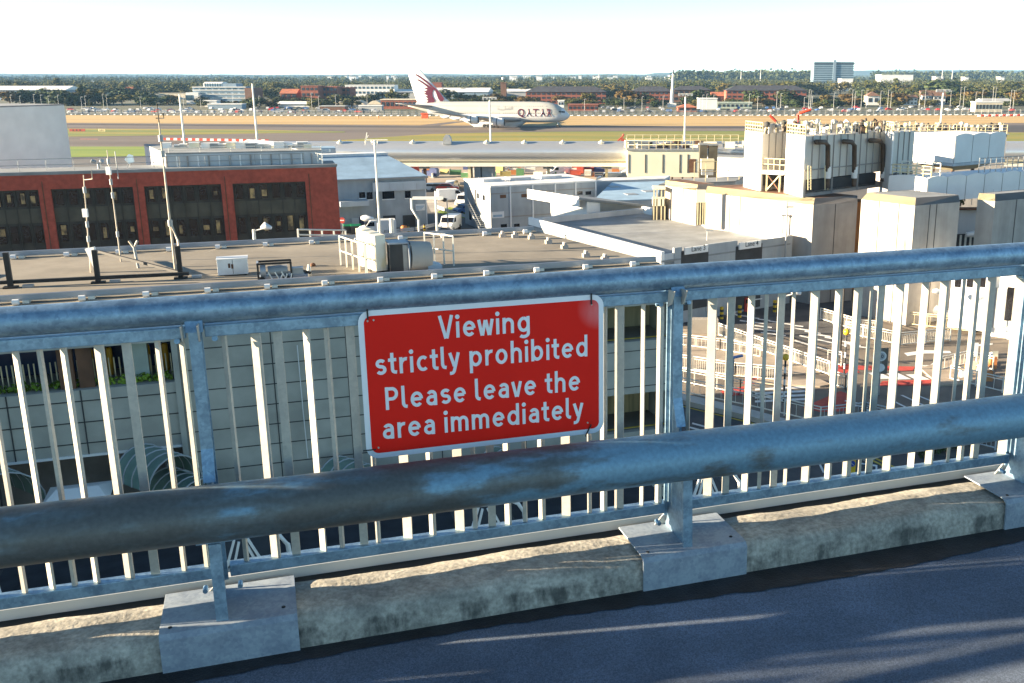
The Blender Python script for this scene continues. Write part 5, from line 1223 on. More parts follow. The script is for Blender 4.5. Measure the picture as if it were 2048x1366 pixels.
def lanebox(px0, py0, px1, py1, t0, t1, m, name, par=None):
    a = LF.at(px0, py0); c = LF.at(px1, py1); z0, z1 = min(a[1], c[1]), max(a[1], c[1])
    P = [LF.o + LF.u * x + LF.n * y for x, y in ((a[0], t0), (c[0], t0), (c[0], t1), (a[0], t1))]
    return MB().hexa([p - lo * 1 + Vector((0, 0, z0)) for p in P], [p - lo * 1 + Vector((0, 0, z1)) for p in P]).build(name, m, par or LB)
lane_rt = LB
def z6(zx, zy): return 1348 + zx / 2.9057, 100 + zy / 2.9057
for nm, (a, b), tx in (('3', ((40, 1150), (190, 1490)), 'Lane 3'), ('4', ((357, 1122), (497, 1490)), 'Lane 4')):
    sg = lanebox(*z6(a[0] + 14, a[1] - 2), *z6(b[0] - 2, a[1] + 20), -.25, -.1, m_white, 'lane_sign')
    v, f = text_mesh(tx, 0.62, 0.004); p = LF.at(*z6((a[0] + b[0]) / 2 - 16, a[1] + 17)); bb_ = text_w(v)
    P = [LF.o + LF.u * (p[0] - .2 + q[0]) - LF.n * .27 + Vector((0, 0, p[1] - .02 + q[1])) - lo for q in v]
    MB().add(P, f).build('lane_lettering', m_joint, sg)
    lanebox(*z6(a[0], a[1] + 20), *z6(*b), -.06, .2, m_joint, 'lane_opening')
for a, c in (((0, 1150), (38, 1490)), ((192, 1130), (355, 1490)), ((499, 1105), (668, 1490))):
    lanebox(*z6(a[0], a[1]), *z6(*c), -.04, .18, m_pale, 'wall_panel')
for px in (1356, 1467):
    p = LF.at(px, 495); q = LF.o + LF.u * p[0] - LF.n * .3; MB().tube([q - lo + Vector((0, 0, -lo.z + .05)), q - lo + Vector((0, 0, p[1] - lo.z + .3))], .14, 8).build('pillar', m_white, LB)
# ---- boiler house: concrete bays with sloping parapets
def bay(name, label, lip, top, zl=9.4, zt=9.9, splits=(), wallm=m_gpan):
    P = [Pz(x, y, zl) for x, y in lip]; T = [Pz(x, y, zt) for x, y in top]
    P.append(P[0] + P[2] - P[1]); T.append(T[0] + T[2] - T[1])
    o = Vector((P[1].x, P[1].y, 0)); rt = empty(name, o, 0, label, 'building')
    P = [p - o for p in P]; T = [t - o for t in T]
    MB().prism([(p.x, p.y) for p in P], 0, zl).build('wall', wallm, rt)
    for k in range(4):
        a, b = P[k], P[(k + 1) % 4]; c, d = T[(k + 1) % 4], T[k]
        MB().add([a, b, c, d, a * .98 + Vector((0, 0, -.05)), b * .98 + Vector((0, 0, -.05))], [(0, 1, 2, 3), (0, 3, 2, 1)]).build('parapet', m_cap if k == 0 else m_capg, rt)
    MB().prism([(t.x, t.y) for t in T], zt - .3, zt - .02).build('roof', m_rust if zl < 10 else m_groof, rt)
    for (i, t) in splits:
        a, b = P[i], P[i + 1]; p = a + (b - a) * t; u = (b - a).normalized(); n = Vector((u.y, -u.x, 0))
        MB().bar(Vector((p.x, p.y, 0)) + n * .012, Vector((p.x, p.y, zl)) + n * .012, .05).build('panel_joint', m_joint, rt)
    return rt, o, P
b1, o1, P1 = bay('boiler_house_bay', 'pale concrete building with sloping parapet carrying the cooling units', [(1410, 385.6), (1627, 409.7), (1715, 405.5)], [(1415, 372), (1630, 396), (1715, 391)], splits=((0, .25), (0, .35), (0, .78), (1, .5)))
b2, o2, P2 = bay('boiler_house_bay', 'pale concrete bay with sloping parapet in front of the scalloped white wall', [(1723, 398.7), (1830, 411.5), (1920, 404)], [(1735.6, 385), (1832, 395.5), (1917, 390)], 10.4, 10.9, splits=((0, .35), (0, .72), (1, .33), (1, .48)))
b3, o3, P3 = bay('boiler_house_bay', 'grey concrete bay at the right edge beyond the white recess', [(1955, 400), (1990, 402.5), (2140, 390)], [(1958, 386), (1990, 388), (2138, 376)], 10.4, 10.9, splits=((1, .28), (1, .55)))
b0, o0, P0 = bay('boiler_house_bay', 'white sunlit concrete bay left of the yellow panelled recess', [(1330, 371), (1393, 382), (1430, 380)], [(1331, 360), (1396, 369), (1428, 367)], splits=((0, .6),))
core, cl = pxp('boiler_house_core', 'recessed orange brown wall between the concrete bays', 'building', [(1395, 388), (1700, 402), (1740, 399)], 9.0, 0, m_orange, m_rust)
yp = Fr('louvre_panel', (1393, 388), (1411, 390), d=100, label='yellow panel with dark louvre slots between two concrete bays', cat='panel')
wbox(1393, 380, 1411, 405, 0, .3, 'yellow_panel', m_cream, yp); wbox(1393, 405, 1411, 450, .1, .3, 'louvre_back', m_joint, yp)
for px in (1395, 1400, 1405, 1409): wbox(px, 405, px + 1.2, 450, 0, .08, 'louvre_bar', m_raily, yp)
rc = Fr('recess_wall', (1916, 420), (1992, 414), d=99, label='white recess wall with a dark grille between two grey concrete bays', cat='wall')
wbox(1912, 418, 1996, 468, 0, .3, 'wall', m_palec, rc); wbox(1912, 468, 1996, 640, .05, .3, 'grille', m_joint, rc); wbox(1912, 415, 1996, 419, -.6, .3, 'planter_ledge', m_rust, rc)
for k in range(7): wbox(1920 + k * 10, 470, 1921 + k * 10, 500, -.05, .04, 'grille_bar', m_railw, rc)
fb_ = empty('floodlight', rc.root.location + Vector((rc.u * rc.at(1942, 465)[0])) - rc.n * .8, 0, 'white floodlight housing above the dark grille', 'floodlight')
zf = rc.at(1942, 467)[1]; MB().tube([(-.75, 0, zf), (.3, 0, zf + .1), (.6, 0, zf + .1)], [.25, .35, .1], 10).build('housing', m_white, fb_); MB().bar((0, 0, zf), (0, .9, zf + .1), .08).build('bracket', m_steelp, fb_)
railing('recess_railing', 'thin grey railing above the white recess wall', [Pd(1922, 411, 98.6), Pd(1984, 407, 99.8)], 1.4, 1.2, m_steelp, .03)
vp = Pd(1922, 412, 98.4)
wd = empty('wall_weed', vp, 0, 'small green weed growing on the ledge between the concrete bays', 'plant'); g_ = MB(); leaf_blob(g_, (0, 0, .6), .35, .3, .75, 60, .13, random.Random(2)); g_.build('leaves', m_leaf, wd); MB().tube([(0, 0, -.1), (0, 0, .8)], .02, 5).build('stem', m_bark, wd)
# scalloped white wall block and the white tank above
def scallop(name, label, pts, z1, z0, nl, nf, amp, wallm=m_white, base=None):
    P = [Pz(x, y, z1) for x, y in pts]; P.append(P[0] + P[2] - P[1]); o = Vector((P[1].x, P[1].y, 0)); rt = empty(name, o + Vector((0, 0, z0)), 0, label, 'building')
    P = [p - o for p in P]
    MB().prism([(p.x, p.y) for p in P], 0, z1 - z0 - amp * 1.2).build('core_wall', wallm, rt)
    for (i, n, m) in ((0, nl, m_white), (1, nf, wallm)):
        a, b = P[i], P[i + 1]; L_ = (b - a); L_.z = 0; L_ = L_.length; u = (b - a); u.z = 0; u.normalize(); nn = Vector((u.y, -u.x, 0)); mb = MB(); K = 10
        for j in range(n):
            for k in range(K):
                t0 = (j + k / K) / n; t1 = (j + (k + 1) / K) / n
                f0 = amp * math.sin(math.pi * k / K) ** .8; f1 = amp * math.sin(math.pi * (k + 1) / K) ** .8
                A0 = Vector((a.x, a.y, 0)) + u * L_ * t0 + nn * (.06 + f0 * .2); A1 = Vector((a.x, a.y, 0)) + u * L_ * t1 + nn * (.06 + f1 * .2); h0, h1 = z1 - z0 - amp + f0, z1 - z0 - amp + f1
                B0, B1 = A0 - nn * .25, A1 - nn * .25
                mb.add([A0, A1, A1 + Vector((0, 0, h1)), A0 + Vector((0, 0, h0)), B1 + Vector((0, 0, h1)), B0 + Vector((0, 0, h0))], [(0, 1, 2, 3), (3, 2, 4, 5)])
        mb.build('scalloped_face', m, rt)
        for j in range(1, n):
            p = Vector((a.x, a.y, 0)) + u * L_ * (j / n) + nn * .07; MB().bar(p, p + Vector((0, 0, z1 - z0 - amp)), .04).build('seam', m_capg, rt)
    return rt, o, P
sw, so2, SP = scallop('scalloped_wall', 'white plant enclosure with scalloped top edge behind the concrete bays', [(1779, 347), (1856, 353), (2140, 333)], 11.75, 9.3, 1, 8, .20)
tk, to2, TP = scallop('white_tank', 'bright white square tank with scalloped rim raised on a funnel base', [(1813, 262), (1912, 268), (2012, 262.5)], 14.75, 11.6, 1, 3, .20)
q = [Vector((p.x, p.y, 0)) for p in TP]; cen = (q[0] + q[1] + q[2] + q[3]) / 4
MB().hexa([cen + (p - cen) * .45 + Vector((0, 0, -1.1)) for p in (q[1], q[2], q[3], q[0])], [cen + (p - cen) * .98 + Vector((0, 0, -.1)) for p in (q[1], q[2], q[3], q[0])]).build('funnel', m_cap, tk)
MB().hexa([cen + (p - cen) * 1.04 + Vector((0, 0, -.35)) for p in (q[1], q[2], q[3], q[0])], [cen + (p - cen) * 1.04 + Vector((0, 0, -.02)) for p in (q[1], q[2], q[3], q[0])]).build('tray', m_palec, tk)
for k in range(4): MB().bar(cen + (q[k] - cen) * .4 + Vector((0, 0, -3.2)), cen + (q[k] - cen) * .4 + Vector((0, 0, -.4)), .3).build('leg', m_rust, tk)
a, b = SP[0] + so2, SP[1] + so2; a.z = b.z = 11.6
u_ = (SP[2] - SP[1]); u_.z = 0; u_.normalize()
railing('tank_railing', 'bright cream double railing below the white tank', [a + u_ * .4, b + u_ * .4], 1.05, .75, m_raily, .045, 3)
railing('tank_railing', 'bright cream railing behind the first one under the white tank', [a + u_ * 1.6, b + u_ * 1.6], 1.3, .9, m_railw, .045, 3)
railing('edge_railing', 'dark railing on the scalloped enclosure at the right edge', [SP[1] + so2 + u_ * 7 + Vector((0, 0, 0)), SP[1] + so2 + u_ * 16], 1.4, .8, m_steelp, .04, 2)
# cooling units
def unit(name, label, pts, z1, z0, leg=1.6):
    P = [Pz(x, y, z1) for x, y in pts]; P.append(P[0] + P[2] - P[1]); o = Vector((P[1].x, P[1].y, z0)); rt = empty(name, o, 0, label, 'cooling unit')
    P = [Vector((p.x - o.x, p.y - o.y, 0)) for p in P]
    MB().prism([(p.x, p.y) for p in P], leg, z1 - z0).build('casing', mat('plant_casing', (0.56, 0.53, 0.47), 0.6, var=.08, scale=.7, stretch=(1, 1, .25)), rt); MB().prism([(p.x * .985, p.y * .985) for p in P], 0, .5).build('skirting', m_gpan, rt)
    a, b = P[0], P[1]; u = (b - a).normalized(); n = Vector((u.y, -u.x, 0))
    MB().hexa([a + n * .04, b + n * .04, b - n * .1, a - n * .1], [p + Vector((0, 0, z1 - z0 + .05)) for p in (a + n * .04, b + n * .04, b - n * .1, a - n * .1)]).build('end_wall', m_white, rt)
    a, b = P[1], P[2]; L_ = (b - a).length; u = (b - a).normalized(); n = Vector((u.y, -u.x, 0)); k = 0
    nj = max(2, int(L_ / 1.1))
    for j in range(1, nj): p = a + u * (L_ * j / nj) + n * .04; MB().bar(p + Vector((0, 0, leg)), p + Vector((0, 0, z1 - z0)), .09).build('casing_rib', m_capg, rt)
    MB().bar(a + n * .06 + Vector((0, 0, leg + .9)), b + n * .06 + Vector((0, 0, leg + .9)), .1).build('casing_rib', m_capg, rt)
    for p in P + [P[1] + (P[2] - P[1]) * .33, P[1] + (P[2] - P[1]) * .66]:
        q = p * .97 + (P[0] + P[2]) * .015; MB().bar(q, q + Vector((0, 0, leg)), .25).build('leg', m_capg, rt)
    MB().prism([((p * .9).x, (p * .9 + n * 0).y) for p in P], .3, leg - .1).build('fan_void', m_joint, rt)
    return rt, o, P, u, n
u2, uo2, UP2, uu2, un2 = unit('cooling_unit', 'large cooling unit with white end wall and three brown pipes on its grey side', [(1574, 268), (1611, 273), (1773, 262)], 15.5, 9.88)
u1, uo1, UP1, uu1, un1 = unit('cooling_unit', 'cooling unit with tall white end wall left of the large piped one', [(1491, 262), (1525, 266.5), (1640, 258)], 15.5, 9.88)
u3, uo3, UP3, uu3, un3 = unit('cooling_unit', 'narrow cooling unit with white end between the piped one and the white tank', [(1772, 263), (1787, 265.5), (1830, 262)], 15.5, 9.88)
UF = Fr(None, (1611, 273), (1773, 262), z=15.5)
def ufp(px, py, t): x, z = UF.at(px, py, -t); p = UF.o + UF.u * x - UF.n * t; return Vector((p.x, p.y, z)) - uo2
for a, b, c, e in (((1633, 284), (1650, 284), (1656, 291), (1655, 376)), ((1688, 283), (1703, 284), (1709, 291), (1708, 372)), ((1741, 281), (1760, 282), (1766, 290), (1765, 362))):
    po = MB().tube([ufp(*a, .05), ufp(*a, .5), ufp(a[0] + 4, a[1], .6), ufp(*b, .6), ufp(*c, .6), ufp(*e, .6)], .24, 10).build('coolant_pipe', m_pipeb, u2)
    p = ufp(c[0], 345, .6); MB().tube([p - Vector((0, 0, .55)), p + Vector((0, 0, .55))], .30, 10).build('white_lagging', m_white, po)
for px in (1616, 1650):
    p0, p1 = ufp(px, 332, .5), ufp(px, 380, .5)
    ld = MB(); ld.bar(p0, p1, .08); ld.bar(p0 + uu2 * .45, p1 + uu2 * .45, .08)
    for k in range(9): q = p0 + (p1 - p0) * (k / 9); ld.bar(q, q + uu2 * .45, .06)
    ld.build('ladder', m_raily, u2)
# platform between the two units
pa, pb_ = uo1 + UP1[1] + uu1 * .2, uo2 + UP2[0]
pf_ = empty('access_platform', (pa.x, pa.y, 9.88), 0, 'braced access platform with railing between the two white-ended cooling units', 'platform')
dv = Vector((pb_.x - pa.x, pb_.y - pa.y, 0))
MB().bar(Vector((0, 0, 1.9)), dv + Vector((0, 0, 1.9)), .9, .35).build('platform_deck', m_white, pf_)
for t in (.22, .78): MB().bar(dv * t, dv * t + Vector((0, 0, 1.8)), .14).build('leg', m_raily, pf_)
MB().bar(dv * .25 + Vector((0, 0, .2)), dv * .75 + Vector((0, 0, 1.6)), .1).build('brace', m_raily, pf_); MB().bar(dv * .75 + Vector((0, 0, .2)), dv * .25 + Vector((0, 0, 1.6)), .1).build('brace', m_rust, pf_)
railing('platform_railing', 'cream railing on the platform between the cooling units', [pf_.location + Vector((0, 0, 2.1)), pf_.location + dv + Vector((0, 0, 2.1))], 1.1, .7, m_raily, .045)
for rt_o, P_, lab in ((uo1, UP1, 'left white-ended'), (uo2, UP2, 'large piped'), (uo3, UP3, 'narrow third')):
    a = rt_o + P_[0]; b = rt_o + P_[1]; c = rt_o + P_[2]; a.z = b.z = c.z = 15.5
    railing('unit_railing', 'cream railing round the top of the ' + lab + ' cooling unit', [a, b], 1.0, .6, m_raily, .045, 3)
    railing('unit_railing', 'cream railing along the long side of the ' + lab + ' cooling unit', [b, c], 1.0, 1.2, m_raily, .035, 2)
rv = random.Random(31)
for i in range(130):
    px = 1530 + i * 3.7; lim = 1770
    d = rv.uniform(98, 108) if px < lim else rv.uniform(130, 137); p = Pd(px, 260, d); z0 = 15.5 if px < lim else 14.0
    if px >= lim: z0 = CZ + ray(px, 262).z / ray(px, 262).y * d
    h = rv.uniform(.4, 1.1); mm_ = rv.choice([m_steelp, m_capg, m_joint, m_joint, m_railw, m_pipeb, m_raily, m_capg])
    if i % 3 == 0: mb = MB().tube([(0, 0, 0), (0, 0, h), (.3, 0, h + .15), (.5, 0, h - .1)], .10, 6)
    elif i % 3 == 1: mb = MB().lathe((0, 0, 0), [(.12, 0), (.12, h * .6), (.28, h * .62), (.3, h), (.05, h + .12)], 8)
    else: mb = MB().box(-.3, .3, -.2, .2, 0, h * .8).box(-.36, .36, -.26, .26, h * .8, h * .86)
    o = mb.build('vent_pipe', mm_); o.location = (p.x, p.y, z0); o.rotation_euler = (0, 0, rv.uniform(0, 6))
    tag(o, 'small valve, cowl or vent pipe crowding the top of the cooling plant', 'vent', 'vents and valves on top of the cooling plant')
# support frame carrying the far vents so they do not float
pA = Pd(1762, 262, 134); pB = Pd(1985, 262, 134); zA = CZ + ray(1770, 263).z / ray(1770, 263).y * 134
ft = empty('far_plant_deck', (pA.x, 129, 0), 0, 'far plant house whose crowded roof shows behind the white tank', 'building')
MB().box(0, pB.x - pA.x, 0, 10, 0, zA - .15).build('wall', m_gpan, ft); MB().box(-.2, pB.x - pA.x + .2, -.2, 10.2, zA - .15, zA - .02).build('roof', m_groof, ft)
railing('far_plant_railing', 'yellowish railing along the far plant house roof', [Vector((pA.x, 129.1, zA)), Vector((pB.x, 129.1, zA))], 1.1, .9, m_raily, .04, 3)
# red derrick arms seen above the plant
for pts, lab in (([(1540, 231), (1553, 244)], 'short red jib arm tilted left above the cooling units'), ([(1596, 245), (1596, 230), (1600, 226), (1622, 219)], 'red jib arm with raised boom above the cooling units')):
    pipe_run('red_jib', lab, pts, 118, .16, mat('signal_red', (0.60, 0.05, 0.02), 0.5), 'jib')
# ---- cream plant house on stilts with roof clutter
CP = Fr('cream_plant_house', (1255, 301), (1400, 300), d=188, label='cream panelled plant house on stilts at the end of the silver tube', cat='plant house')
c0 = CP.root; cw = CP.w; zt_ = CP.at(1255, 301)[1]; zb_ = CP.at(1300, 354)[1]
MB().box(0, cw, 0, 8, zb_, zt_).build('wall', m_cream, c0); MB().box(-.2, cw + .2, -.2, 8.2, zt_, zt_ + .25).build('roof', m_groof, c0)
for px in (1257, 1290, 1325, 1359, 1375): wbox(px, 309, px + 1.6, 346, -.05, .02, 'panel_joint', m_joint, CP)
wbox(1378, 318, 1391, 345, -.05, .02, 'door', m_rust, CP)
for k in range(7): x = cw * (k + .3) / 7; MB().box(x, x + .3, 0.3, .6, 0, zb_).build('stilt', m_rust, c0)
wl_ = lambda x, y, z: c0.location + CP.u * x + CP.n * y + Vector((0, 0, z))
railing('plant_house_railing', 'cream railing around the roof of the cream plant house', [wl_(-.1, 7, zt_ + .25), wl_(-.1, 0, zt_ + .25), wl_(cw, 0, zt_ + .25)], 1.6, 1.3, m_raily, .06, 2)
railing('plant_house_railing', 'cream railing along the far side of the plant house roof', [wl_(0, 7.5, zt_ + .9), wl_(cw + 8, 7.5, zt_ + .9)], 1.5, 1.5, m_raily, .06, 2)
for i in range(26):
    x = rv.uniform(.5, cw + 9); y = rv.uniform(1.5, 6.5); s_ = rv.uniform(.4, 1.3)
    rt = empty('roof_unit', wl_(x, y, zt_ + .25), rv.uniform(-.2, .2), 'small machine or duct end on the crowded cream plant house roof', 'roof unit', 'machines on the plant house roof')
    MB().box(-s_, s_, -.5, .5, 0, rv.uniform(.5, 1.3)).build('casing', rv.choice([m_white, m_groof, m_steelp, m_rust, m_cream, m_joint]), rt); MB().bar((-s_, 0, .35), (s_ + .6, .2, .35), .2).build('duct_stub', m_railw, rt)
ex, el = pxp('white_annex', 'white walled annex with shaded lower half between plant house and cooling units', 'building', [(1400, 312), (1436, 309), (1530, 312)], 10.2, 0, m_white, m_groof)
for (x0_, x1_, yb, yt, lab) in ((1399, 1414, 330, 287, 'dark brown flue on the left of a pair behind the machine'), (1417, 1434, 345, 288, 'taller brown flue on the right of a pair behind the machine')):
    p0 = Pd(x0_, yb, 128); p1 = Pd(x1_, yb, 128); z1 = Pd(x0_, yt, 128).z
    rt = empty('brown_flue', (p0.x, 128, 0), 0, lab, 'flue'); MB().box(0, p1.x - p0.x, 0, 1.2, 0, z1 - .2).build('stack', m_spand, rt); MB().box(-.1, p1.x - p0.x + .1, -.1, 1.3, z1 - .2, z1).build('cap', m_groof, rt)
mp_ = Pd(1402, 352, 122); mq = Pd(1428, 352, 122)
mr_ = empty('roof_machine', (mp_.x, 122, mp_.z), 0, 'tan boxed machine on a low frame in front of the brown flues', 'machine'); mwid = mq.x - mp_.x
MB().box(0, mwid, 0, 1.2, .8, 2.0).build('housing', m_cap, mr_); MB().box(.1, mwid - .1, -.05, 1.2, .1, .75).build('frame', m_steelp, mr_)
gp_, gpl = pxp('low_grey_roof', 'low grey roof carrying the tan machine and thin railings', 'building', [(1318, 369), (1470, 362), (1490, 352)], 9.0, 0, m_pale, m_groof)
railing('low_roof_railing', 'thin pale railing in front of the tan machine', [Pd(1388, 364, 113), Pd(1478, 360, 114.5)], 2.2, 1.4, m_raily, .04, 2)
# small stair tower
stw = Fr('stair_tower', (1306, 380), (1331, 380), d=108, label='small cream stair tower with caged ladder by the white bay', cat='tower')
wbox(1306, 398, 1331, 412, 0, 2, 'cream_wall', m_cream, stw); wbox(1306, 375, 1331, 379, -.1, 2, 'top_slab', m_cream, stw)
for px in (1307, 1313, 1322, 1329): wbox(px, 378, px + 1.5, 440, 0, .1, 'post', m_raily, stw)
wbox(1306, 412, 1331, 450, .5, 2, 'dark_void', m_joint, stw)
# ================================================================== the near office with the gravel roof, and what lies below the bridge
AF = Fr('gravel_roof_office', (0, 650), (1355, 560), z=11.5, az=18.7, label='nearest concrete-panelled office with a flat gravel roof just below the bridge', cat='office building')
a0 = AF.root; AX1 = AF.at(1356, 720)[0]; AX0 = -34.0
bkL = AF.top(0, 506, 11.5); bkR = AF.top(1060, 459, 11.5); frR = AF.top(1318, 525, 11.5)
m_conc = mat('pale_concrete_panel', (0.40, 0.385, 0.33), 0.9, var=0.15, scale=0.7, bump=0.3, bscale=25, detail=9)
m_conc2 = mat('brownish_concrete', (0.27, 0.235, 0.21), 0.9, var=0.18, scale=0.6, bump=0.3, bscale=25, detail=9)
DPT = bkL[1]; mottle(m_conc2, 0.3, 0.8, 1.1)
roofp = [(AX0, 0), (AX1, 0), (frR[0], max(frR[1], .2)), (bkR[0], bkR[1]), (AX0, DPT)]
MB().prism(roofp, 11.35, 11.5).build('roof', m_gravel, a0)
def zA(px, py): return AF.at(px, py)
XS = AF.at(364, 800)[0]        # where the left, recessed-window part ends
zw1t = AF.at(180, 695)[1]; zw1b = AF.at(180, 779)[1]; zlow = AF.at(180, 908)[1]
XR0, XR1 = AF.at(1210, 650)[0], AF.at(1342, 650)[0]; zr1t, zr1b = AF.at(1260, 613)[1], AF.at(1260, 684)[1]; zr2t, zr2b = AF.at(1280, 786)[1], AF.at(1280, 862)[1]
# body behind, then the front skin with real openings
MB().prism([(AX0, 3.2), (AX1 - .3, 3.2), (min(frR[0], AX1) - .3, 6), (bkR[0], bkR[1] - .2), (AX0, DPT - .2)], 0, 11.35).build('inner_wall', m_conc2, a0)
sk = MB()
sk.box(AX0, XS, 0, .35, zw1t, 11.35); sk.box(AX0, XS, 0.02, .35, zlow, zw1b)
sk.box(XS, XR0, 0.0, .35, 0, 11.35)
sk.box(XR0, AX1, 0, .35, zr1t, 11.35); sk.box(XR0, AX1, 0, .35, zr2t, zr1b); sk.box(XR0, AX1, 0, .35, 0, zr2b); sk.box(XR1, AX1, 0, .35, zr1b, zr1t); sk.box(XR1, AX1, 0, .35, zr2b, zr2t)
sk.box(AX1 - .35, AX1, .35, 8, 0, 11.35)
sk.build('wall', m_conc, a0)
ph_ = (11.35 - 0.6) / 12.4
lv_ = [AF.at(620, y)[1] for y in (680, 718, 758, 798, 837, 878, 918)]
step = (lv_[0] - lv_[-1]) / 6
z = lv_[0] + step
while z > 0.3:
    MB().box(XS + .1, XR0 - .05, -.012, .02, z - .022, z + .022).build('panel_joint', m_joint, a0)
    if z < zr1t and not (zr1b < z < zr1t) and not (zr2b < z < zr2t): MB().box(XR0, AX1, -.012, .02, z - .02, z + .02).build('panel_joint', m_joint, a0)
    if zlow < z < zw1b or z > zw1t: MB().box(AX0, XS - .1, -.012, .03, z - .02, z + .02).build('panel_joint', m_joint, a0)
    z -= step
for px in (552, 700, 880, 1050): x = AF.at(px, 800)[0]; MB().box(x - .022, x + .022, -.014, .02, 0.3, 11.3).build('panel_joint', m_joint, a0)
for px in (170, 20): x = AF.at(px, 850)[0]; MB().box(x - .022, x + .022, -.014, .02, zlow, zw1b).build('panel_joint', m_joint, a0)
MB().box(XS - .18, XS + .05, -.12, .0, 0, 11.2).build('corner_pilaster', m_conc, a0)
x = AF.at(376, 800)[0]; MB().tube([(x, -.12, 0), (x, -.12, 11.2)], .07, 8).build('downpipe', m_pale, a0)
MB().box(AX0, XS, -.05, .36, zlow - .10, zlow).build('white_edge', m_white, a0)
# left windows: planting, fence and yellow posts stand for reflections in the glass
gal = MB().box(AX0, XS, .36, 3.1, zw1b - .3, zw1b - .02).build('reflected_floor', m_concrete, a0)
MB().box(AX0, XS, 3.0, 3.15, zw1b, zw1t).build('reflection_backing', mat('navy_glass', (0.02, 0.035, 0.09), 0.2), a0)
hg = MB(); rh = random.Random(6); 
for i in range(60): leaf_blob(hg, (XS - .5 - i * .42, .6, zw1b + .12), .34, .22, .24, 34, .09, rh)
hg.build('reflected_planting', leafmat('bright_foliage', (0.16, 0.26, 0.03), (0.22, 0.32, 0.05), (0.30, 0.33, 0.08)), a0)
fk = MB()
for i in range(120): x = XS - .4 - i * .2; fk.box(x, x + .045, 1.25, 1.29, zw1b, zw1b + .95)
fk.build('picket_row', m_raily, a0)
for px in (183, 222, 298, 334): x, zt_ = AF.at(px, 735, 2.1); MB().lathe((x, 2.1, zw1b), [(.13, 0), (.13, 1.1), (.10, 1.2)], 8).build('reflected_post', mat('yellow_paint', (0.75, 0.38, 0.02), 0.5), a0)
for px in (128, 167): x = AF.at(px, 735)[0]; MB().box(x - .28, x + .28, .30, .5, zw1b, zw1t).build('reflected_pillar', m_rust, a0)
x = AF.at(272, 740, .8)[0]; MB().box(x - .45, x + .5, .9, 1.2, zw1b, zw1t - .1).build('reflected_screen', mat('pale_green_glass', (0.38, 0.46, 0.42), 0.3), a0)
# right windows: recesses whose contents stand for reflections in the glass
for k, (z0, z1) in enumerate(((zr1b, zr1t), (zr2b, zr2t))):
    rc_ = MB().box(XR0, XR1, .36, 3.0, z0 - .2, z0 - .02).build('reflected_ground', m_gravel, a0)
    MB().box(XR0, XR1, 2.9, 3.1, z0, z1).build('reflected_boards', mat('straw_boards', (0.46, 0.36, 0.18), 0.8, var=.25, scale=1.5, stretch=(3, 1, .3)) if k else mat('cream_boards', (0.44, 0.38, 0.22), 0.8, var=.12, scale=1.5, stretch=(3, 1, .3)), a0)
    for px in (1238, 1287): x = AF.at(px, 650, 1.0)[0]; MB().box(x - .04, x + .04, 1.0, 1.08, z0, z1).build('reflected_fence_post', m_white, a0)
    MB().box(XR0, XR1, .6, .72, z0 - .02, z0 + .01).build('reflected_yellow_line', m_yellow_mark, a0)
# long guard beams on the roof, on their blocks
def rw_(x, y, z): return a0.location + AF.u * x + AF.n * y + Vector((0, 0, z))
yF = AF.top(345, 575, 11.75)[1]; yB = AF.top(345, 491, 11.75)[1]
m_beam = mat('dull_aluminium', (0.30, 0.33, 0.37), 0.45, metal=0.3, var=0.08, scale=1.2)
for (y, xa_, xb_, lab) in ((yF, AX0, AF.top(1312, 519, 11.7)[0], 'long grey double guard beam near the front edge of the gravel roof'), (yB, AX0, AF.top(1075, 462, 11.7)[0], 'long grey double guard beam along the back edge of the gravel roof')):
    gbm = empty('guard_beam', rw_(xa_, y, 11.5), AF.az, lab, 'guard beam')
    MB().extr([(-.17, .16), (.17, .16), (.17, .30), (.05, .36), (-.05, .30), (-.17, .36)], 0, 0, xb_ - xa_).build('beam', m_beam, gbm)
    MB().box(0, xb_ - xa_, -.20, -.175, .10, .17).build('cable_tray', m_steelp, gbm)
    x = 1.0
    while x < xb_ - xa_:
        MB().box(x - .13, x + .13, -.30, .2, 0, .13).build('foot_block', m_railw, gbm); MB().tube([(x - .45, -.55, .13), (x - .2, -.55, .13)], .13, 10).build('counterweight', m_white, gbm)
        x += 2.55
for i, (px, py) in enumerate(((1063, 478), (1097, 487), (1129, 497), (1172, 514), (1210, 521), (1005, 474), (1030, 475))):
    p = Pz(px, py, 11.5); o = MB().extr([(-.18, 0), (.18, 0), (.18, .2), (.08, .2), (.06, .36), (-.06, .36), (-.08, .2), (-.18, .2)], 1, -.17, .17).build('roof_weight', m_gpan); o.location = p; o.rotation_euler = (0, 0, AF.az)
    tag(o, 'pale concrete block with upright stub at the corner of the gravel roof by the canopy', 'roof block', 'roof blocks by the canopy')
# dark steel mast frame with its poles
m_blk = mat('black_steel', (0.022, 0.020, 0.018), 0.7, var=.3)
def rp_(px, py, z=11.5): return Pz(px, py, z)
for (a, c, lab) in (((8, 505), (22, 576), 'short black stanchion at the left end of the mast frame'), ((178, 500), (197, 566), 'short black stanchion under the white cable box'), ((347, 492), (362, 557), 'short black stanchion at the foot of the tallest mast')):
    b = rp_(*c); d = b.y; t = Pd(a[0], a[1], d); rt = empty('mast_stanchion', b, AF.az, lab, 'stanchion')
    MB().bar((0, 0, 0), (0, 0, t.z - 11.5), .22).build('upright', m_blk, rt); MB().box(-.3, .3, -.2, .2, 0, .08).build('foot', m_blk, rt); MB().box(.5, .95, -.2, .1, 0.01, .12).build('ballast', m_steelp, rt)
p, q = rp_(-60, 568, 11.75), rp_(378, 547, 11.75)
tag(MB().bar(Vector((0, 0, 0)), q - p, .16).build('frame_rail', m_blk), 'long horizontal black rail of the mast frame on the gravel roof', 'rail').location = p
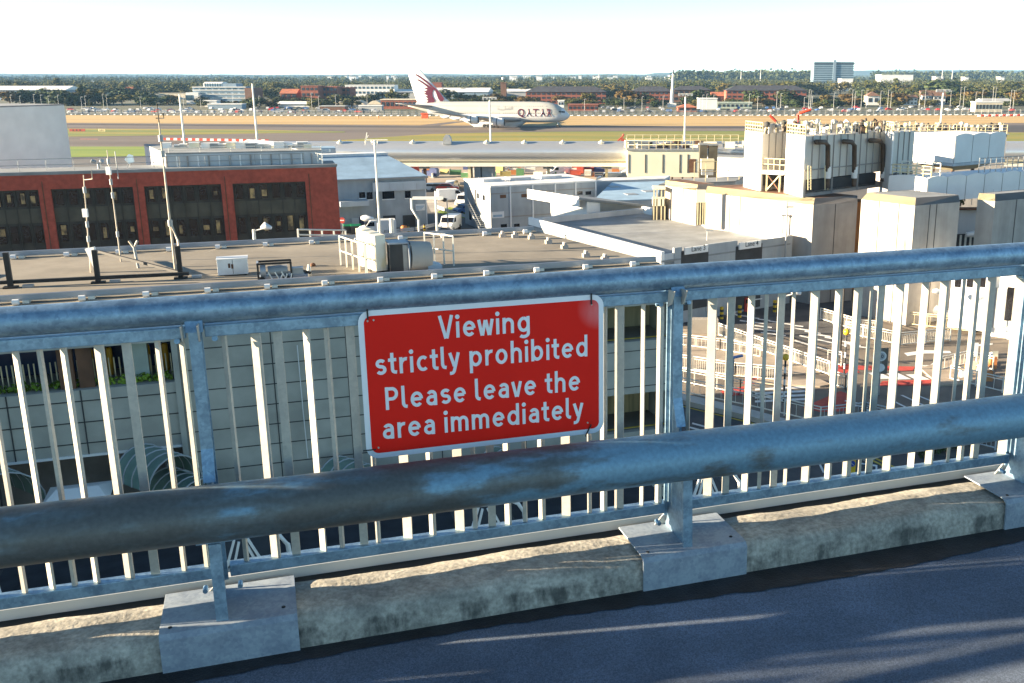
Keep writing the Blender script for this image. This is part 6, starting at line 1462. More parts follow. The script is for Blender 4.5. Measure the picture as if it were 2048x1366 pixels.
p, q = rp_(198, 503, 12.1), rp_(368, 547, 11.7)
tag(MB().bar(Vector((0, 0, 0)), q - p, .12).build('frame_brace', m_blk), 'sloping black brace of the mast frame on the gravel roof', 'brace').location = p
m_mast = mat('weathered_mast', (0.45, 0.39, 0.31), 0.6, var=.2, scale=2)
def mast(name, base, top, z, r, label, bits=()):
    b = rp_(*base, z); t = Pd(top[0], top[1], b.y); rt = empty(name, b, 0, label, 'mast'); v = t - b
    MB().tube([(0, 0, 0), v * .5, v], [r, r * .8, r * .5], 8).build('pole', m_mast, rt)
    for (f, kind) in bits:
        c = v * f
        if kind == 'box': MB().box(c.x - .12, c.x + .12, -.18, -.05, c.z - .2, c.z + .2).build('antenna_box', m_white, rt)
        elif kind == 'collar': MB().tube([c - Vector((0, 0, .15)), c + Vector((0, 0, .15))], r * 1.8, 8).build('collar', m_steelp, rt)
        elif kind == 'arm': MB().tube([c, c + Vector((.45, -.05, .05)), c + Vector((.45, -.05, .5))], .03, 6).build('side_arm', m_mast, rt)
        elif kind == 'rod': MB().tube([c + Vector((.4, 0, -.2)), c + Vector((.4, 0, 1.2))], .025, 6).build('whip_antenna', m_steelp, rt)
        elif kind == 'tip': MB().tube([c, c + Vector((0, 0, .9))], [.03, .02], 6).build('tip_rod', m_blk, rt); MB().tube([c + Vector((-.12, 0, .2)), c + Vector((.25, 0, .2)), c + Vector((.25, 0, .45))], .03, 6).build('dipole', m_blk, rt)
    return rt
m1 = mast('antenna_mast', (182, 545), (167, 350), 11.5, .045, 'leftmost slim white mast with cable box rising before the brick office', ((.95, 'arm'), (.62, 'box'), (.85, 'collar'), (.5, 'collar'), (.35, 'collar')))
p = m1.location; MB().extr([(-.1, 1.2), (.35, 1.3), (.42, .5), (.3, -.05), (.12, .6)], 1, -.12, .05).build('cable_wrap', m_white, m1)
mast('antenna_mast', (242, 523), (214, 300), 11.5, .042, 'middle slim white mast with side rods rising before the brick office', ((.82, 'box'), (.78, 'rod'), (.72, 'collar'), (.9, 'collar'), (.6, 'collar'), (.25, 'collar')))
m3 = mast('antenna_mast', (352, 550), (318, 245), 11.5, .066, 'tallest braced white mast crossing the brick office and airfield', ((1.0, 'tip'), (.9, 'collar'), (.35, 'collar'), (.8, 'collar')))
b = m3.location; t = Pd(343, 450, b.y) - b; MB().tube([t, Pd(356, 482, b.y - .3) - b, Pd(362, 548, b.y - .6) - b], .06, 8).build('brace_leg', m_mast, m3); MB().bar(Pd(352, 490, b.y - .2) - b, Pd(362, 550, b.y - .5) - b, .15).build('black_leg', m_blk, m3)
sp = rp_(277, 536); st_ = empty('roof_stub_post', sp, 0, 'short grey post with forked head between the masts on the gravel roof', 'post'); MB().tube([(0, 0, 0), (-.1, 0, 1.1)], .07, 8).build('stub', m_steelp, st_)
for s_ in (-1, 1): MB().tube([(-.1, 0, 1.05), (-.1 + s_ * .22, 0, 1.4)], .06, 6).build('fork_arm', m_mast, st_)
# white roof cabinet
p = rp_(468, 549); cb = empty('roof_cabinet', p, AF.az, 'white metal cabinet with rusty patches on the gravel roof', 'cabinet')
m_cab = mat('chipped_white_paint', (0.78, 0.78, 0.76), 0.5, col2=(0.66, 0.65, 0.62), scale=1.5)
MB().box(-.72, .68, -.35, .45, .06, .82).build('casing', m_cab, cb, .01); MB().box(-.75, .71, -.38, .48, .82, .86).build('lid', m_white, cb)
MB().box(-.02, .0, -.356, -.34, .1, .8).build('door_joint', m_joint, cb); MB().box(-.22, -.12, -.36, -.352, .4, .62).build('rust_patch', m_rust, cb); MB().box(-.08, .02, -.36, -.352, .36, .58).build('rust_patch', m_rust, cb)
for x in (-.6, .55): MB().box(x - .06, x + .06, -.3, .4, 0, .06).build('skid', m_blk, cb)
# generator frame
p = rp_(560, 562); ge = empty('roof_generator', p, AF.az, 'open black framed machine with white hoses on the gravel roof', 'machine')
for (x, y) in ((-.95, -.3), (-.95, .4), (.55, -.3), (.55, .4)): MB().bar((x, y, .0), (x, y, .95), .08).build('frame_leg', m_blk, ge)
for y in (-.3, .4): MB().bar((-.95, y, .92), (.55, y, .92), .09).build('frame_rail', m_blk, ge)
MB().bar((-.95, -.3, .92), (-.95, .4, .92), .09).build('frame_rail', m_beam, ge)
MB().tube([(-.5, .1, .45), (.4, .1, .5)], .28, 12).build('motor', m_steelp, ge); MB().tube([(-.85, 0, .55), (-.6, 0, .55)], .36, 12).build('fan_drum', m_beam, ge); MB().box(-.9, 1.3, -.25, .35, .18, .30).build('chassis', m_beam, ge); MB().box(.55, 1.1, -.2, .3, .3, .62).build('control_box', m_steelp, ge); MB().bar((1.0, 0, .45), (1.45, 0, .30), .12).build('drawbar', m_blk, ge)
for k in range(3): MB().tube([(-.5 + k * .3, -.3, .5), (-.3 + k * .3, -.42, .12), (.0 + k * .25, -.42, .15), (.15 + k * .2, -.35, .4)], .035, 6).build('hose', m_railw, ge)
for x in (-.8, .3): MB().tube([(x, -.4, .16), (x, -.28, .16)], .16, 12).build('wheel', m_tyre, ge)
p = rp_(619, 552); tag(MB().lathe((0, 0, 0), [(.12, 0), (.10, .35), (.06, .55), (.02, .58)], 10).build('roof_cowl', m_railw), 'small pale conical vent cowl beside the generator', 'vent').location = p
p = rp_(626, 532); tag(MB().lathe((0, 0, 0), [(.15, 0), (.13, .12), (.04, .16)], 8).build('roof_outlet', m_rust), 'small brown roof outlet on the gravel behind the cowl', 'outlet').location = p
# condenser bank
p = rp_(742, 546); ac = empty('condenser_bank', p, R(-40), 'bank of tall weathered white air-conditioning units in a row on the gravel roof', 'air conditioner')
m_acp = mat('weathered_white_louvre', (0.78, 0.74, 0.62), 0.5, col2=(0.70, 0.52, 0.24), scale=2.2, stretch=(1, 1, .5), lo=.45, hi=.75)
p0 = rp_(716, 534); p1 = rp_(754, 548); dv = p1 - p0; ac.location = p1; ac.rotation_euler = (0, 0, math.atan2(dv.y, dv.x)); L_ = dv.length
for k in range(3):
    x0_ = -L_ + k * L_ / 3 + .02; x1_ = -L_ + (k + 1) * L_ / 3 - .02
    cs = MB().box(x0_, x1_, 0, .55, .12, 2.0 - k * .05).build('casing', m_acp, ac, .012)
    for j in range(2): MB().box(x0_ + .04 + j * (x1_ - x0_) * .48, x0_ + (x1_ - x0_) * .46 + j * (x1_ - x0_) * .48, -.012, .0, .2, 1.9 - k * .05).build('louvre_panel', m_acp, cs)
    MB().box(x0_ + .02, x1_ - .02, .02, .5, 0, .12).build('plinth', m_blk, ac)
# dark box with round duct cowl
p = rp_(815, 544); dx = empty('duct_cowl', p, AF.az, 'dark fan box with big round grey duct cowl on the gravel roof', 'duct')
MB().box(-.85, -.2, -.2, .9, 0, 1.45).build('fan_box', m_joint, dx); MB().box(-.9, .1, -.25, .95, 1.45, 1.52).build('box_lid', m_beam, dx); MB().box(-.2, .35, -.2, .9, 0, 1.4).build('side_panel', m_steelp, dx)
MB().tube([(.1, .2, .75), (1.15, .35, .68)], [.78, .74], 24).build('round_cowl', m_gpan, dx); MB().tube([(.05, .2, .75), (.12, .2, .75)], .82, 24).build('flange', m_beam, dx)
MB().extr([(1.0, 0), (1.7, 0), (1.7, .28), (1.0, .5)], 1, -.3, .6).build('low_duct', m_bluer, dx)
for pts, lab in (([(680, 548), (735, 549)], 0),): pass
a = rp_(682, 530); b = rp_(732, 549)
railing('roof_guard', 'white tubular guard frame left of the condenser bank', [a, b], 1.5, .8, m_railw, .04, 2)
railing('roof_guard', 'white tubular guard frame behind the condenser bank', [rp_(735, 548), rp_(768, 540)], 1.5, .8, m_railw, .04, 2)
a = rp_(851, 524); b = rp_(908, 532)
railing('roof_guard', 'white and grey tubular guard frame right of the round duct cowl', [a, b], 1.55, .8, m_railw, .04, 2)
# poles standing behind the near office
def lamp(name, px, pyt, d, label, head=None, r=.09, m=None, cat='lamp post'):
    b = Pd(px, 500, d); b.z = 0; t = Pd(px, pyt, d).z; rt = empty(name, b, 0, label, cat)
    MB().tube([(0, 0, 0), (0, 0, t)], [r * 1.25, r * .8], 10).build('pole', m or m_railw, rt)
    if head == 'right': MB().tube([(0, 0, t - .1), (.6, 0, t + .05)], .05, 6).build('arm', m_railw, rt); MB().tube([(.5, 0, t + .12), (.75, 0, t + .25), (1.2, 0, t + .1)], [.08, .26, .1], 10).build('lantern', m_white, rt)
    elif head == 'left': MB().tube([(0, 0, t - .1), (-.6, 0, t)], .05, 6).build('arm', m_railw, rt); MB().tube([(-.3, 0, t), (-.9, 0, t + .02), (-1.2, 0, t + .05)], [.08, .25, .12], 10).build('lantern', m_white, rt)
    elif head == 'bend': MB().tube([(0, 0, t), (-.45, 0, t + .75), (-.45, 0, t + 1.5)], .09, 8).build('bent_top', m_railw, rt); MB().box(-.35, 1.9, -.12, .12, t + 1.45, t + 1.65).build('light_bar', m_railw, rt)
    elif head == 'flat': MB().box(-.15, .55, -.12, .12, t, t + .12).build('lantern', m_steelp, rt)
    elif head == 'T': MB().box(-1.6, 1.6, -.15, .15, t - .2, t).build('crossarm', m_railw, rt); [MB().rbox((x, -.1, t - .55), .5, .35, .5).build('floodlight', m_steelp, rt) for x in (-1.4, -.6, .6, 1.4)]
    return rt
lamp('street_lamp', 511, 459, 66, 'short white street lamp with curved head in front of the brick office', 'right', .13)
lamp('street_lamp', 759, 437, 72, 'white lamp head on thin pole beside the condenser bank', 'left', .07)
lamp('bollard_post', 786, 437, 76, 'thick plain white post right of the tall aerial mast', None, .2, cat='post')
lamp('street_lamp', 840, 438, 74, 'bent pole with long flat light bar and red sign behind the gravel roof', 'bend', .09)
lamp('street_lamp', 876, 382, 96, 'plain straight white pole left of the parked van', None, .12, cat='pole')
lamp('street_lamp', 898, 396, 125, 'slim grey pole right of the plain white pole', None, .07, m_steelp, 'pole')
am = lamp('aerial_mast', 762, 285, 78, 'tall white mast with a cross-shaped aerial in front of the silver tube', None, .09, cat='mast')
t = Pd(762, 285, 78).z; ax_ = MB().bar((-.75, 0, t + .2), (1.0, 0, t + .2), .06); ax_.build('boom', m_railw, am)
MB().bar((-.55, 0, t + .75), (-.75, 0, t - .2), .06).build('dipole', m_railw, am); MB().bar((-.78, 0, t + .0), (-.45, 0, t + .55), .05).build('dipole', m_railw, am); MB().tube([(-.25, 0, t + .15), (-.2, 0, t - .1), (0, 0, t - .15), (.2, 0, t - .1), (.25, 0, t + .15)], .05, 6).build('yoke', m_railw, am)
for px, pt, lab in ((392, 185, 'leftmost tall apron floodlight mast behind the plant room'), (534, 163, 'second tall apron floodlight mast from the left end'), (988, 190, 'apron floodlight mast crossing the aircraft fuselage'), (1365, 183, 'apron floodlight mast right of the cream plant house'), (1860, 175, 'apron floodlight mast above the white tank')):
    mt_ = lamp('apron_mast', px, pt + 4, 232, lab, 'T' if px > 900 else None, .22 if px < 900 else .20, cat='floodlight mast')
railing('white_barrier', 'white slatted barrier beyond the right end of the brick office', [Pd(597, 480, 70) - Vector((0, 0, 0)), Pd(692, 481, 72)], .75, .9, m_railw, .06, 2)
ow_ = empty('added_shade_block', (-47, 8, 0), 0, 'added unseen block out to the left that shades the ground below the bridge', 'office building')
MB().box(0, 15.5, 0, 40, 0, 11.6).build('wall', m_conc, ow_); MB().box(-.2, 15.7, -.2, 40.2, 11.6, 11.9).build('roof', m_gravel, ow_)  # unseen block added to shade the ground below the bridge
# ---- below the bridge on the left: canopies
zc = 4.0
yC = AF.top(248, 1155, zc)[1]
cw_ = empty('covered_walkway', rw_(AX0, yC, 0), AF.az, 'dark roofed covered walkway with white edge and arched white trusses below the bridge', 'walkway')
CWL = AF.top(1338, 1005, zc)[0] - AX0
m_droof = mat('dark_roof_felt', (0.018, 0.020, 0.026), 0.9, var=.4, scale=1.2, bump=.4, bscale=6)
MB().box(0, CWL, .12, 2.6, zc - .14, zc - .02).build('roof', m_droof, cw_); MB().box(0, CWL, 0, .12, zc - .12, zc + .03).build('white_edge', m_white, cw_); MB().box(0, CWL, -.10, 0, zc - .30, zc - .22).build('gutter', m_palec, cw_)
for px in (-380, 30, 512, 908, 1272):
    x = AF.at(px, 1100)[0] - AX0; o_ = Vector((x, -.12, 0))
    tr = MB(); w = 1.15
    for a, b in (((-w, zc - 1.5), (-.35, zc + .9)), ((w, zc - 1.5), (.1, zc + .9)), ((-w + .35, zc - 1.5), (-.2, zc + .8)), ((w - .3, zc - 1.5), (.0, zc + .8))): tr.bar((x + a[0], -.12, a[1]), (x + b[0], -.12, b[1]), .085)
    tr.tube([(x + w + .35, -.12, zc - .1), (x + w + .30, -.12, zc + .45), (x + w + .05, -.12, zc + .85), (x + w - .4, -.12, zc + 1.1)], .09, 6)
    tr.build('truss', m_white, cw_)
    MB().box(x - w, x + w, .14, 2.0, zc - .02, zc + .0).build('roof_opening', m_joint, cw_)
    MB().bar((x, 1.2, 0), (x, 1.2, zc - .15), .3).build('column', m_steelp, cw_)
m_bar = mat('green_translucent', (0.15, 0.24, 0.20), 0.25, var=.15, scale=1.2)
for i, (px, py, s_, lab) in enumerate(((352, 968, .78, 'green glazed barrel canopy under the left window strip'), (400, 1012, .75, 'lower green glazed barrel canopy beside the first post'), (8, 1030, 1.1, 'large green glazed barrel canopy at the left edge'), (745, 985, .75, 'glazed barrel canopy with thin white hoops below the sign'), (1060, 962, .75, 'glazed barrel canopy with thin white hoops right of the sign'))):
    x_, z_ = AF.at(px, py, -2.6); p = rw_(x_, -2.6, z_); rt = empty('barrel_canopy', (p.x, p.y, z_), AF.az + R(38), lab, 'canopy')
    vs = []; fs = []; n = 12; LL = 3.0 * s_; RR = 1.5 * s_
    for j in range(2):
        for k in range(n + 1): t = math.pi * k / n; vs.append((RR * math.cos(t), j * LL, RR * math.sin(t)))
    for k in range(n): fs.append((k, k + 1, n + 2 + k, n + 1 + k))
    MB().add(vs, fs, True).build('glazing', m_bar, rt)
    for j in range(5): MB().tube([(1.01 * RR * math.cos(math.pi * k / n), LL * j / 4, 1.01 * RR * math.sin(math.pi * k / n)) for k in range(n + 1)], .035, 5, cap=False).build('hoop', m_pale, rt)
    MB().bar((0, 0, 0), (0, 0, RR), .06).build('mullion', m_blk, rt)
    for sx_ in (-1, 1): MB().bar((sx_ * RR, 0, -z_), (sx_ * RR, 0, 0), .12).build('leg', m_steelp, rt); MB().bar((sx_ * RR, LL, -z_), (sx_ * RR, LL, 0), .12).build('leg', m_steelp, rt)
x_, z_ = AF.at(152, 996, -3.0); p = rw_(x_, -3.0, 0); hk = empty('hip_kiosk', (p.x, p.y, 0), AF.az, 'small kiosk with white hipped roof below the window strip', 'kiosk')
MB().box(-.95, .95, 0, 1.4, 0, z_ - .1).build('wall', m_bluer, hk); MB().add([(-1.2, -.35, z_ - .1), (1.2, -.35, z_ - .1), (1.2, 1.75, z_ - .1), (-1.2, 1.75, z_ - .1), (-.75, .45, z_ + .25), (.75, .45, z_ + .25)], [(3, 2, 1, 0), (0, 1, 5, 4), (1, 2, 5), (2, 3, 4, 5), (3, 0, 4)]).build('roof', m_white, hk)
x_, z_ = AF.at(648, 950, -1.0); p = rw_(x_, -1.0, 0); cl_ = empty('wall_cowl', (p.x, p.y, z_ - 1.5), AF.az, 'small white cowl on a dark pipe at the foot of the concrete wall', 'vent'); MB().tube([(0, 0, 1.5 - z_), (0, 0, 1.5)], .12, 8).build('pipe', m_blk, cl_); MB().extr([(-.3, 1.5), (.35, 1.5), (.3, 1.68), (-.1, 1.72)], 1, -.2, .3).build('cowl', m_white, cl_)
x, z = AF.at(600, 760); wl = MB().tube([(0, -.06, 0), (.02, -.06, -3.0), (.06, -.06, -5.2)], .02, 5).build('hanging_cable', m_white); wl.location = rw_(x, -.05, z + 1.6); wl.rotation_euler = (0, 0, AF.az); tag(wl, 'thin white cable hanging down the concrete wall', 'cable')

# ================================================================== the road junction seen through the balusters on the right
m_road = mat('road_asphalt', (0.045, 0.046, 0.052), 0.85, col2=(0.085, 0.083, 0.085), scale=0.5, detail=9)
m_road2 = mat('worn_road_asphalt', (0.14, 0.115, 0.09), 0.9, col2=(0.20, 0.165, 0.13), scale=0.4, detail=9)
m_pave = mat('footway_paving', (0.30, 0.24, 0.18), 0.9, col2=(0.41, 0.335, 0.255), scale=0.8)
m_redr = mat('red_road_surface', (0.48, 0.055, 0.04), 0.85, var=.18, scale=1.2)
m_kerbp = mat('pale_kerb', (0.50, 0.47, 0.42), 0.85, var=.12, scale=1)
strip('lower_road', m_road, [(-200, 1366), (-200, 900), (1320, 905), (1355, 800), (1600, 860), (1830, 905), (2300, 960), (2300, 1366)], 0.012)
strip('junction_road', m_road2, [(1340, 560), (2300, 560), (2300, 900), (1830, 900), (1600, 850), (1340, 790)], 0.008)
strip('dark_yard', m_road, [(1340, 610), (1700, 600), (1730, 660), (1655, 690), (1440, 650), (1340, 650)], 0.016)  # darker asphalt sheet over the yard
def raised(name, m, pts, h=.12):
    P = [Pz(x, y, h) for x, y in pts]; o = MB().prism([(p.x, p.y) for p in P], -.01, h).build(name, m); return tag(o, kind='structure')
raised('footway', m_pave, [(1350, 655), (1440, 668), (1560, 700), (1650, 735), (1640, 745), (1520, 752), (1350, 735)])
raised('traffic_island', m_pave, [(1490, 762), (1560, 752), (1640, 758), (1662, 768), (1640, 772), (1560, 768)])
raised('traffic_island', m_pave, [(1840, 735), (1930, 712), (1990, 725), (1960, 765), (1880, 770)])
raised('kerb_upstand', m_kerbp, [(1345, 782), (1500, 818), (1600, 845), (1600, 860), (1500, 832), (1345, 795)], .35)
raised('kerb_upstand', m_kerbp, [(1650, 860), (1760, 905), (1735, 915), (1630, 868)], .3)
for pts in ([(1485, 768), (1490, 757), (1560, 755), (1555, 765)], [(1655, 738), (1660, 730), (1830, 733), (1825, 742)], [(1755, 772), (1765, 762), (1885, 758), (1890, 770)], [(1605, 815), (1680, 782), (1705, 790), (1698, 822), (1640, 824)], [(1440, 782), (1490, 772), (1490, 790), (1450, 792)], [(1650, 735), (1700, 728), (1720, 745), (1660, 748)]):
    strip('red_patch', m_redr, pts, 0.024)
mw = lambda pts, z=.03, m=None: strip('road_marking', m or m_mark, pts, z)
for k in range(5): mw([(1735 + k * 38, 745 + k * 2), (1758 + k * 38, 744 + k * 2), (1785 + k * 38, 757 + k), (1757 + k * 38, 758 + k)])
for k in range(4): mw([(1510, 777 + k * 8), (1610, 772 + k * 8), (1612, 776 + k * 8), (1510, 781 + k * 8)])
mw([(1808, 706), (1850, 700), (1900, 702), (1903, 706), (1850, 707), (1815, 712)]); mw([(1940, 690), (1985, 686), (1986, 689), (1941, 694)])
mw([(1385, 845), (1450, 862), (1449, 865), (1384, 848)]); mw([(1380, 853), (1480, 880), (1479, 883), (1379, 856)])
mw([(1590, 680), (1660, 700), (1659, 702), (1588, 682)]); mw([(1600, 670), (1690, 690), (1689, 692), (1598, 672)]); mw([(1700, 690), (1740, 695), (1739, 697), (1699, 692)])
mw([(1345, 801), (1500, 838), (1595, 862), (1595, 865), (1500, 841), (1345, 804)], .03, m_yellow_mark); mw([(1345, 806.5), (1500, 844), (1595, 868), (1595, 870), (1500, 846.5), (1345, 808.5)], .03, m_yellow_mark)
mw([(1730, 905), (1900, 985), (1897, 987), (1727, 907)], .03, m_yellow_mark); mw([(1722, 908), (1890, 990), (1887, 992), (1719, 910)], .03, m_yellow_mark)
for pts in ([(1420, 975), (1452, 985), (1451, 1005), (1448, 1005), (1448, 987), (1419, 978)], [(1600, 918), (1640, 925), (1650, 945), (1646, 946), (1637, 928), (1600, 921)], [(1720, 925), (1755, 930), (1754, 950), (1751, 950), (1751, 933), (1720, 928)]): mw(pts)
for k in range(7): mw([(1450 + k * 22, 625 + k * 4), (1475 + k * 22, 628 + k * 4), (1474 + k * 22, 630 + k * 4), (1449 + k * 22, 627 + k * 4)])
for k in range(5): mw([(1850 + k * 14, 610 + k * 4), (1900 + k * 14, 612 + k * 4), (1900 + k * 14, 614 + k * 4), (1850 + k * 14, 612 + k * 4)])
for k in range(6): mw([(1690 + k * 16, 800 + k * 8), (1720 + k * 16, 806 + k * 8), (1719 + k * 16, 808.5 + k * 8), (1689 + k * 16, 802.5 + k * 8)])
for a, c in (((1780, 800), (1900, 860)), ((1800, 790), (1930, 850)), ((1830, 790), (1980, 850)), ((1900, 800), (2040, 850))): mw([a, (a[0] + 6, a[1]), (c[0] + 6, c[1]), c])
for k in range(6): mw([(1590 + k * 20, 655 + k * 6), (1622 + k * 20, 660 + k * 6), (1621 + k * 20, 662.5 + k * 6), (1589 + k * 20, 657.5 + k * 6)])
for k in range(4): mw([(1480 + k * 14, 640 + k * 8), (1530 + k * 14, 646 + k * 8), (1529 + k * 14, 648 + k * 8), (1479 + k * 14, 642 + k * 8)])
mw([(1860, 730), (1885, 712), (1888, 713), (1866, 732), (1835, 733), (1835, 731)])
def guardrail(label, pts, h=1.1, m=None, pick=.16, panel=2.0, z=0.0):
    P = [Pz(x, y, z) for x, y in pts]; rt = empty('pedestrian_guardrail', P[0], 0, label, 'guardrail'); o = P[0]; m = m or m_railw
    for a, b in zip(P[:-1], P[1:]):
        a, b = a - o, b - o; d = b - a; n = max(1, round(d.length / panel)); up = Vector((0, 0, 1))
        for zz in (h, .15): MB().bar(a + up * zz, b + up * zz, .06).build('rail', m, rt)
        MB().bar(a + up * (h - .18), b + up * (h - .18), .04).build('rail', m, rt)
        for i in range(n + 1): q = a + d * (i / n); MB().bar(q, q + up * h, .07).build('post', m, rt)
        pk = MB(); k = int(d.length / pick)
        for i in range(k): q = a + d * (i / k); pk.bar(q + up * .15, q + up * (h - .18), .025)
        if k: o2 = pk.build('picket_row', m, rt); o2['kind'] = 'stuff'
    return rt
guardrail('white guardrail running down from the dark yard towards the crossing', [(1437, 672), (1658, 762 - 10)])
guardrail('white guardrail along the front of the paved footway', [(1345, 735), (1470, 755), (1562, 775 - 12)])
guardrail('long white guardrail beside the lower road kerb', [(1345, 783), (1500, 815), (1640, 848)], 1.1, m_railw, .5, 2.5, .3)
guardrail('grey guardrail on the kerb above the lower road', [(1640, 848), (1730, 838), (1990, 900)], 1.1, m_palec, .25, 2.5, .1)
guardrail('white guardrail around the island by the striped beacon', [(1660, 770), (1690, 780), (1700, 770)])
guardrail('white guardrail beyond the junction in front of the grey bay', [(1690, 668), (1800, 700 - 8), (1900, 682)])
guardrail('white guardrail at the far kerb left of the junction', [(1640, 640), (1720, 665), (1760, 668)])
guardrail('cream guardrail along the far side of the junction', [(1812, 650), (1940, 665)], 1.2, m_raily, .6, 2)
guardrail('white guardrail at the back edge of the paved footway', [(1345, 690), (1440, 702), (1520, 716)], 1.0, m_railw, .3, 2)
guardrail('white double guardrail on the near kerb left of the zebra stripes', [(1345, 762), (1480, 790), (1520, 800)], 1.1, m_railw, .8, 2)
guardrail('white guardrail beyond the red strip left of the farther beacon', [(1655, 728), (1682, 733)], 1.1, m_railw, .25, 1.5)
guardrail('white guardrail curving past the amber works on the right island', [(1880, 742), (1935, 730), (1985, 742)], 1.1, m_railw, .4, 1.6)
guardrail('white guardrail in front of the white kiosk on the right', [(1900, 760), (2060, 800)], 1.1, m_railw, .6, 2)
for px, py in ((1843, 660), (1855, 680)): pass
def stripes(name, px, py, h, r, cols, label, cat, group=None, n=5, globe=None):
    p = Pz(px, py, 0); rt = empty(name, p, 0, label, cat, group)
    for k in range(n): MB().tube([(0, 0, h * k / n), (0, 0, h * (k + 1) / n)], r, 10).build('band', cols[k % 2], rt)
    if globe: MB().lathe((0, 0, h), [(.02, 0), (.2, .1), (.25, .25), (.2, .42), (.02, .5)], 12).build('globe', globe, rt)
    return rt
m_yel = mat('bollard_yellow', (0.72, 0.46, 0.02), 0.5); m_amber = mat('amber_globe', (0.85, 0.48, 0.03), 0.3)
for px, py, lab in ((1366, 640, 'yellow and black banded bollard left of the pale wall block'), (1443, 638, 'yellow and black banded bollard, left of the middle pair in the yard'), (1479, 635, 'yellow and black banded bollard, right of the middle pair in the yard'), (1549, 624, 'yellow and black banded bollard nearest the red vehicle')):
    stripes('banded_bollard', px, py, 1.1, .17, (m_yel, m_joint), lab, 'bollard', 'banded bollards in the yard')
stripes('belisha_beacon', 1567, 806, 2.9, .07, (m_joint, m_white), 'black and white striped crossing beacon with amber globe, nearer of the pair', 'beacon', 'striped crossing beacons', 7, m_amber)
stripes('belisha_beacon', 1688, 748, 2.9, .07, (m_joint, m_white), 'black and white striped crossing beacon with amber globe, farther of the pair', 'beacon', 'striped crossing beacons', 7, m_amber)
# speed limit sign seen on its post
p = Pz(1757, 790, 0); ss = empty('speed_sign', p, 0, 'grey-backed speed limit sign reading 10 on a post by the crossing', 'sign'); MB().tube([(0, 0, 0), (0, 0, 3.2)], .05, 8).build('post', m_steelp, ss)
MB().box(-.45, .45, -.04, 0.02, 1.5, 3.3).build('backing', mat('sign_backing', (0.16, 0.13, 0.10), 0.6), ss)
MB().tube([(0, -.045, 2.75), (0, -.06, 2.75)], .34, 20).build('roundel', m_white, ss); MB().tube([(0, -.06, 2.75), (0, -.063, 2.75)], .25, 20).build('roundel_centre', m_palec, ss)
v, f = text_mesh('10', .34, .006); b_ = text_w(v); MB().add([(q[0] - (b_[0] + b_[1]) / 2, -.068, 2.63 + q[1]) for q in v], f).build('number', m_joint, ss)
MB().tube([(0, -.045, 1.95), (0, -.06, 1.95)], .28, 20).build('roundel', m_white, ss)
p = Pz(1702, 950, 0); kb_ = empty('keep_left_bollard', p, 0, 'yellow traffic bollard with a blue and white arrow disc on the lower road', 'bollard')
MB().box(-.2, .2, -.1, .1, 0, .95).build('body', m_yel, kb_, .03); MB().tube([(0, -.105, .7), (0, -.12, .7)], .17, 18).build('disc', mat('sign_blue', (0.02, 0.06, 0.30), 0.4), kb_); MB().bar((-.1, -.125, .78), (.09, -.125, .62), .05, .01).build('arrow', m_white, kb_)
p = Pz(1402, 1010, 0); ns = empty('no_stopping_sign', p, 0, 'small round blue and red sign on a post below the middle post', 'sign'); MB().tube([(0, 0, 0), (0, 0, 1.5)], .05, 8).build('post', m_blk, ns); MB().tube([(0, -.03, 1.25), (0, -.05, 1.25)], .26, 18).build('red_ring', m_redr, ns); MB().tube([(0, -.05, 1.25), (0, -.056, 1.25)], .18, 18).build('blue_disc', MATS['sign_blue'], ns); MB().box(.05, .3, -.05, -.02, .7, .9).build('plate', m_white, ns)
p = Pz(1465, 790, 0); bl_ = empty('small_lamp', p, 0, 'thin grey post with a small blue lamp panel on the footway', 'lamp post'); MB().tube([(0, 0, 0), (0, 0, 2.6)], .05, 8).build('post', m_steelp, bl_); MB().hexa([(-.05, -.2, 2.6), (.6, -.2, 2.75), (.6, .2, 2.75), (-.05, .2, 2.6)], [(-.05, -.2, 2.68), (.6, -.2, 2.83), (.6, .2, 2.83), (-.05, .2, 2.68)]).build('panel', mat('panel_blue', (0.05, 0.16, 0.42), 0.4), bl_)
for px, pyb, pyt, lab, hd in ((1573, 735, 590, 'dark street lamp pole behind the nearer crossing beacon', 'right'), (1693, 700, 555, 'dark street lamp pole behind the farther crossing beacon', 'right'), (1902, 672, 583, 'dark street lamp with twin white heads by the white kiosk', 'left'), (1563, 600, 432, 'grey street lamp with flat head in front of the white boiler wall', 'flat'), (1414, 600, 462, 'grey street lamp with flat head between the lane signs', 'flat'), (1571, 612, 415, 'slim street lamp with flat head just right of its twin', 'flat')):
    p = Pz(px, pyb, 0); t = Pd(px, pyt, p.y).z
    lamp('street_lamp', px, pyt, p.y, lab, hd, .08, m_blk if pyb > 620 else m_steelp)
# pale wall block, hedge, kiosk, red machines
p = Pz(1408, 668, .12); o = MB().box(-1.2, 1.2, 0, .8, 0, 1.25).build('wall_block', m_concrete, None, .04); o.location = p; tag(o, 'pale concrete wall block at the corner of the footway', 'block')
hd_ = empty('hedge', Pz(1840, 915, 0), R(32), 'low dark brown green hedge beside the lower road', 'hedge'); hb_ = MB(); rh = random.Random(8)
for i in range(22): leaf_blob(hb_, (i * .42, rh.uniform(-.2, .2), .45), .45, .55, .45, 42, .12, rh)
hb_.build('foliage', m_leafd, hd_); MB().bar((0, 0, .1), (9, 0, .1), .12).build('stem', m_bark, hd_)
wk = Fr('white_kiosk', (1905, 665), (1975, 670), z=0, label='white rendered kiosk with ribbed grey panel and dark glazed front at the right edge', cat='kiosk', az=-32)
k0 = wk.root
wbox(1905, 540, 1976, 664, 0, 3, 'wall', m_white, wk); wbox(1976, 540, 2012, 740, .4, 3, 'side_wall', m_white, wk); wbox(1977, 575, 2011, 660, .3, .38, 'ribbed_panel', m_steelp, wk)
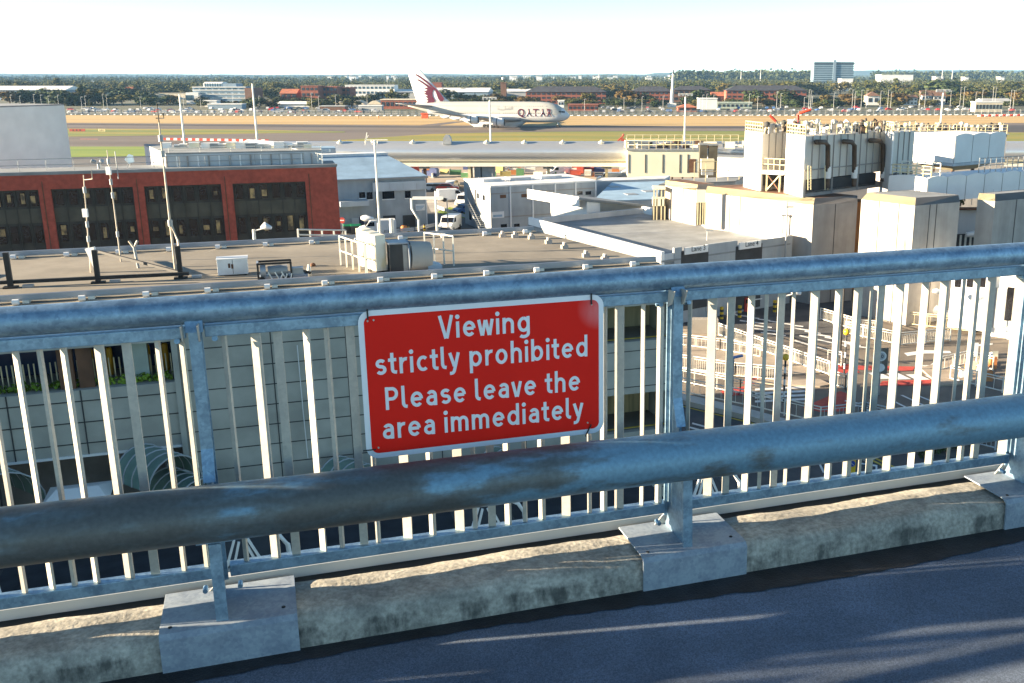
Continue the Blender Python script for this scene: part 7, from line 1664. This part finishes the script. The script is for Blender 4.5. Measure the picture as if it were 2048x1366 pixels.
wbox(2012, 540, 2120, 575, -.6, 3, 'roof_slab', m_white, wk); wbox(2014, 575, 2120, 655, .2, 3, 'dark_glazing', m_glassd, wk); wbox(2012, 655, 2120, 740, .1, 3, 'lower_wall', m_white, wk)
for px in (1911, 1935, 1960): wbox(px, 548, px + 10, 575, -.03, .02, 'window', m_glassd, wk)
gs_ = Fr('exit_sign_post', (1806, 545), (1820, 545), d=93, label='small green sign on the grey bay wall', cat='sign'); wbox(1808, 540, 1818, 570, -.1, 0, 'green_board', mat('sign_green', (0.02, 0.30, 0.10), 0.5), gs_); wbox(1811, 545, 1815, 560, -.12, -.102, 'arrow', m_white, gs_)
rr_ = random.Random(17)
for i, px in enumerate((1360, 1381, 1402, 1424, 1470, 1492)):
    p = Pz(px, 622, 0); rt = empty('ticket_barrier', p, AF.az, 'dark red barrier machine in the shade of the lane canopy', 'barrier machine', 'barrier machines under the canopy')
    MB().box(-.3, .3, -.3, .3, 0, 1.3).build('cabinet', m_redr, rt, .03); MB().box(-.2, .2, -.32, -.29, .8, 1.15).build('screen', m_glassd, rt); MB().bar((.3, 0, 1.0), (1.6, 0, 1.05), .08).build('arm', m_white, rt)
# ================================================================== parked vehicles, apron clutter
def van(col, name='parked_van'):
    m = mat('paint_' + col, CARC[col], 0.3, var=0.04); rt = empty(name, (0, 0, 0))
    MB().extr([(-2.5, .35), (2.45, .35), (2.5, .9), (2.25, 1.15), (1.55, 1.35), (1.0, 2.0), (.8, 2.1), (-2.45, 2.1), (-2.52, 1.9)], 1, -.95, .95).build('body', m, rt, .05)
    MB().extr([(1.52, 1.36), (1.06, 1.95), (1.10, 1.97), (1.60, 1.37)], 1, -.82, .82).build('windscreen', m_glassd, rt)
    for y in (-.955, .955): MB().extr([(.35, 1.35), (1.35, 1.35), (.92, 1.9), (.35, 1.9)], 1, y - .01, y + .01).build('side_window', m_glassd, rt)
    MB().box(2.42, 2.54, -.6, .6, .62, .8).build('grille', m_joint, rt); MB().box(2.3, 2.56, -.95, .95, .35, .58).build('bumper', m_capg, rt)
    for y in (-.72, .72): MB().box(2.35, 2.52, y - .16, y + .16, .82, 1.02).build('headlight', m_palec, rt)
    for x in (-1.55, 1.55):
        for y in (-.85, .85): MB().tube([(x, y - .12, .36), (x, y + .12, .36)], .36, 14).build('wheel', m_tyre, rt)
    return rt
v1 = van('white'); p = Pz(901, 461, 0); v1.location = p; v1.rotation_euler = (0, 0, R(-98)); tag(v1, 'white van facing the camera between the warehouse and the stair office', 'van')
def pv(px, py, rz, label, src=v1, sc=1.0):
    c = dup(src, Pz(px, py, 0), R(rz), label); c.scale = (sc, sc, sc); return c
pv(755, 470, 195, 'white van parked outside the warehouse loading door, nose to the left')
pv(930, 413, -100, 'white van facing the camera behind the grass verge by the stair office')
pv(905, 402, 20, 'white van half hidden behind the stair office corner')
pv(1218, 366, 180, 'white van parked under the silver tube by its right-hand pier')
pv(1118, 352, 200, 'white van under the middle of the silver tube')
bc = van('blue', 'blue_car'); bc.location = Pz(932, 426, 0); bc.rotation_euler = (0, 0, R(-140)); bc.scale = (.8, .9, .7); tag(bc, 'light blue small van beside the white one at the stair office', 'van')
dk = van('black', 'dark_vehicle'); dk.location = Pz(1245, 368, 0); dk.rotation_euler = (0, 0, R(170)); dk.scale = (.95, .9, .75); tag(dk, 'dark blue low vehicle in the shade at the end of the silver tube', 'vehicle')
# green bins, panels and barriers outside the warehouse
for i, px in enumerate((698, 712)):
    p = Pz(px, 468, 0); bn = empty('wheeled_bin', p, R(18), ['dark bin with green lid next to the brick wall', 'dark bin with green lid next to the white board'][i], 'bin')
    MB().hexa([(-.55, -.4, .12), (.55, -.4, .12), (.55, .4, .12), (-.55, .4, .12)], [(-.65, -.5, 1.15), (.65, -.5, 1.15), (.65, .5, 1.15), (-.65, .5, 1.15)]).build('tub', m_joint, bn); MB().extr([(-.55, 1.15), (.55, 1.15), (.4, 1.32), (-.3, 1.4)], 0, -.68, .68).build('lid', mat('bin_green', (0.04, 0.33, 0.14), 0.5), bn)
    for x in (-.45, .45): MB().tube([(x, -.1, .1), (x, .1, .1)], .1, 8).build('wheel', m_tyre, bn)
p = Pz(712, 462, 0); tag(MB().box(-.5, .5, 0, .06, .3, 1.8).bar((-.4, .03, 0), (-.4, .03, .3), .05).bar((.4, .03, 0), (.4, .03, .3), .05).build('notice_board', m_palec), 'pale board standing beside the warehouse bins', 'board').location = p
p = Pz(686, 470, 0); ne = empty('no_entry_sign', p, 0, 'round red no entry sign with a white bar at the brick corner', 'sign'); MB().tube([(0, 0, 0), (0, 0, 2.3)], .04, 6).build('post', m_steelp, ne); MB().tube([(0, -.04, 2.0), (0, -.06, 2.0)], .42, 18).build('disc', m_redr, ne); MB().box(-.3, .3, -.075, -.062, 1.93, 2.07).build('bar', m_white, ne)
def crash(label, pts):
    P = [Pz(x, y, 0) for x, y in pts]; rt = empty('crash_barrier', P[0], 0, label, 'crash barrier')
    for a, b in zip(P[:-1], P[1:]):
        a, b = a - P[0], b - P[0]
        for z in (.45, .7): MB().bar(a + Vector((0, 0, z)), b + Vector((0, 0, z)), .06, .22).build('rail', m_palec, rt)
        n = max(1, int((b - a).length / 2))
        for i in range(n + 1): q = a + (b - a) * (i / n); MB().bar(q, q + Vector((0, 0, .8)), .12).build('post', m_steelp, rt)
crash('long grey crash barrier in front of the warehouse van', [(770, 472), (830, 466), (876, 456)])
crash('grey crash barrier behind the parked van by the stair office', [(872, 420), (900, 430), (932, 440)])
for px, py, lab in ((817, 466, 'yellow topped bollard left of the bent lamp'), (849, 464, 'yellow topped bollard right of the bent lamp')):
    stripes('banded_bollard', px, py, 1.1, .15, (m_joint, m_yel), lab, 'bollard')
strip('verge', m_green, [(872, 424), (905, 434), (930, 436), (930, 420), (900, 414)], .03)
strip('pale_forecourt', m_concrete, [(850, 398), (935, 402), (935, 418), (862, 424)], .02)
strip('tan_apron', mat('tan_concrete', (0.40, 0.31, 0.22), 0.9, var=.15, scale=.2), [(850, 372), (1500, 372), (1500, 334), (780, 334)], .015)  # tan sheet over part of the apron
p = Pz(808, 462, 0); tag(MB().lathe((0, 0, 0), [(.45, 0), (.5, .2), (.42, .7), (.3, .8)], 10).build('orange_drum', mat('dull_orange', (0.42, 0.16, 0.04), 0.7)), 'dull orange drum beside the white van at the warehouse', 'drum').location = p
# containers, barriers and carts beneath the tube
CC = [('red', (0.42, 0.07, 0.04)), ('white', (0.68, 0.65, 0.58)), ('orange', (0.50, 0.19, 0.06)), ('green', (0.10, 0.24, 0.10)), ('blue', (0.07, 0.09, 0.20)), ('yellow', (0.52, 0.42, 0.16))]
for n_, c_ in CC: mat('crate_' + n_, c_, 0.5, var=.08)
rc2 = random.Random(23); seen = {}
for i in range(110):
    px = rc2.uniform(800, 1290); d = rc2.choice([215, 222, 232, 240, 250, 262]) + rc2.uniform(-2, 2); n_ = rc2.choice(['red', 'red', 'white', 'white', 'white', 'orange', 'orange', 'green', 'yellow', 'blue'])
    sh = rc2.choice(['barrier', 'cart', 'box']); p = Pd(px, 340, d); key = (n_, sh)
    if key not in seen:
        if sh == 'barrier': mb = MB().extr([(-.3, 0), (.3, 0), (.14, .5), (.1, 1.0), (-.1, 1.0), (-.14, .5)], 0, -1.0, 1.0)
        elif sh == 'box': mb = MB().extr([(-.8, .25), (.8, .25), (.8, 1.7), (.5, 1.9), (-.8, 1.9)], 1, -.75, .75)
        else: mb = MB().box(-1.2, 1.2, -.7, .7, .35, .5).box(-1.15, -1.05, -.7, .7, .5, 1.6).box(-1.15, 1.15, -.68, .68, .5, 1.35)
        seen[key] = mb.build({'barrier': 'water_barrier', 'box': 'luggage_container', 'cart': 'baggage_cart'}[sh], MATS['crate_' + n_]); o = seen[key]
    else: o = seen[key].copy(); COL.objects.link(o)
    o.location = (p.x, d, 0); o.rotation_euler = (0, 0, rc2.choice([0, 0, .1, 1.5, -.2]))
    w_ = {'barrier': 'water-filled barrier', 'box': 'luggage container', 'cart': 'baggage cart'}[sh]
    tag(o, n_ + ' ' + w_ + ' on the apron beneath the silver tube', {'barrier': 'barrier', 'box': 'container', 'cart': 'cart'}[sh], n_ + ' ' + w_ + 's beneath the tube')
for (x, col, rz, lab) in ((865, 'silver', 10, 'silver car parked at the left pier under the tube'), (895, 'red', 5, 'red low vehicle left of the concrete pier under the tube'), (905, 'silver', 80, 'grey tug in front of the concrete pier'), (880, 'grey', 0, 'dark car crossing below the left end of the tube')):
    o = CARP[col].copy(); COL.objects.link(o); p = Pz(x, 382 if rz != 80 else 375, 0); o.location = p; o.rotation_euler = (0, 0, R(rz)); o.name = 'apron_car'; tag(o, lab, 'car'); 
    if 'group' in o: del o['group']
tl = empty('tail_wing', Pz(1262, 365, 0), 0, 'white sloping tail of a parked vehicle steps with red panel by the cream plant house', 'steps')
MB().extr([(-4.5, .6), (2.2, .4), (2.4, 3.6), (1.6, 3.8), (-4.3, 1.0)], 1, -.8, .8).build('stair_body', m_white, tl); MB().extr([(.3, 2.3), (2.2, 2.0), (2.3, 3.5), (1.7, 3.5)], 1, -.86, -.81).build('red_panel', MATS['crate_red'], tl)
for x in (-3, 1.2): MB().tube([(x, -.8, .4), (x, .8, .4)], .4, 12).build('wheel', m_tyre, tl)
# airfield signs, lights and small marks on the grass
for (px, py, w, col, lab) in ((155, 264, 6.0, 'red', 'dark red airfield sign board lying low on the grass'), (204, 264, 2.6, 'yellow', 'small yellow airfield sign on the grass right of the red one')):
    p = Pz(px, py, 0); sb = empty('airfield_sign', p, 0, lab, 'sign'); MB().box(-w / 2, w / 2, -.1, .1, .25, 1.15).build('panel', MATS['crate_red'] if col == 'red' else mat('sign_yellow', (0.78, 0.62, 0.30), 0.5), sb)
    for x in (-w * .4, w * .4): MB().bar((x, 0, 0), (x, 0, .3), .08).build('leg', m_steelp, sb)
    for k in range(3): MB().box(-w * .3 + k * w * .22, -w * .3 + k * w * .22 + w * .1, -.115, -.102, .45, .95).build('letter', m_joint, sb)
for (px, py) in ((716, 239), (757, 239)):
    p = Pz(px, py, 0); tag(MB().tube([(0, 0, 0), (0, 0, 1.2)], .2, 6).tube([(0, 0, 1.2), (0, 0, 1.7)], .35, 8).build('runway_marker', MATS['crate_orange']), 'small orange and white marker post on the dry grass left of the aircraft', 'marker', 'orange marker posts on the dry grass').location = p
for i in range(13):
    p = Pz(1958 + i * 7.2, 233.4 - i * .1, 0); o = MB().extr([(-.25, 0), (.25, 0), (.1, .6), (.08, 1.1), (-.08, 1.1), (-.1, .6)], 0, -.8, .8).build('plastic_barrier', [m_white, MATS['barrier_red']][i % 2]); o.location = p
    tag(o, ('white' if i % 2 == 0 else 'red') + ' barrier in the far right row at the runway fence', 'barrier', ('white' if i % 2 == 0 else 'red') + ' barriers of the far right row')
p = Pz(1243, 283, 0); rd = empty('red_derrick', p, 0, 'small red derrick showing just above the silver tube on the grass', 'derrick'); MB().bar((-1.2, 0, .2), (.6, 0, 1.8), .7, .5).build('arm', MATS['crate_red'], rd); MB().box(-.2, .9, -.4, .4, 0, 1.0).build('body', MATS['crate_red'], rd); MB().lathe((.6, 0, 1.8), [(.1, 0), (.45, .3), (.1, .7)], 8).build('head', MATS['crate_red'], rd)
# white rolled tank and cabin near the right-hand guardrails
p = Pz(1848, 640, 0); wt = empty('white_trailer', p, R(-8), 'white rounded trailer tank beside the far guardrail', 'trailer'); MB().tube([(-1.8, 0, .95), (-1.6, 0, 1.0), (.9, 0, 1.0), (1.1, 0, .95)], [.3, .6, .6, .35], 14).build('tank', m_white, wt); MB().box(.9, 3.2, -.35, .35, .6, .85).build('drawbar', m_white, wt)
for x in (-1, .4): MB().tube([(x, -.5, .35), (x, .5, .35)], .35, 12).build('wheel', m_tyre, wt)
p = Pz(1905, 765, 0); rj = random.Random(3)
for i in range(16):
    px = 1925 + rj.uniform(0, 70); py = 735 + rj.uniform(-25, 30); p = Pz(px, py, 0); h = rj.uniform(.5, 1.2); o = MB().lathe((0, 0, 0), [(.16, 0), (.12, .1), (.07, h)], 8) if i % 2 else MB().extr([(-.3, 0), (.3, 0), (.22, h * .6), (-.22, h)], 0, -.25, .25)
    o = o.build('work_cone' if i % 2 else 'rubble_sack', [m_cream, MATS['crate_orange'], m_white][i % 3]); o.location = p; tag(o, ('pale or orange cone' if i % 2 else 'pale full sack') + ' among the works at the foot of the white kiosk', 'cone' if i % 2 else 'sack', ('cones' if i % 2 else 'sacks') + ' at the foot of the white kiosk')
# ================================================================== the air between
hz = MB().box(-9800, 9800, -60, 9950, -1.5, 75)
m_hz = bpy.data.materials.new('haze'); m_hz.use_nodes = True; nt = m_hz.node_tree; nt.nodes.remove(nt.nodes['Principled BSDF'])
pvn = nt.nodes.new('ShaderNodeVolumePrincipled'); pvn.inputs['Color'].default_value = (0.34, 0.62, 0.98, 1); pvn.inputs['Density'].default_value = 0.000055; pvn.inputs['Anisotropy'].default_value = 0.0
nt.links.new(pvn.outputs[0], nt.nodes['Material Output'].inputs['Volume'])
tag(hz.build('haze', m_hz), kind='stuff')
